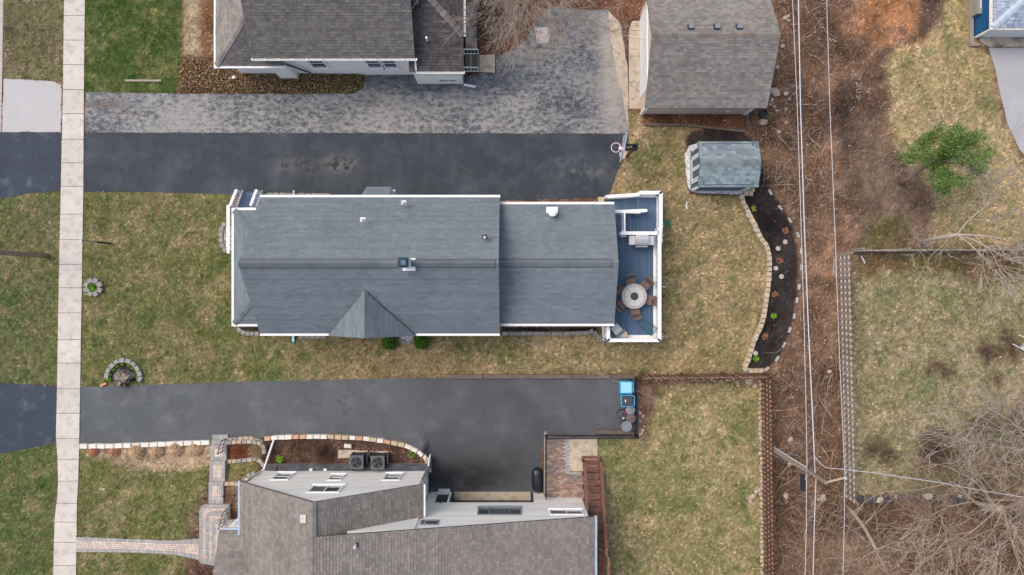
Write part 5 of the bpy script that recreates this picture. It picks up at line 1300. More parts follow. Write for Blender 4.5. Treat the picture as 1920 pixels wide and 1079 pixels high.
edging('stone_edging', 'horseshoe of grey blocks round the tree stump beside the lower driveway', [(201, 710), (203, 698), (210, 687), (221, 678), (233, 675), (246, 678), (256, 686), (263, 698), (266, 709), (260, 714)], .3, .23, .17, ['stone'])
ORD = ['first', 'second', 'third', 'fourth', 'fifth', 'sixth', 'seventh', 'eighth', 'ninth', 'tenth', 'eleventh', 'twelfth', 'thirteenth']
# pale bricks marking the far side of the mulch bed
for i, (px, py, a) in enumerate(((1443.5, 361, -60), (1462.5, 390, -50), (1480.5, 413.5, -62), (1495.5, 441, -70), (1501.5, 471, 88), (1502, 502, 86), (1497.5, 538, 84), (1493.5, 563, 80), (1488.5, 593, 84), (1480, 619, 70), (1469.5, 647, 62), (1456.5, 673, 55), (1437, 692, 35))):
    p = W(px, py)
    o = place('loose_brick', stone_mesh(.3, .12, .09, i, mt['disc']), None, (p.x, p.y, .02), (0, 0, math.radians(a)))
    tag(o, ORD[i] + ' pale brick from the shed along the outer edge of the black mulch bed', 'brick', 'pale bricks along the mulch bed')
for i, (px, py) in enumerate(((1391.5, 369), (1403.5, 403.5), (1417.5, 431), (1417.5, 635), (1417, 663), (1398, 693.5))):
    p = W(px, py, .27); o = MB().lathe((p.x, p.y, .215), [(.12, 0), (.125, .02), (.115, .05), (.03, .055)], 18).build('solar_lamp', mt['disc'])
    tag(o, ORD[i] + ' round pale disc lamp from the shed on the curved tan garden wall', 'lamp', 'round disc lamps on the garden wall')
for i, (px, py) in enumerate(((1472, 454), (1458.5, 466.5), (1454.5, 503.5), (1465, 519))):
    p = W(px, py); o = MB().lathe((p.x, p.y, .005), [(.12, 0), (.125, .03), (.115, .04), (.02, .042)], 16).build('stepping_stone', mt['disc'])
    tag(o, ORD[i] + ' round pale stepping stone from the shed in the black mulch bed', 'stepping stone', 'round stepping stones in the mulch')

# white gravel beds
def inpoly(poly, n, r):
    xs = [p[0] for p in poly]; ys = [p[1] for p in poly]
    px = r.uniform(min(xs), max(xs), n); py = r.uniform(min(ys), max(ys), n)
    k = sdist(px, py, poly) > 0
    return px[k], py[k]
def gravel(label, poly, n, size, cols, hole=None):
    r = np.random.default_rng(len(label)); px, py = inpoly(poly, n, r)
    if hole: k = sdist(px, py, hole) < 0; px, py = px[k], py[k]
    V = []; F = []; C = []
    oct_ = np.array([(1, 0, 0), (0, 1, 0), (-1, 0, 0), (0, -1, 0), (0, 0, 1)])
    tri = [(0, 1, 4), (1, 2, 4), (2, 3, 4), (3, 0, 4)]
    for x, y in zip(px, py):
        p = W(x, y); s = size * r.uniform(.6, 1.3, 3); a = r.uniform(0, 6.28); b = len(V)
        c = np.array(cols[r.integers(len(cols))]) * r.uniform(.8, 1.1)
        for o in oct_ * s: V.append((p.x + o[0] * math.cos(a) - o[1] * math.sin(a), p.y + o[0] * math.sin(a) + o[1] * math.cos(a), o[2] * .7 + .012)); C.append((*c, 1))
        F += [(b + i, b + j, b + k) for i, j, k in tri]
    o = place('gravel', fast_mesh('gravel', np.array(V), np.array(F), np.array(C), mt['whitegravel']), kind='stuff')
    return tag(o, label, 'gravel')
GW = [lin((232, 232, 230)), lin((216, 216, 216)), lin((242, 240, 238)), lin((190, 188, 186))]
SH = [(1284, 290), (1292, 274), (1310, 268), (1310, 352), (1408, 352), (1407, 361), (1380, 365), (1310, 362), (1297, 360), (1290, 352), (1286, 325)]
sheet('gravel_base', SH, .006, M('gravel_base', lin((200, 199, 197)), .95, n2=(30, .2)), amp=.6)
gravel('white gravel strip round the front and side of the shed', SH, 5200, .032, GW)
gravel('white gravel inside the curved edging before the front porch', [(424, 424), (420, 434), (419, 446), (421, 460), (428, 470), (436, 470), (436, 424)], 500, .03, GW)
gravel('white gravel between the two round bushes', [(748, 628), (751, 637), (762, 640), (772, 637), (776, 628)], 420, .03, GW)

# rocks
def rock_mesh(seed, mat):
    bm = bmesh.new(); bmesh.ops.create_icosphere(bm, subdivisions=1, radius=1.0); r = random.Random(seed)
    for v in bm.verts:
        k = r.uniform(.72, 1.15); v.co = Vector((v.co.x * k, v.co.y * k, v.co.z * k * .6))
    me = bpy.data.meshes.new('rock'); bm.to_mesh(me); bm.free(); me.materials.append(mat); return me
rk = [rock_mesh(i, mt['rock']) for i in range(7)]; dk = [rock_mesh(20 + i, mt['darkrock']) for i in range(5)]
FB = thing('rock_border', 'line of rounded field stones along the inside of the brown fence', 'rock border', W(1424, 800))
y = 716
while y < 1075:
    px = 1425 + (y - 716) * .012 + random.uniform(-2.0, 1.0); p = W(px, y); s = random.uniform(.08, .15)
    place('rock', random.choice(rk), FB, (p.x, p.y, s * .25), (0, 0, random.uniform(0, 6)), (s, s * random.uniform(.8, 1.1), s)); y += random.uniform(5.5, 10)
for px, py, s in ((1405, 716, .26), (1415, 724, .17), (1412, 708, .13), (1418, 922, .16), (1412, 930, .15), (1407, 940, .17), (1408, 932, .14), (1420, 916, .14), (1414, 945, .12), (1424, 918, .14)):
    p = W(px, py); place('rock', random.choice(rk), FB, (p.x, p.y, s * .3), (0, 0, random.uniform(0, 6)), (s, s * .9, s))
FB2 = thing('rock_border', 'scattered small stones along the edge-on brown fence and bin corner', 'rock border', W(1230, 715))
for px, py, s in [(1206 + i * 9 + random.uniform(-4, 4), 713 + random.uniform(-3, 3), random.uniform(.05, .1)) for i in range(20)] + [(1201, 775, .1), (1205, 780, .11), (1208, 800, .1), (1205, 807, .1), (1199, 815, .1), (1203, 813, .09), (1198, 772, .09), (1200, 790, .08)]:
    p = W(px, py); place('rock', random.choice(rk), FB2, (p.x, p.y, s * .3), (0, 0, random.uniform(0, 6)), (s, s * .9, s))
RP = thing('rock_pile', 'dark rubble rocks heaped along the lower edge of the fenced lawn', 'rock pile', W(1680, 936))
for i in range(46):
    px = 1604 + i * 4.6 + random.uniform(-3, 3); p = W(px, 936 + random.uniform(-6, 6) - i * .05); s = random.uniform(.12, .26)
    place('rock', random.choice(dk if random.random() < .8 else rk), RP, (p.x, p.y, s * .3), (0, 0, random.uniform(0, 6)), (s, s * .8, s))
RLB = {'a': 'rough pale rock lying in the strip right of the garage', 'b': 'pale rock lying among brush between the brown and grey fences'}
for (px, py, s, k) in ((1472, 34, .16, 'a'), (1478, 40, .14, 'a'), (1477, 31, .13, 'a'), (1467, 88, .15, 'a'), (1457, 128, .17, 'a'), (1445, 172, .24, 'a'), (1454, 175, .30, 'a'), (1473, 176, .17, 'a'), (1447, 188, .14, 'a'), (1473, 205, .13, 'a'), (1431, 230, .26, 'a'), (1474, 231, .12, 'a'), (1460, 248, .16, 'a'), (1444, 197, .12, 'a'), (1451, 200, .13, 'a'), (1480, 186, .11, 'a'), (1456, 208, .1, 'a'), (1440, 162, .12, 'a'),
                      (1481, 824, .22, 'b'), (1541, 933, .27, 'b'), (1534, 937, .13, 'b'), (1473, 930, .2, 'b'), (1480, 870, .16, 'b'), (1502, 836, .1, 'b'), (1486, 745, .1, 'b'), (1558, 670, .12, 'b'), (1555, 697, .14, 'b')):
    p = W(px, py); o = place('rock', random.choice(rk), None, (p.x, p.y, s * .3), (0, 0, random.uniform(0, 6)), (s, s * .8, s)); tag(o, RLB[k], 'rock', 'pale rocks ' + ('by the garage' if k == 'a' else 'between the fences'))

# ================================================================ air conditioners, bins, cargo box
def ac_unit(px, py, label):
    z = .95; p = W(px, py, z); s = .66
    A_ = thing('air_conditioner', label, 'air conditioner', (p.x, p.y, 0), 'outdoor air conditioner units')
    MB().box((p.x, p.y, 0), (s + .14, s + .14, .08)).build('base_pad', mt['slabold'], A_)
    MB().box((p.x, p.y, .1), (s - .06, s - .06, .8)).build('coil', mt['blackmetal'], A_)
    for i in range(12): MB().box((p.x, p.y, .14 + i * .06), (s, s, .022)).build('louvre', mt['blackmetal'], A_)
    for a in (-1, 1):
        for b in (-1, 1): MB().box((p.x + a * (s / 2 - .01), p.y + b * (s / 2 - .01), .08), (.06, .06, .84)).build('corner_post', mt['darkgrey'], A_)
    # top frame with a round opening
    m = MB(); n = 32; ro = .27; vs = []; fs = []
    for i in range(n):
        t = 2 * math.pi * i / n; c, s_ = math.cos(t), math.sin(t); k = (s / 2 + .02) / max(abs(c), abs(s_))
        for rr, zz in ((ro, .96), (k, .96), (k, .90)): vs.append((p.x + rr * c, p.y + rr * s_, zz))
    for i in range(n):
        a, b = 3 * i, 3 * ((i + 1) % n); fs += [(a, a + 1, b + 1, b), (a + 1, a + 2, b + 2, b + 1)]
    m.add(vs, fs).build('top_frame', mt['acgrey'], A_)
    g = MB()
    for rr in (.08, .13, .18, .23): g.tube([(p.x + rr * math.cos(t), p.y + rr * math.sin(t), .965) for t in np.linspace(0, 2 * math.pi, 21)], .006, 4, cap=False)
    for i in range(8): t = i * math.pi / 4; g.tube([(p.x + .05 * math.cos(t), p.y + .05 * math.sin(t), .965), (p.x + .275 * math.cos(t), p.y + .275 * math.sin(t), .965)], .006, 4)
    gr_ = g.build('fan_guard', mt['darkgrey'], A_)
    for i in range(4):
        t = i * math.pi / 2 + .3; u = Vector((math.cos(t), math.sin(t), 0)); v = Vector((-u.y, u.x, 0)); c = Vector((p.x, p.y, .905))
        MB().add([c + u * .05 - v * .03, c + u * .25 - v * .10, c + u * .25 + v * .10 + Vector((0, 0, .03)), c + u * .05 + v * .03 + Vector((0, 0, .02))], [(0, 1, 2, 3)]).build('fan_blade', mt['acgrey'], A_)
    MB().lathe((p.x, p.y, .9), [(.07, 0), (.07, .05), (.03, .06)], 14).build('motor_cap', mt['darkgrey'], A_)
ac_unit(668.5, 867, 'air conditioner unit beside the paving slab, left of the pair')
ac_unit(708, 868, 'air conditioner unit beside the hose coil, right of the pair')
MB0 = MB()
p = W(698, 852, .1); o = MB().tube([(p.x + .16 * math.cos(t), p.y + .16 * math.sin(t), .05 + t * .008) for t in np.linspace(0, 6 * math.pi, 50)], .022, 6).build('hose_coil', mt['greywood'])
tag(o, 'coiled grey hose beside the right air conditioner', 'hose')
p = W(652, 850); o = place('paving_slab', stone_mesh(.95, .42, .07, 3, mt['slabold']), None, (p.x, p.y - .03, .01), (0, 0, .02)); tag(o, 'flat tan paving slab left of the air conditioners', 'slab')
p = W(653, 836); o = place('paving_block', stone_mesh(.4, .2, .14, 4, mt['whitestone']), None, (p.x, p.y, .02), (0, 0, -.08)); tag(o, 'small pale block above the tan paving slab', 'block')

def wheelie(px, py, label, body, lid, w=.62, d=.62, h=1.02, lidc=None):
    c = W(px, py, h); B_ = thing('wheeled_bin', label, 'bin', (c.x, c.y, 0), 'wheeled bins behind the railing')
    MB().box((c.x, c.y, .1), (d * .86, w * .86, h - .16), 0, (1, 1, 1), 1.12).build('body', mt[body], B_)
    m = MB(); m.box((c.x - .03, c.y, h - .06), (d * .98, w * .98, .05)); m.box((c.x - .03, c.y, h - .01), (d * .9, w * .9, .035), 0, (1, 1, 1), .9)
    l = m.build('lid', mt[lid], B_)
    MB().tube([(c.x + d * .56, c.y - w * .36, h - .05), (c.x + d * .56, c.y + w * .36, h - .05)], .022, 8).build('handle', mt[body], B_)
    for s in (-1, 1):
        MB().beam((c.x + d * .42, c.y + s * w * .36, h - .05), (c.x + d * .58, c.y + s * w * .36, h - .05), .05, .06).build('handle_arm', mt[body], B_)
        MB().tube([(c.x + d * .42, c.y + s * w * .40, .12), (c.x + d * .42, c.y + s * w * .48, .12)], .12, 14).build('wheel', mt['blackmetal'], B_)
    m = MB()
    for s in (-1, 1): m.box((c.x - .03, c.y + s * w * .465, h - .012), (d * .96, .035, .03))
    m.box((c.x - .03 - d * .465, c.y, h - .012), (.035, w * .86, .03)); m.build('lid_rim', mt[body], l)
    return B_, c
wheelie(1175, 727, 'wheeled bin with pale blue lid, topmost behind the black railing', 'bluebin', 'palebluelid')
b2, c2 = wheelie(1177, 752, 'blue wheeled bin with dark grey lid below the pale blue one', 'bluebin', 'darkgrey')
MB().box((c2.x - .12, c2.y, 1.05), (.05, .12, .008)).build('lid_label', mt['white'], b2)
def can(px, py, label, mat, lidmat, r=.26, h=.72, lid='dome', lean=0):
    c = W(px, py, h); B_ = thing('trash_can', label, 'trash can', (c.x, c.y, 0), 'round trash cans behind the railing')
    MB().lathe((c.x, c.y, 0), [(r * .78, 0), (r * .8, .04), (r, h - .05), (r * 1.06, h - .04), (r * 1.06, h), (r * .95, h), (r * .9, h - .12)], 22).build('body', mt[mat], B_, smooth=False)
    if lid == 'dome': MB().lathe((c.x, c.y, h - .02), [(r * 1.05, 0), (r * 1.03, .04), (r * .8, .07), (r * .3, .09), (r * .1, .12)], 22).build('lid', mt[lidmat], B_)
    else: MB().lathe((c.x - .0, c.y, h - .02), [(r * .97, 0), (r * .97, .05), (r * .75, .05), (r * .72, .02), (r * .5, .02), (r * .48, .05), (r * .1, .05)], 22).build('lid', mt[lidmat], B_)
    for s in (-1, 1): MB().beam((c.x + s * r * 1.0, c.y - .06, h - .12), (c.x + s * r * 1.0, c.y + .06, h - .12), .06, .04).build('handle', mt[mat], B_)
    return B_, c
can(1182, 769, 'dark grey lidded trash can half hidden below the blue wheeled bin', 'darkgrey', 'midgrey', .24, .7)
bb, cc = can(1167, 778, 'black trash can with red tag and yellow label standing out to the left', 'blackmetal', 'darkgrey', .25, .62)
MB().box((cc.x + .08, cc.y + .14, .72), (.14, .05, .012), -.7).build('tag', mt['red'], bb)
MB().box((cc.x + .03, cc.y - .16, .71), (.12, .1, .012), .5).build('label_patch', mt['tan'], bb)
can(1183, 785, 'brown-lidded dark trash can in front of the railing', 'darkgrey', 'tablering', .25, .7)
can(1175, 800, 'blue-grey trash can with pale inset lid, lowest of the bins', 'greychair', 'midgrey', .27, .74, 'inset')

cb = G(1008, 898); zb = float(zt(*PX(cb)))
CB = thing('cargo_box', 'black hard-shell roof cargo box lying by the railing above the garage', 'cargo box', (cb.x, cb.y, zb + .02))
def shell(L_, Wd, hh, z0, n=14):
    vs = []; fs = []; ny_ = 12
    for i in range(n + 1):
        t = i / n; y = (t - .5) * L_
        k = (1 - abs(2 * t - 1) ** (3.2 if t < .5 else 5)) ** .5
        k = max(k, .02)
        for j in range(ny_ + 1):
            a = math.pi * j / ny_; x = math.cos(a) * Wd / 2 * k; q = max(0, math.sin(a)) ** .6
            rib = .018 * math.exp(-((abs(x) - .12) / .03) ** 2)
            vs.append((cb.x + x, cb.y + y, z0 + hh * (k ** .8) * q + rib * k))
    for i in range(n):
        for j in range(ny_):
            a = i * (ny_ + 1) + j; fs.append((a, a + 1, a + ny_ + 2, a + ny_ + 1))
    return vs, fs
vs, fs = shell(1.38, .62, .3, zb + .22); MB().add(vs, fs).build('lid', mt['cargo'], CB, smooth=True)
vs, fs = shell(1.36, .6, -.18, zb + .22); MB().add(vs, fs).build('tray', mt['blackmetal'], CB, smooth=True)
rim = []
for t in np.linspace(0, 2 * math.pi, 41): rim.append((cb.x + .315 * np.sign(math.cos(t)) * abs(math.cos(t)) ** .55, cb.y + .69 * np.sign(math.sin(t)) * abs(math.sin(t)) ** .7, zb + .22))
MB().tube(rim, .016, 6, cap=False).build('seam', mt['blackmetal'], CB)

# retaining wall between the dipping drive and the patio, kerb by the bed
RW = thing('retaining_wall', 'concrete retaining wall between the dipped driveway and the paver patio', 'wall', G(1022, 870))
MB().box((W(1022.5, 0).x, -9.2, -1.2), (.12, 3.4, 1.22)).build('wall', mt['stone'], RW)
MB().box((W(801.5, 0).x, -9.2, -1.2), (.26, .68, 1.26)).build('wall', mt['tanstone'], RW)

# ================================================================ pavers
def pavers(name, label, poly, zf, pal, bw=.2, bl=.1, ang=0.0, gap=.008, border=None, th=.05, seed=1, parent=None):
    r = random.Random(seed); m = MB()
    P = [G(*p) for p in poly]; cx = sum(p.x for p in P) / len(P); cy = sum(p.y for p in P) / len(P)
    ca, sa = math.cos(ang), math.sin(ang)
    pp = [((p.x - cx) * ca + (p.y - cy) * sa, -(p.x - cx) * sa + (p.y - cy) * ca) for p in P]
    lo0, hi0 = min(p[0] for p in pp), max(p[0] for p in pp); lo1, hi1 = min(p[1] for p in pp), max(p[1] for p in pp)
    cand = []
    rows = int((hi1 - lo1) / bl)
    for i in range(rows + 1):
        y = lo1 + (i + .5) * bl; off = bw / 2 * (i % 2)
        for k in range(int((hi0 - lo0) / bw) + 2): cand.append((lo0 - off + k * bw + bw / 2, y))
    if not cand: return None
    c = np.array(cand); ok = sdist(c[:, 0], c[:, 1], pp) > -bl * .2
    for (x, y), k in zip(cand, ok):
        if not k: continue
        wx_, wy_ = cx + x * ca - y * sa, cy + x * sa + y * ca
        z = zf(wx_, wy_); cc = r.choice(pal); q = r.uniform(.9, 1.1)
        m.box((wx_, wy_, z - th), (bw - gap, bl - gap, th + r.uniform(-.003, .003)), ang, tuple(v * q for v in cc), .985)
    PAVE[name + str(len(PAVE))] = [PX(p) for p in P]
    o = m.build(name, mt['paver'], parent, kind='stuff' if parent else 'structure')
    return o
CLAY = [lin(c) for c in ((208, 190, 176), (198, 180, 168), (214, 198, 184), (190, 176, 168), (214, 190, 172))]
GREYP = [lin(c) for c in ((172, 168, 164), (165, 162, 158), (178, 174, 169), (158, 155, 152))]
BRN = [lin(c) for c in ((160, 134, 120), (148, 126, 116), (184, 156, 136), (136, 120, 114), (130, 122, 122), (174, 146, 126), (144, 134, 130))]
zg = lambda d: (lambda x, y: float(zt(*PX((x, y)))) + d)
flat = lambda z: (lambda x, y: z)
# walk from the sidewalk to the entrance: soldier borders and a clay field laid between two edge lines
def strip(name, top, bot, zf, rows, bl=.2, seed=1, parent=None):
    """rows: list of (fraction of width, palette, brick length)"""
    r = random.Random(seed); m = MB()
    xs = np.arange(top[0][0], top[-1][0], .5); 
    def edge(e_, x): return float(np.interp(x, [p[0] for p in e_], [p[1] for p in e_]))
    f0 = 0
    for fr, pal, L_ in rows:
        x = top[0][0] - r.random() * L_ * 36
        while x < top[-1][0]:
            xa, xb = max(x, top[0][0]), min(x + L_ * 36, top[-1][0]); x += L_ * 36
            if xb - xa < 1: continue
            c = [(xa + .18, f0), (xb - .18, f0), (xb - .18, f0 + fr), (xa + .18, f0 + fr)]; P = []
            for (q, f) in c:
                y = edge(top, q) * (1 - f) + edge(bot, q) * f + (.18 if f == f0 else -.18)
                p = G(q, y); P.append(p)
            cc = r.choice(pal); k = r.uniform(.92, 1.07); z = zf
            m.slab([(p.x, p.y, p.z + z + .0) for p in P], .05, tuple(v * k for v in cc))
        f0 += fr
    PAVE[name + str(len(PAVE))] = top + bot[::-1]
    m.build(name, mt['paver'], parent, kind='structure')
TOPL = [(144, 1006.5), (260, 1011), (330, 1013.5), (374, 1009)]; BOTL = [(144, 1035), (260, 1036), (330, 1040), (374, 1050)]
strip('paver_walk', TOPL, BOTL, .055, [(.23, GREYP, .1), (.135, CLAY, .2), (.135, CLAY, .2), (.135, CLAY, .2), (.135, CLAY, .2), (.23, GREYP, .1)], seed=2)
# steps up from the drive, each a paved tread
PS = thing('paver_steps', 'grey and peach paver steps climbing from the lower driveway to the entrance', 'steps', G(410, 880))
tre = [(398, 427.5, 815.5, 826, .10), (396, 425, 826, 835, .22), (394.5, 424, 835, 864.5, .34), (392.5, 421.5, 864.5, 904.5, .46), (391, 418.5, 904.5, 945, .58)]
for i, (a, b, y0, y1, z) in enumerate(tre):
    P = [W(a, y0, z), W(b, y0, z), W(b, y1 + 3, z), W(a, y1 + 3, z)]
    MB().prism([(p.x, p.y) for p in P], -.1, z - .045).build('step_block', mt['stone'], PS)
    m = MB(); r = random.Random(i); wx_, wy_ = P[1].x - P[0].x, P[0].y - W(a, y1, z).y
    nx_, ny_ = max(1, round(wx_ / .1)), max(1, round(wy_ / .2))
    for u in range(nx_):
        for v in range(ny_):
            inner = 1 < u < nx_ - 2 and 0 < v < ny_ - 1 and ny_ > 3
            ring = inner and (u in (2, nx_ - 3) or v in (1, ny_ - 2))
            c = r.choice(CLAY if inner else GREYP)
            m.box((P[0].x + (u + .5) * wx_ / nx_, P[0].y - (v + .5) * wy_ / ny_, z - .05), (wx_ / nx_ - .008, wy_ / ny_ - .008, .05), 0, tuple(q * r.uniform(.93, 1.05) for q in c))
    m.build('tread_pavers', mt['paver'], PS, kind='stuff')
# three-tier entrance platform with rounded corner
def tier(x0, y0, x1, y1, rad, z, zb_):
    pts = [(x1, y0)]
    for t in np.linspace(math.pi / 2, math.pi, 7): pts.append((x0 + rad + rad * math.cos(t), y0 + rad - rad * math.sin(t)))
    pts += [(x0, y1), (x1, y1)]
    Q = [W(x, y, z) for x, y in pts]
    MB().prism([(p.x, p.y) for p in Q], zb_, z - .048).build('tier_block', mt['stone'], PS)
    m = MB(); r = random.Random(int(x0)); P = [(p.x, p.y) for p in Q]
    bx0, bx1 = min(p[0] for p in P), max(p[0] for p in P); by0, by1 = min(p[1] for p in P), max(p[1] for p in P)
    # soldier border following the outer edge, clay field inside
    cand = [(bx0 + (i + .5) * .1, by1 - (j + .5) * .1) for i in range(int((bx1 - bx0) / .1) + 1) for j in range(int((by1 - by0) / .1) + 1)]
    c = np.array(cand); d = sdist(c[:, 0], c[:, 1], P)
    edge = np.minimum(c[:, 0] - bx0, by1 - c[:, 1]); 
    for (x, y), dd in zip(cand, d):
        if dd < .045: continue
        e_ = min(dd, 9)
        border = dd < .22 and (x - bx0 < .5 or by1 - y < .5)
        cc = r.choice(GREYP if border else CLAY)
        m.box((x, y, z - .05), (.092, .092, .05), 0, tuple(q * r.uniform(.92, 1.06) for q in cc))
    m.build('tier_pavers', mt['paver'], PS, kind='stuff')
tier(373.5, 946.5, 430, 1060, 11, .72, -.05)
tier(385, 961, 428, 1062, 10, .86, .6)
tier(396, 976, 440, 1064, 9, 1.0, .74)
def iron_rail(label, a, b, h=.75):
    R_ = thing('iron_handrail', label, 'handrail', a)
    railing(R_, a, b, h=h, step=.16, mat='twigiron', bw=.02, topw=.035, toph=.03, low=.12, postw=.035, pname='bar')
mt['twigiron'] = M('brown_iron', lin((86, 62, 54)), .6)
iron_rail('brown iron handrail at the top of the paver steps by the driveway', W(424, 823, .1), W(418, 846, .4))
iron_rail('brown iron handrail on the right of the entrance platform', W(428, 954, .72), W(420, 984, 1.0))
iron_rail('brown iron handrail at the lower end of the entrance platform', W(374, 1056, .7), W(402, 1060, .9))
# patio by the garage
PT_ = [(1024, 820), (1058, 820), (1058, 886), (1120, 886), (1120, 962), (1024, 962)]
pavers('paver_patio', '', PT_, flat(.03), BRN, .2, .1, math.pi / 4 * 0, seed=7)
pavers('paver_patio', '', [(1059, 820), (1066, 820), (1066, 888), (1059, 888)], flat(.034), GREYP, .2, .1, 0, seed=8)
pavers('paver_patio', '', [(1066, 885), (1092, 885), (1092, 890), (1066, 890)], flat(.034), GREYP, .1, .14, 0, seed=9)
o = place('umbrella_cover', None)
bpy.data.objects.remove(o)
q = W(1046, 943, .3)
o = MB().lathe((q.x - .1, q.y - .1, 0.03), [(.22, 0), (.24, .15), (.12, .32), (.02, .4)], 7).build('covered_pot', mt['midgrey']); tag(o, 'small grey draped pot at the foot of the wall on the paver patio', 'pot')

# ================================================================ wooden stair by the patio
WS = thing('wooden_stairs', 'peeling red-brown wooden stairs climbing beside the beige house', 'stairs', W(1110, 870))
sxl, sxr = W(1095, 870, .2).x, W(1123, 870, .2).x
y0_, n_, run_, rise = -8.95, 13, .305, .165
for i in range(n_):
    z = .12 + rise * i; y = y0_ - run_ * i
    for k in (0, 1): MB().beam((sxl, y - .07 - k * .135, z), (sxr, y - .07 - k * .135, z), .125, .04).build('tread', mt['peelwood'], WS)
zt2 = .12 + rise * n_; yt = y0_ - run_ * n_
for i in range(9): MB().beam((sxl, yt - .07 - i * .15, zt2), (sxr + .1, yt - .07 - i * .15, zt2), .14, .04).build('landing_board', mt['peelwood'], WS)
for xx in (sxl - .04, sxr + .04):
    MB().beam((xx, y0_ + .1, .02), (xx, yt, zt2 - .1), .05, .26).build('stringer', mt['peelwood'], WS)
    MB().beam((xx, y0_ + .05, .95), (xx, yt, zt2 + .92), .14, .05).build('handrail', mt['peelwood'], WS)
    for i in range(0, n_ + 1, 2):
        y = y0_ - run_ * i; z = rise * i; MB().box((xx + (.07 if xx > sxl else -.07), y, max(0, z - .1)), (.06, .06, 1.05)).build('baluster', mt['peelwood'], WS)
MB().beam((sxr + .12, yt, zt2 + .95), (sxr + .12, yt - 1.4, zt2 + .95), .14, .05).build('handrail', mt['peelwood'], WS)
MB().beam((sxl - .1, y0_ + .12, .05), (sxr + .1, y0_ + .12, .05), .14, .1).build('foot_board', mt['peelwood'], WS)
for xx, yy in ((sxl, yt - .2), (sxr + .1, yt - .2), (sxr + .1, yt - 1.3)): MB().box((xx, yy, 0), (.1, .1, zt2 + .95)).build('post', mt['peelwood'], WS)

# ================================================================ foliage helpers
def leafcloud(pts, size, cols, r, flat_=.5, shape=2):
    """many small quads; pts Nx3, cols Nx3"""
    n = len(pts)
    nrm = r.normal(size=(n, 3)); nrm[:, 2] = np.abs(nrm[:, 2]) + flat_; nrm /= np.linalg.norm(nrm, axis=1)[:, None]
    t = np.cross(nrm, r.normal(size=(n, 3))); t /= np.linalg.norm(t, axis=1)[:, None] + 1e-9
    b = np.cross(nrm, t)
    s = (size * r.uniform(.6, 1.4, n))[:, None]
    V = np.stack([pts - t * s * .5 * shape, pts + b * s * .5, pts + t * s * .5 * shape, pts - b * s * .5], 1).reshape(-1, 3)
    F = np.arange(4 * n).reshape(n, 4); C = np.repeat(np.concatenate([cols, np.ones((n, 1))], 1), 4, axis=0)
    return V, F, C
def pick(cols, n, r, j=.18):
    c = np.array([lin(k) for k in cols])[r.integers(len(cols), size=n)]
    return c * r.uniform(1 - j, 1 + j, (n, 1))
# two clipped round bushes
for i, (px, py, lb) in enumerate(((729.5, 642, 'clipped round green bush under the cross gable, left of the pair'), (790.5, 641, 'clipped round green bush under the eave, right of the pair'))):
    c = W(px, py, .4); B_ = thing('round_bush', lb, 'bush', (c.x, c.y, 0), 'clipped round bushes')
    r = np.random.default_rng(i); n = 3600; d = r.normal(size=(n, 3)); d /= np.linalg.norm(d, axis=1)[:, None]
    rad = .40 * r.uniform(.82, 1.03, n)[:, None]; pts = d * rad * np.array([1, 1, .95]) + np.array([c.x, c.y, .40]); pts = pts[pts[:, 2] > .03]
    V, F, C = leafcloud(pts, .045, pick([(70, 108, 30), (92, 130, 38), (54, 90, 28), (108, 142, 44)], len(pts), r), r, 0, 1.5)
    place('foliage', fast_mesh('foliage', V, F, C, mt['yew']), B_)
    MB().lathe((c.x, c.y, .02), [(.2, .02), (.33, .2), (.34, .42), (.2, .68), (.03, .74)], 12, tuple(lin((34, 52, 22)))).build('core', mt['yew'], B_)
    MB().tube([(c.x, c.y, 0), (c.x, c.y, .2)], .03, 6, tuple(lin((80, 64, 50)))).build('stem', mt['bark'], B_)
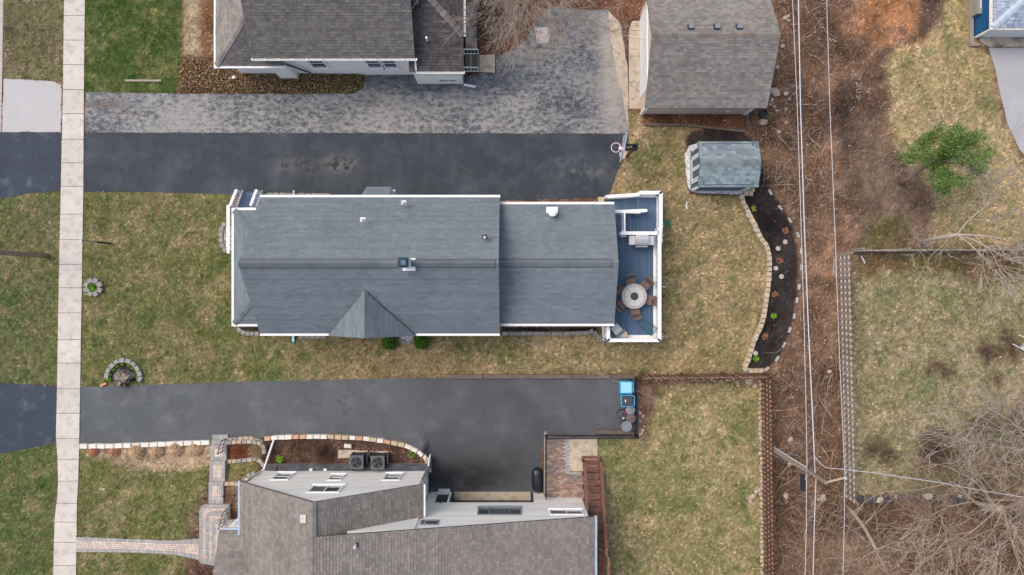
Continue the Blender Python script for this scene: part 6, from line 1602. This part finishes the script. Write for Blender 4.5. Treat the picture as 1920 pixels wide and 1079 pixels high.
# ornamental grasses, cut and dry
for i, (px, py, rr, red) in enumerate(((175, 846, 8.5, 1), (215.5, 846, 8.5, 1), (258, 845, 13, 0), (295, 846, 11.5, 0), (331, 842, 12.5, 0), (367.5, 842, 12, 0))):
    lb = ['rust-brown dry grass tuft nearest the sidewalk', 'rust-brown dry grass tuft, second from the sidewalk', 'large straw grass tuft, third from the sidewalk', 'straw grass tuft, fourth from the sidewalk', 'straw grass tuft, fifth from the sidewalk', 'straw grass tuft nearest the paver steps'][i]
    c = G(px, py); r = np.random.default_rng(40 + i); n = 900; R_ = rr / 34
    a = r.uniform(0, 6.28, n); k = np.sqrt(r.uniform(0, 1, n)); ln = R_ * r.uniform(.55, 1.1, n)
    base = np.stack([c.x + np.cos(a) * k * R_ * .35, c.y + np.sin(a) * k * R_ * .35, np.full(n, c.z)], 1)
    tip = base + np.stack([np.cos(a) * ln * k, np.sin(a) * ln * k, R_ * .9 * (1.1 - k * .8)], 1)
    sd_ = np.stack([-np.sin(a), np.cos(a), np.zeros(n)], 1) * .011
    V = np.stack([base - sd_, base + sd_, tip], 1).reshape(-1, 3); F = np.arange(3 * n).reshape(n, 3)
    C = np.repeat(np.concatenate([pick([(196, 142, 112), (176, 122, 96), (210, 160, 128)] if red else [(214, 182, 146), (196, 164, 128), (224, 196, 162), (176, 142, 112)], n, r), np.ones((n, 1))], 1), 3, axis=0)
    nq = 700; a = r.uniform(0, 6.28, nq); k = np.sqrt(r.uniform(0, 1, nq)); rad_ = k * R_ * r.uniform(.9, 1.12, nq)
    u = np.stack([np.cos(a), np.sin(a), -k * .5], 1); u /= np.linalg.norm(u, axis=1)[:, None]; v = np.stack([-np.sin(a), np.cos(a), np.zeros(nq)], 1)
    cc_ = np.stack([c.x + np.cos(a) * rad_, c.y + np.sin(a) * rad_, c.z + R_ * (1.0 - .75 * k ** 2) * r.uniform(.75, 1.05, nq)], 1)
    ll = (r.uniform(.05, .13, nq) * R_ / .3)[:, None]
    V2 = np.stack([cc_ - u * ll, cc_ + v * .012, cc_ + u * ll, cc_ - v * .012], 1).reshape(-1, 3)
    C2 = np.repeat(np.concatenate([pick([(176, 122, 96), (196, 142, 112), (150, 98, 76)] if red else [(198, 166, 130), (212, 182, 146), (176, 142, 112), (150, 118, 92)], nq, r), np.ones((nq, 1))], 1), 4, axis=0)
    q4 = np.arange(4 * nq).reshape(nq, 4) + len(V); F = np.concatenate([F, q4[:, [0, 1, 2]], q4[:, [0, 2, 3]]]); V = np.concatenate([V, V2]); C = np.concatenate([C, C2])
    o = place('ornamental_grass', fast_mesh('ornamental_grass', V, F, C, mt['straw'])); tag(o, lb, 'ornamental grass', 'dry ornamental grass tufts by the limestone blocks')
def small_plant(name, label, px, py, R_, n, cols, z=0.0, hgt=.2, cat='plant', group=None, size=.06):
    c = G(px, py); r = np.random.default_rng(int(px * 7 + py)); a = r.uniform(0, 6.28, n); k = np.sqrt(r.uniform(0, 1, n))
    pts = np.stack([c.x + np.cos(a) * k * R_, c.y + np.sin(a) * k * R_, c.z + z + .03 + hgt * r.uniform(.2, 1, n) * (1 - k * .5)], 1)
    V, F, C = leafcloud(pts, size, pick(cols, n, r), r, .4, 1.8)
    o = place(name, fast_mesh(name, V, F, C, mt['yew'])); return tag(o, label, cat, group)
LIME = [(130, 176, 46), (112, 158, 40), (150, 190, 70), (96, 140, 36)]
small_plant('planter_plant', 'bright green plant inside the round block planter', 176.5, 539.5, .22, 130, LIME + [(70, 84, 40)], .1, .15)
for i, (px, py) in enumerate(((206, 704), (212, 692), (220, 685), (230, 681), (242, 684), (250, 690), (256, 698), (257, 706), (205, 710))):
    small_plant('groundcover_plant', 'lime green groundcover clump inside the horseshoe of blocks', px, py, .12, 45, LIME, 0, .08, group='lime groundcover round the stump', size=.04)
small_plant('garden_plant', 'yellow-green sprig at the top of the black mulch bed', 1412, 391, .16, 40, [(168, 172, 70), (150, 160, 60)], 0, .1)
small_plant('garden_plant', 'bright green plant midway down the black mulch bed', 1450, 592, .14, 60, LIME, 0, .15)
small_plant('garden_plant', 'bright green plant near the lower end of the black mulch bed', 1417, 673, .15, 60, LIME, 0, .15)
for k, (px, py) in enumerate(((1472, 433), (1462, 489), (1453, 553), (1434, 630))):
    small_plant('dead_plant', ['rust-brown dead plant highest in the black mulch bed', 'rust-brown dead plant beside the stepping stones', 'rust-brown dead plant just below the stepping stones', 'rust-brown dead plant lowest in the black mulch bed'][k], px, py, .17, 60, [(150, 108, 82), (132, 92, 70), (166, 122, 94)], 0, .06)
small_plant('garden_plant', 'bright green plant by the left end of the air conditioner bed', 525, 860, .2, 90, LIME, 0, .22)
small_plant('garden_plant', 'small green shoots right in the air conditioner bed', 772, 851, .2, 60, [(120, 150, 60), (104, 132, 56)], 0, .12)
def twig_bush(label, px, py, R_, n, cols, hgt, name='bare_shrub', group=None):
    c = G(px, py); r = random.Random(int(px)); m = MB()
    for i in range(n):
        a = r.uniform(0, 6.28); k = math.sqrt(r.random()); b = Vector((c.x + math.cos(a) * R_ * .25 * k, c.y + math.sin(a) * R_ * .25 * k, c.z))
        t = Vector((c.x + math.cos(a + r.uniform(-.4, .4)) * R_ * k, c.y + math.sin(a + r.uniform(-.4, .4)) * R_ * k, c.z + hgt * r.uniform(.5, 1) * (1.1 - k * .5)))
        mid = b.lerp(t, .55) + Vector((r.uniform(-.06, .06), r.uniform(-.06, .06), .05)); cc = lin(r.choice(cols))
        m.tube([b, mid, t], [.009, .006, .003], 3, cc, cap=False)
        for q in range(2):
            e_ = t + Vector((r.uniform(-.18, .18), r.uniform(-.18, .18), r.uniform(-.02, .12))); m.tube([mid.lerp(t, r.uniform(.2, .8)), e_], [.004, .002], 3, cc, cap=False)
    o = m.build(name, mt['twig']); return tag(o, label, 'shrub', group)
twig_bush('round leafless brown shrub in the air conditioner bed', 606, 848, .62, 420, [(112, 88, 74), (96, 74, 62), (128, 102, 86)], .6)
twig_bush('leafless tan shrub left in the air conditioner bed', 548, 845, .5, 120, [(150, 124, 98), (130, 104, 82)], .45)
twig_bush('pale leafless shrub in the upper terrace beside the paver steps', 482, 846, .42, 150, [(190, 164, 134), (170, 142, 114)], .4)
twig_bush('red-stemmed shrub in the upper terrace beside the paver steps', 450, 846, .5, 180, [(150, 84, 62), (134, 74, 54), (160, 110, 80)], .25)
c = G(521, 874); o = MB().lathe((c.x, c.y, 0), [(.1, 0), (.12, .1), (.06, .2), (.1, .34), (.07, .42), (.09, .5), (.02, .58)], 10).build('garden_statue', mt['timber']); tag(o, 'small dark garden ornament beside the downspout extension', 'ornament')
# stump
c = W(225, 710, .3); S_ = thing('tree_stump', 'weathered splintered tree stump inside the horseshoe of blocks', 'stump', (c.x, c.y, 0))
m = MB(); r = random.Random(5); n = 22; vs = []; fs = []
for z, k in ((0, 1.25), (.18, 1.0), (.36, .92), (.37, .55), (.40, .05)):
    for i in range(n):
        t = 2 * math.pi * i / n; q = .34 * k * (1 + .16 * math.sin(3 * t + 1) + .1 * math.sin(7 * t)) * (1.25 if -.8 < t - 0 < 1.2 else 1)
        vs.append((c.x + q * math.cos(t), c.y + q * math.sin(t), z + (r.uniform(-.06, .07) if .1 < z < .39 else 0)))
for l in range(4):
    for i in range(n): fs.append((l * n + i, l * n + (i + 1) % n, (l + 1) * n + (i + 1) % n, (l + 1) * n + i))
m.add(vs, fs, tuple(lin((150, 140, 128)))); m.build('trunk_base', M('stump_wood', (1, 1, 1), .95, attr=True, n1=(9, .35), n2=(40, .3), bump=(22, .05)), S_)
for i in range(26):
    t = random.uniform(-1.4, 1.4); p0 = Vector((c.x + .26 * math.cos(t), c.y + .26 * math.sin(t), .1)); L_ = random.uniform(.1, .28)
    MB().beam(p0, p0 + Vector((math.cos(t) * L_, math.sin(t) * L_, random.uniform(.05, .35))), .07, .05).build('splinter', mt['timber'], S_)
c = W(195, 721); o = place('log_piece', stone_mesh(.36, .14, .1, 8, mt['orangewood']), None, (c.x, c.y, .02), (0, 0, .5)); tag(o, 'freshly split orange log piece at the driveway edge by the stump', 'log')
c = W(269, 152); o = MB().beam(W(235, 151.5, .05), W(303, 152, .05), .1, .1).build('landscape_timber', mt['greywood']); tag(o, 'pale timber lying on the green lawn above the worn driveway', 'timber')
c = W(438, 146, .3); o = MB().add([(c.x - .1, c.y - .06, .3), (c.x + .16, c.y - .02, .32), (c.x + .02, c.y + .02, .36), (c.x - .03, c.y + .14, .3)], [(0, 1, 2), (0, 2, 3), (1, 3, 2), (0, 3, 1)]).build('paper_scrap', mt['white']); tag(o, 'crumpled white paper scrap on the ivy bed', 'litter')
o = MB().beam(W(1614.5, 480, .1), W(1622, 494, .1), .09, .03).build('board_scrap', mt['palegrey']); tag(o, 'short pale board lying in the corner of the far fenced lawn', 'board')
o = MB().tube([W(1288, 380, .04), W(1286.5, 386, .04), W(1288, 392, .04)], .035, 6).build('edging_scrap', mt['white']); tag(o, 'small curved white strip lying on the back lawn', 'strip')
for i, (a, b, lb) in enumerate((((1564, 486), (1562, 516), 'long pale board leaning by the top of the weathered grey fence, left of two'), ((1568, 482), (1566, 520), 'long pale board leaning by the top of the weathered grey fence, right of two'))):
    o = MB().beam(W(*a, .08), W(*b, .05), .07, .06).build('loose_board', mt['greywood']); tag(o, lb, 'board')
c = W(1428, 215); o = MB().lathe((c.x, c.y, 0), [(.18, 0), (.2, .05), (.2, .38), (.16, .4), (.15, .2), (.02, .18)], 14).build('old_bucket', mt['darkgrey']); tag(o, 'dark round tub beside the back corner of the garage', 'tub')
for i, (px, py) in enumerate(((1440.5, 0),)): pass
for i, (a, b) in enumerate((((1149, 836), (1156, 842)), ((1287, 826), (1300, 818)), ((1156, 842), (1163, 833)), ((1194, 828), (1210, 820)))):
    o = MB().tube([W(*a, .03), W((a[0] + b[0]) / 2 + 1.5, (a[1] + b[1]) / 2 - 1.5, .04), W(*b, .03)], [.018, .016, .01], 5, tuple(lin((186, 166, 140)))).build('fallen_stick', mt['twig']); tag(o, 'pale fallen stick on the lower back lawn', 'stick', 'fallen sticks on the lower back lawn')

# ================================================================ trees
def branch(m, p, d, L_, r0, depth, rnd, col, droop=.0, spread=.6, minr=.006, kids=3, segs=4, tips=None):
    pts = [p]; rad = [r0]; q = p.copy(); dd = d.normalized()
    for i in range(segs):
        dd = (dd + Vector((rnd.gauss(0, .14), rnd.gauss(0, .14), rnd.gauss(0, .10) - droop))).normalized()
        q = q + dd * (L_ / segs); pts.append(q.copy()); rad.append(max(minr * .6, r0 * (1 - .62 * (i + 1) / segs)))
    m.tube(pts, rad, 5 if r0 > .03 else 3, col, cap=False)
    if tips is not None and depth <= 1: tips.extend(pts[1:])
    if depth <= 0: return
    for k in range(kids + (1 if rnd.random() < .5 else 0)):
        t = rnd.uniform(.3, 1.0); i = min(segs - 1, int(t * segs)); a = pts[i].lerp(pts[i + 1], t * segs - i)
        ax = Vector((rnd.gauss(0, 1), rnd.gauss(0, 1), rnd.gauss(0, .5))).normalized()
        nd = (dd + ax * spread * rnd.uniform(.7, 1.3)).normalized()
        branch(m, a, nd, L_ * rnd.uniform(.5, .75), max(minr, rad[i] * .62), depth - 1, rnd, col, droop, spread, minr, kids, segs, tips)
def bare_tree(label, path, radii, limbs, seed, col, depth=3, kids=3, spread=.7, droop=0.0, group=None):
    """path: [(px, py, z)...] trunk; limbs: [(px,py,z from, px,py,z to, r, depth)]"""
    rnd = random.Random(seed); b = W(*path[0]); T_ = thing('bare_tree', label, 'tree', b, group)
    MB().tube([W(*q) for q in path], radii, 9, lin(col)).build('trunk', mt['bark'], T_, smooth=True)
    m = MB()
    for (a, b2, r0, dp) in limbs:
        A_, B_ = W(*a), W(*b2); branch(m, A_, B_ - A_, (B_ - A_).length, r0, dp, rnd, tuple(v * 1 for v in lin((120, 110, 100)) ) if False else tuple(np.array(lin(col)) * 1.0), droop, spread, .012, kids)
    m.build('crown', mt['bark'], T_, smooth=True)
mt['bark'].node_tree.nodes  # bark colour comes from the colour attribute
for n_ in mt['bark'].node_tree.nodes:
    if n_.type == 'RGB': n_.outputs[0].default_value = (1, 1, 1, 1)
bare_tree('leafless tree with pale trunk above the edge-on grey fence', [(1731, 457, 0), (1734, 452, 1.0), (1760, 446, 2.4), (1795, 440, 3.4)], [.12, .11, .09, .075],
          [((1795, 440, 3.4), (1850, 385, 5.0), .05, 4), ((1795, 440, 3.4), (1880, 430, 5.0), .05, 4), ((1770, 445, 2.8), (1820, 350, 4.2), .03, 4), ((1795, 440, 3.4), (1870, 500, 5.0), .04, 4), ((1780, 442, 3.0), (1760, 500, 4.2), .025, 3), ((1800, 440, 3.4), (1910, 520, 5.2), .04, 4), ((1850, 420, 4.6), (1925, 370, 5.6), .03, 4)], 3, (186, 172, 158), spread=.6)
bare_tree('crooked leafless tree below the grey fence with a bowed pale limb', [(1583, 945, 0), (1600, 962, 1.0), (1622, 992, 2.2), (1636, 1018, 3.0), (1642, 1030, 3.3)], [.11, .10, .09, .08, .07],
          [((1642, 1030, 3.3), (1690, 1012, 4.2), .055, 2), ((1690, 1012, 4.2), (1718, 985, 4.8), .04, 3), ((1636, 1022, 3.1), (1660, 1079, 4.2), .03, 3), ((1700, 1006, 4.2), (1760, 1060, 5.2), .025, 3), ((1620, 990, 2.2), (1690, 930, 3.4), .02, 2)], 5, (178, 158, 138), spread=.6)
bare_tree('large leafless tree with spreading limbs in the lower right corner', [(1838, 950, 0), (1850, 952, 1.4), (1880, 955, 3.0)], [.24, .21, .17],
          [((1850, 952, 1.4), (1730, 970, 3.4), .07, 3), ((1870, 955, 2.6), (1800, 900, 5.2), .07, 3), ((1880, 955, 3.0), (1900, 870, 6.0), .07, 4), ((1880, 955, 3.0), (1930, 930, 6.0), .07, 3), ((1880, 955, 3.0), (1840, 1040, 5.4), .055, 4), ((1880, 955, 3.0), (1920, 1040, 5.6), .05, 4), ((1870, 955, 2.4), (1780, 1010, 4.6), .045, 3), ((1730, 970, 3.4), (1712, 1000, 3.8), .035, 3), ((1860, 950, 2), (1760, 900, 4.2), .04, 3)], 8, (190, 174, 154), kids=3, spread=.7)
bare_tree('leafless tree at the right edge over the fenced lawn', [(1960, 850, 0), (1975, 856, 2.0)], [.14, .1],
          [((1975, 856, 2), (1900, 790, 5), .05, 3), ((1975, 856, 2), (1890, 840, 5), .05, 4), ((1975, 856, 2), (1920, 760, 5), .05, 4)], 12, (184, 172, 162), spread=.7)
bare_tree('leafless tree along the bottom edge right of the grey fence', [(1770, 1110, 0), (1785, 1122, 2.0)], [.12, .1],
          [((1785, 1122, 2), (1760, 1040, 4.5), .05, 4), ((1785, 1122, 2), (1830, 1040, 5), .05, 4), ((1785, 1122, 2), (1700, 1060, 4.5), .04, 4)], 14, (168, 146, 124), spread=.7)
bare_tree('leafless tree reaching over the leafy bed from the top edge', [(975, -70, 0), (978, -90, 2.0), (980, -110, 3.6)], [.2, .17, .13],
          [((980, -110, 3.6), (930, -30, 5.0), .05, 4), ((980, -110, 3.6), (950, 20, 5.6), .05, 4), ((980, -110, 3.6), (1000, 10, 5.4), .05, 4), ((980, -110, 3.6), (1060, 0, 5.6), .045, 4), ((980, -110, 3.6), (1020, -20, 5.0), .045, 4), ((980, -100, 3.4), (1080, -40, 6), .04, 3), ((980, -100, 3.4), (925, 10, 5.0), .04, 4)], 17, (158, 144, 132), spread=.5)
# evergreen
ET = thing('evergreen_tree', 'leaning evergreen tree with bright green crown on the far lawn', 'tree', W(1688, 345))
pth = [W(1688, 346, 0), W(1706, 333, .8), W(1735, 313, 2.0), W(1765, 302, 3.2)]
MB().tube(pth, [.12, .11, .095, .08], 10, lin((150, 128, 116))).build('trunk', mt['bark'], ET, smooth=True)
m = MB(); rnd = random.Random(4); tips = []
ENDS = ((1858, 292, 5.2, .05), (1838, 266, 5.0, .04), (1802, 246, 4.6, .04), (1775, 252, 4.4, .035), (1740, 266, 3.6, .03), (1704, 292, 3.0, .03), (1722, 278, 3.4, .025), (1795, 336, 4.4, .035), (1826, 322, 4.8, .035), (1755, 338, 3.4, .03), (1775, 348, 3.8, .025), (1812, 290, 5.6, .045), (1840, 285, 5.8, .03), (1820, 258, 5.2, .03), (1742, 326, 3.0, .02), (1760, 290, 3.8, .03), (1785, 275, 4.6, .03), (1780, 310, 4.4, .03), (1800, 268, 5.0, .03), (1735, 298, 3.2, .02), (1762, 316, 3.6, .02))
for (px, py, z, r0) in ENDS:
    a = pth[2].lerp(pth[3], rnd.random()); b = W(px, py, z)
    branch(m, a, b - a, (b - a).length * .95, r0, 2, rnd, lin((176, 166, 158)), 0, .5, .009, 4, 5, tips)
m.build('limbs', mt['bark'], ET, smooth=True)
r = np.random.default_rng(9); tips = np.array([tuple(t) for t in tips])
def proj(P): k = F_PX / (CAM_H - P[:, 2]); return 960 + P[:, 0] * k, 539.5 - P[:, 1] * k
CROWN = [(1680, 294), (1700, 284), (1722, 262), (1752, 246), (1764, 228), (1780, 240), (1796, 238), (1812, 248), (1842, 244), (1856, 262), (1872, 286), (1852, 304), (1848, 322), (1822, 332), (1806, 352), (1782, 346), (1776, 370), (1752, 352), (1746, 338), (1748, 318), (1728, 304), (1694, 303)]
qx, qy = proj(tips); tips = tips[sdist(qx, qy, CROWN) > -2]
k = max(6, int(27000 / max(1, len(tips)))); pts = np.repeat(tips, k, axis=0) + r.normal(size=(len(tips) * k, 3)) * np.array([.13, .13, .09])
qx, qy = proj(pts); pts = pts[sdist(qx, qy, CROWN) > -4 + r.normal(0, 3, len(pts))]
V, F, C = leafcloud(pts, .042, pick([(100, 128, 58), (118, 144, 70), (76, 102, 46), (134, 156, 84), (88, 116, 52)], len(pts), r, .25), r, .2, 1.9)
place('crown', fast_mesh('crown', V, F, C, mt['yew']), ET)

# ================================================================ grass, leaves, twigs
r = np.random.default_rng(21)
def scatter(n, arr, seed, grow=0.0, lim=(-29.5, 29.5, -17, 17)):
    q = np.random.default_rng(seed); x = q.uniform(lim[0], lim[1], n); y = q.uniform(lim[2], lim[3], n)
    k = q.random(n) < look(arr, x, y); x, y = x[k], y[k]
    k = clear(x, y, grow); return x[k], y[k]
DENS = 230
x, y = scatter(int(59 * 34 * DENS), gr, 31)
zz = look(zid, x, y); gcol = look(col, x, y)
NB = 3
for zi, nm in enumerate(znames):
    k = zz == zi
    if k.sum() < 200: continue
    n = int(k.sum()); X_ = np.repeat(x[k], NB); Y_ = np.repeat(y[k], NB); c = np.repeat(gcol[k] * np.exp(r.normal(-.02, .33, (n, 1))), NB, axis=0)
    N_ = n * NB
    tint = np.repeat(r.random((n, 1)), NB, axis=0)
    c = np.where(tint < .30, c * np.array([.80, 1.02, .74]), np.where(tint > .62, c * np.array([1.22, 1.12, 1.22]), c)) * r.uniform(.85, 1.15, (N_, 1)) * 1.12
    a = r.uniform(0, 6.28, N_); ln = r.uniform(.045, .10, N_); up = r.uniform(.25, .85, N_)
    b = np.stack([X_ + r.normal(0, .02, N_), Y_ + r.normal(0, .02, N_), np.zeros(N_)], 1); b[:, 2] = zt(960 + 36 * b[:, 0], 539.5 - 36 * b[:, 1])
    tip = b + np.stack([np.cos(a) * ln, np.sin(a) * ln, ln * up], 1); w_ = np.stack([-np.sin(a), np.cos(a), np.zeros(N_)], 1) * r.uniform(.009, .017, (N_, 1))
    V = np.stack([b - w_, b + w_, tip], 1).reshape(-1, 3); F = np.arange(3 * N_).reshape(N_, 3); C = np.repeat(np.concatenate([c, np.ones((N_, 1))], 1), 3, axis=0)
    o = place('grass', fast_mesh('grass', V, F, C, mt['grass']), kind='stuff')
    tag(o, 'short patchy grass blades covering the ' + nm.replace('_', ' '), 'grass')

LEAFC = [(136, 106, 86), (116, 88, 70), (160, 130, 106), (94, 74, 62), (180, 152, 128), (142, 102, 78)]
x, y = scatter(int(59 * 34 * 170), lf ** 1.5, 41, -1.0)
n = len(x); lc = (pick(LEAFC, n, r, .25) * .5 + look(col, x, y) * .7) * np.exp(r.normal(-.05, .45, (n, 1)))
pts = np.stack([x, y, zt(960 + 36 * x, 539.5 - 36 * y) + r.uniform(.012, .05, n)], 1)
V, F, C = leafcloud(pts, .052, lc, r, 1.2, 1.3)
o = place('leaf_litter', fast_mesh('leaf_litter', V, F, C, mt['leaf']), kind='stuff'); tag(o, 'brown fallen leaves and wood chips scattered over beds and wooded strip', 'leaves')
# pale chips on bare soil
x, y = scatter(26000, np.where((zid == znames.index('wooded_strip')), .5, .008), 43); n = len(x)
pts = np.stack([x, y, zt(960 + 36 * x, 539.5 - 36 * y) + .03], 1); V, F, C = leafcloud(pts, .04, pick([(196, 182, 164), (176, 160, 142), (150, 132, 116), (84, 70, 62)], n, r), r, 1.5, 1.6)
o = place('wood_chips', fast_mesh('wood_chips', V, F, C, mt['leaf']), kind='stuff'); tag(o, 'pale wood chips flecked over the bare soil right of the yards', 'wood chips')
# ivy with dry leaves beside the neighbour house
ivp = [(337, 122), (352, 106), (410, 116), (560, 130), (680, 138), (680, 164), (662, 174), (334, 174)]
px, py = inpoly(ivp, 16000, r); n = len(px); P0 = np.array([tuple(W(a, b)) for a, b in zip(px, py)])
P0[:, 2] = r.uniform(.05, .32, n) * np.clip(sdist(px, py, ivp) / 8, .15, 1)
gmix = sst(480, 620, px + r.normal(0, 60, n))
cA = pick([(140, 106, 82), (116, 88, 68), (168, 134, 104), (96, 78, 58), (196, 166, 134), (120, 112, 70)], n, r, .3); cB = pick([(112, 112, 66), (96, 98, 56), (136, 126, 84), (128, 100, 72), (166, 152, 108)], n, r, .3)
V, F, C = leafcloud(P0, .062, np.where(r.random((n, 1)) < gmix[:, None] * .75, cB, cA), r, .5, 1.2)
o = place('ivy', fast_mesh('ivy', V, F, C, mt['leaf']), kind='stuff'); tag(o, 'low bed of brown and green ivy leaves below the white neighbour house', 'ivy')
# twigs and brush
def twigs(label, n, seed, dens, cols, L0, L1, r0, zmax=.22, lim=(13, 29, -17, 17)):
    x, y = scatter(n, dens, seed, 1.0, lim); q = np.random.default_rng(seed); m = len(x); V = []; F = []; C = []
    cl = pick(cols, m, q, .15)
    for i in range(m):
        a = q.uniform(0, 6.28); L_ = q.uniform(L0, L1) * (1 if q.random() < .8 else 1.6); rr = r0 * q.uniform(.5, 1.3); bend = q.normal(0, .35)
        z0 = q.uniform(.01, zmax)
        p = [np.array((x[i], y[i], z0))]
        for s in (0, 1): aa = a + bend * s; p.append(p[-1] + np.array((math.cos(aa) * L_ / 2, math.sin(aa) * L_ / 2, q.normal(0, .05) * L_)))
        b = len(V)
        for j, (u, k) in enumerate(zip(p, (1, .75, .3))):
            aa = a + bend * min(j, 1); sx, sy = -math.sin(aa), math.cos(aa); u[2] = max(u[2], .01)
            for ct, st in ((1, 0), (-.5, .87), (-.5, -.87)): V.append((u[0] + sx * ct * rr * k, u[1] + sy * ct * rr * k, u[2] + st * rr * k)); C.append((*cl[i], 1))
        for s in (0, 3):
            for t in range(3): F.append((b + s + t, b + s + (t + 1) % 3, b + s + 3 + (t + 1) % 3, b + s + 3 + t))
    o = place('brush', fast_mesh('brush', np.array(V), np.array(F), np.array(C), mt['twig']), kind='stuff'); return tag(o, label, 'brush')
hot = np.zeros_like(X)
for poly, d_ in (([(1425, 205), (1550, 215), (1560, 440), (1500, 440), (1440, 350), (1425, 280)], .9), ([(1440, 700), (1580, 700), (1585, 1100), (1440, 1100)], .8), ([(1500, 600), (1575, 600), (1580, 720), (1450, 720)], .6), ([(1580, 950), (1950, 930), (1950, 1100), (1580, 1100)], .75), ([(1465, -50), (1560, -50), (1560, 220), (1460, 220)], .4), ([(885, -50), (1060, -50), (1000, 60), (885, 100)], .5)):
    hot = np.maximum(hot, d_ * sst(-.4, .6, sdist(PXg, PYg, poly) / 36 + wob_n * 1.2))
SEC = (15, 29, -16.5, 16.5)
twigs('dense litter of thin brown twigs in the wooded strip between the yards', 60000, 51, hot, [(138, 108, 86), (160, 132, 108), (112, 86, 70), (186, 162, 138), (94, 72, 58)], .12, .5, .008)
twigs('pale broken branches strewn over the wooded strip', 4200, 52, hot, [(200, 182, 160), (182, 162, 140), (214, 200, 182)], .4, 1.1, .012, .35)
twigs('thin twigs fallen over the leafy bed at the top', 9000, 53, hot, [(150, 128, 110), (172, 152, 132), (120, 98, 84)], .15, .6, .008, .2, (-2.2, 4, 12, 17))
for i, (a, b, rr, c) in enumerate((((1456, 905), (1480, 872), .045, (176, 148, 118)), ((1460, 915), (1495, 896), .035, (164, 138, 110)), ((1450, 920), (1464, 890), .05, (128, 102, 84)), ((1565, 838), (1558, 872), .05, (150, 122, 100)), ((1570, 820), (1562, 900), .045, (124, 98, 82)), ((1576, 835), (1571, 890), .05, (110, 86, 74)), ((1540, 838), (1556, 860), .03, (186, 160, 130)), ((1438, 768), (1470, 770), .03, (196, 176, 158)), ((1560, 700), (1572, 790), .04, (120, 94, 80)), ((1566, 640), (1570, 720), .035, (132, 106, 90)))):
    o = MB().tube([W(*a, .12), W((a[0] + b[0]) / 2 + random.uniform(-2, 2), (a[1] + b[1]) / 2 + random.uniform(-2, 2), .16), W(*b, .2)], [rr, rr * .85, rr * .6], 7, lin(c)).build('fallen_branch', mt['twig'], smooth=True)
    tag(o, 'thick fallen branch among brush between the brown and grey fences', 'branch', 'fallen branches between the fences')
# tall dry stems behind the shed and round the pole

for i, (px, py) in enumerate(((148, 1004), (237, 1008), (302, 1010.5), (369, 1007), (307, 1043), (369, 1053), (384, 933), (370, 963), (427, 853), (423.5, 893), (421, 930))):
    p = G(px, py); o = MB().lathe((p.x, p.y, p.z), [(.015, 0), (.015, .14), (.05, .15), (.045, .2), (.01, .22)], 10).build('path_light', mt['darkgrey'])
    tag(o, 'small dark path light staked beside the entrance pavers', 'path light', 'path lights beside the entrance pavers')
# sprayed survey marks on the bare soil
def zpt(a, b): return W(1570 + a / 7.44, 110 + b / 7.44, .045)
m = MB(); white = tuple(lin((190, 182, 176)))
for st in ([(205, 160), (240, 205), (270, 250)], [(325, 235), (331, 262), (305, 298), (275, 285)], [(290, 268), (310, 290), (325, 300)], [(275, 350), (271, 388), (300, 402), (325, 380), (326, 345)],
           [(320, 428), (278, 430), (262, 455), (275, 475), (322, 475)], [(275, 510), (270, 545), (300, 565), (322, 540), (316, 505)], [(285, 520), (292, 540)], [(244, 600), (252, 612)], [(245, 670), (205, 695), (180, 740)]):
    m.tube([zpt(*q) for q in st], .011, 5, white)
o = m.build('ground_paint', mt['straw']); tag(o, 'white sprayed lettering on the bare soil right of the overhead wires', 'ground marking')
o = MB().tube([W(1554.5, 72, .05), W(1558, 76.5, .05), W(1562, 74, .06), W(1565, 78, .05), W(1569, 77.5, .05)], .022, 5, white).build('plastic_scrap', mt['straw']); tag(o, 'small crooked white strip beside the right overhead wire near the top', 'litter')
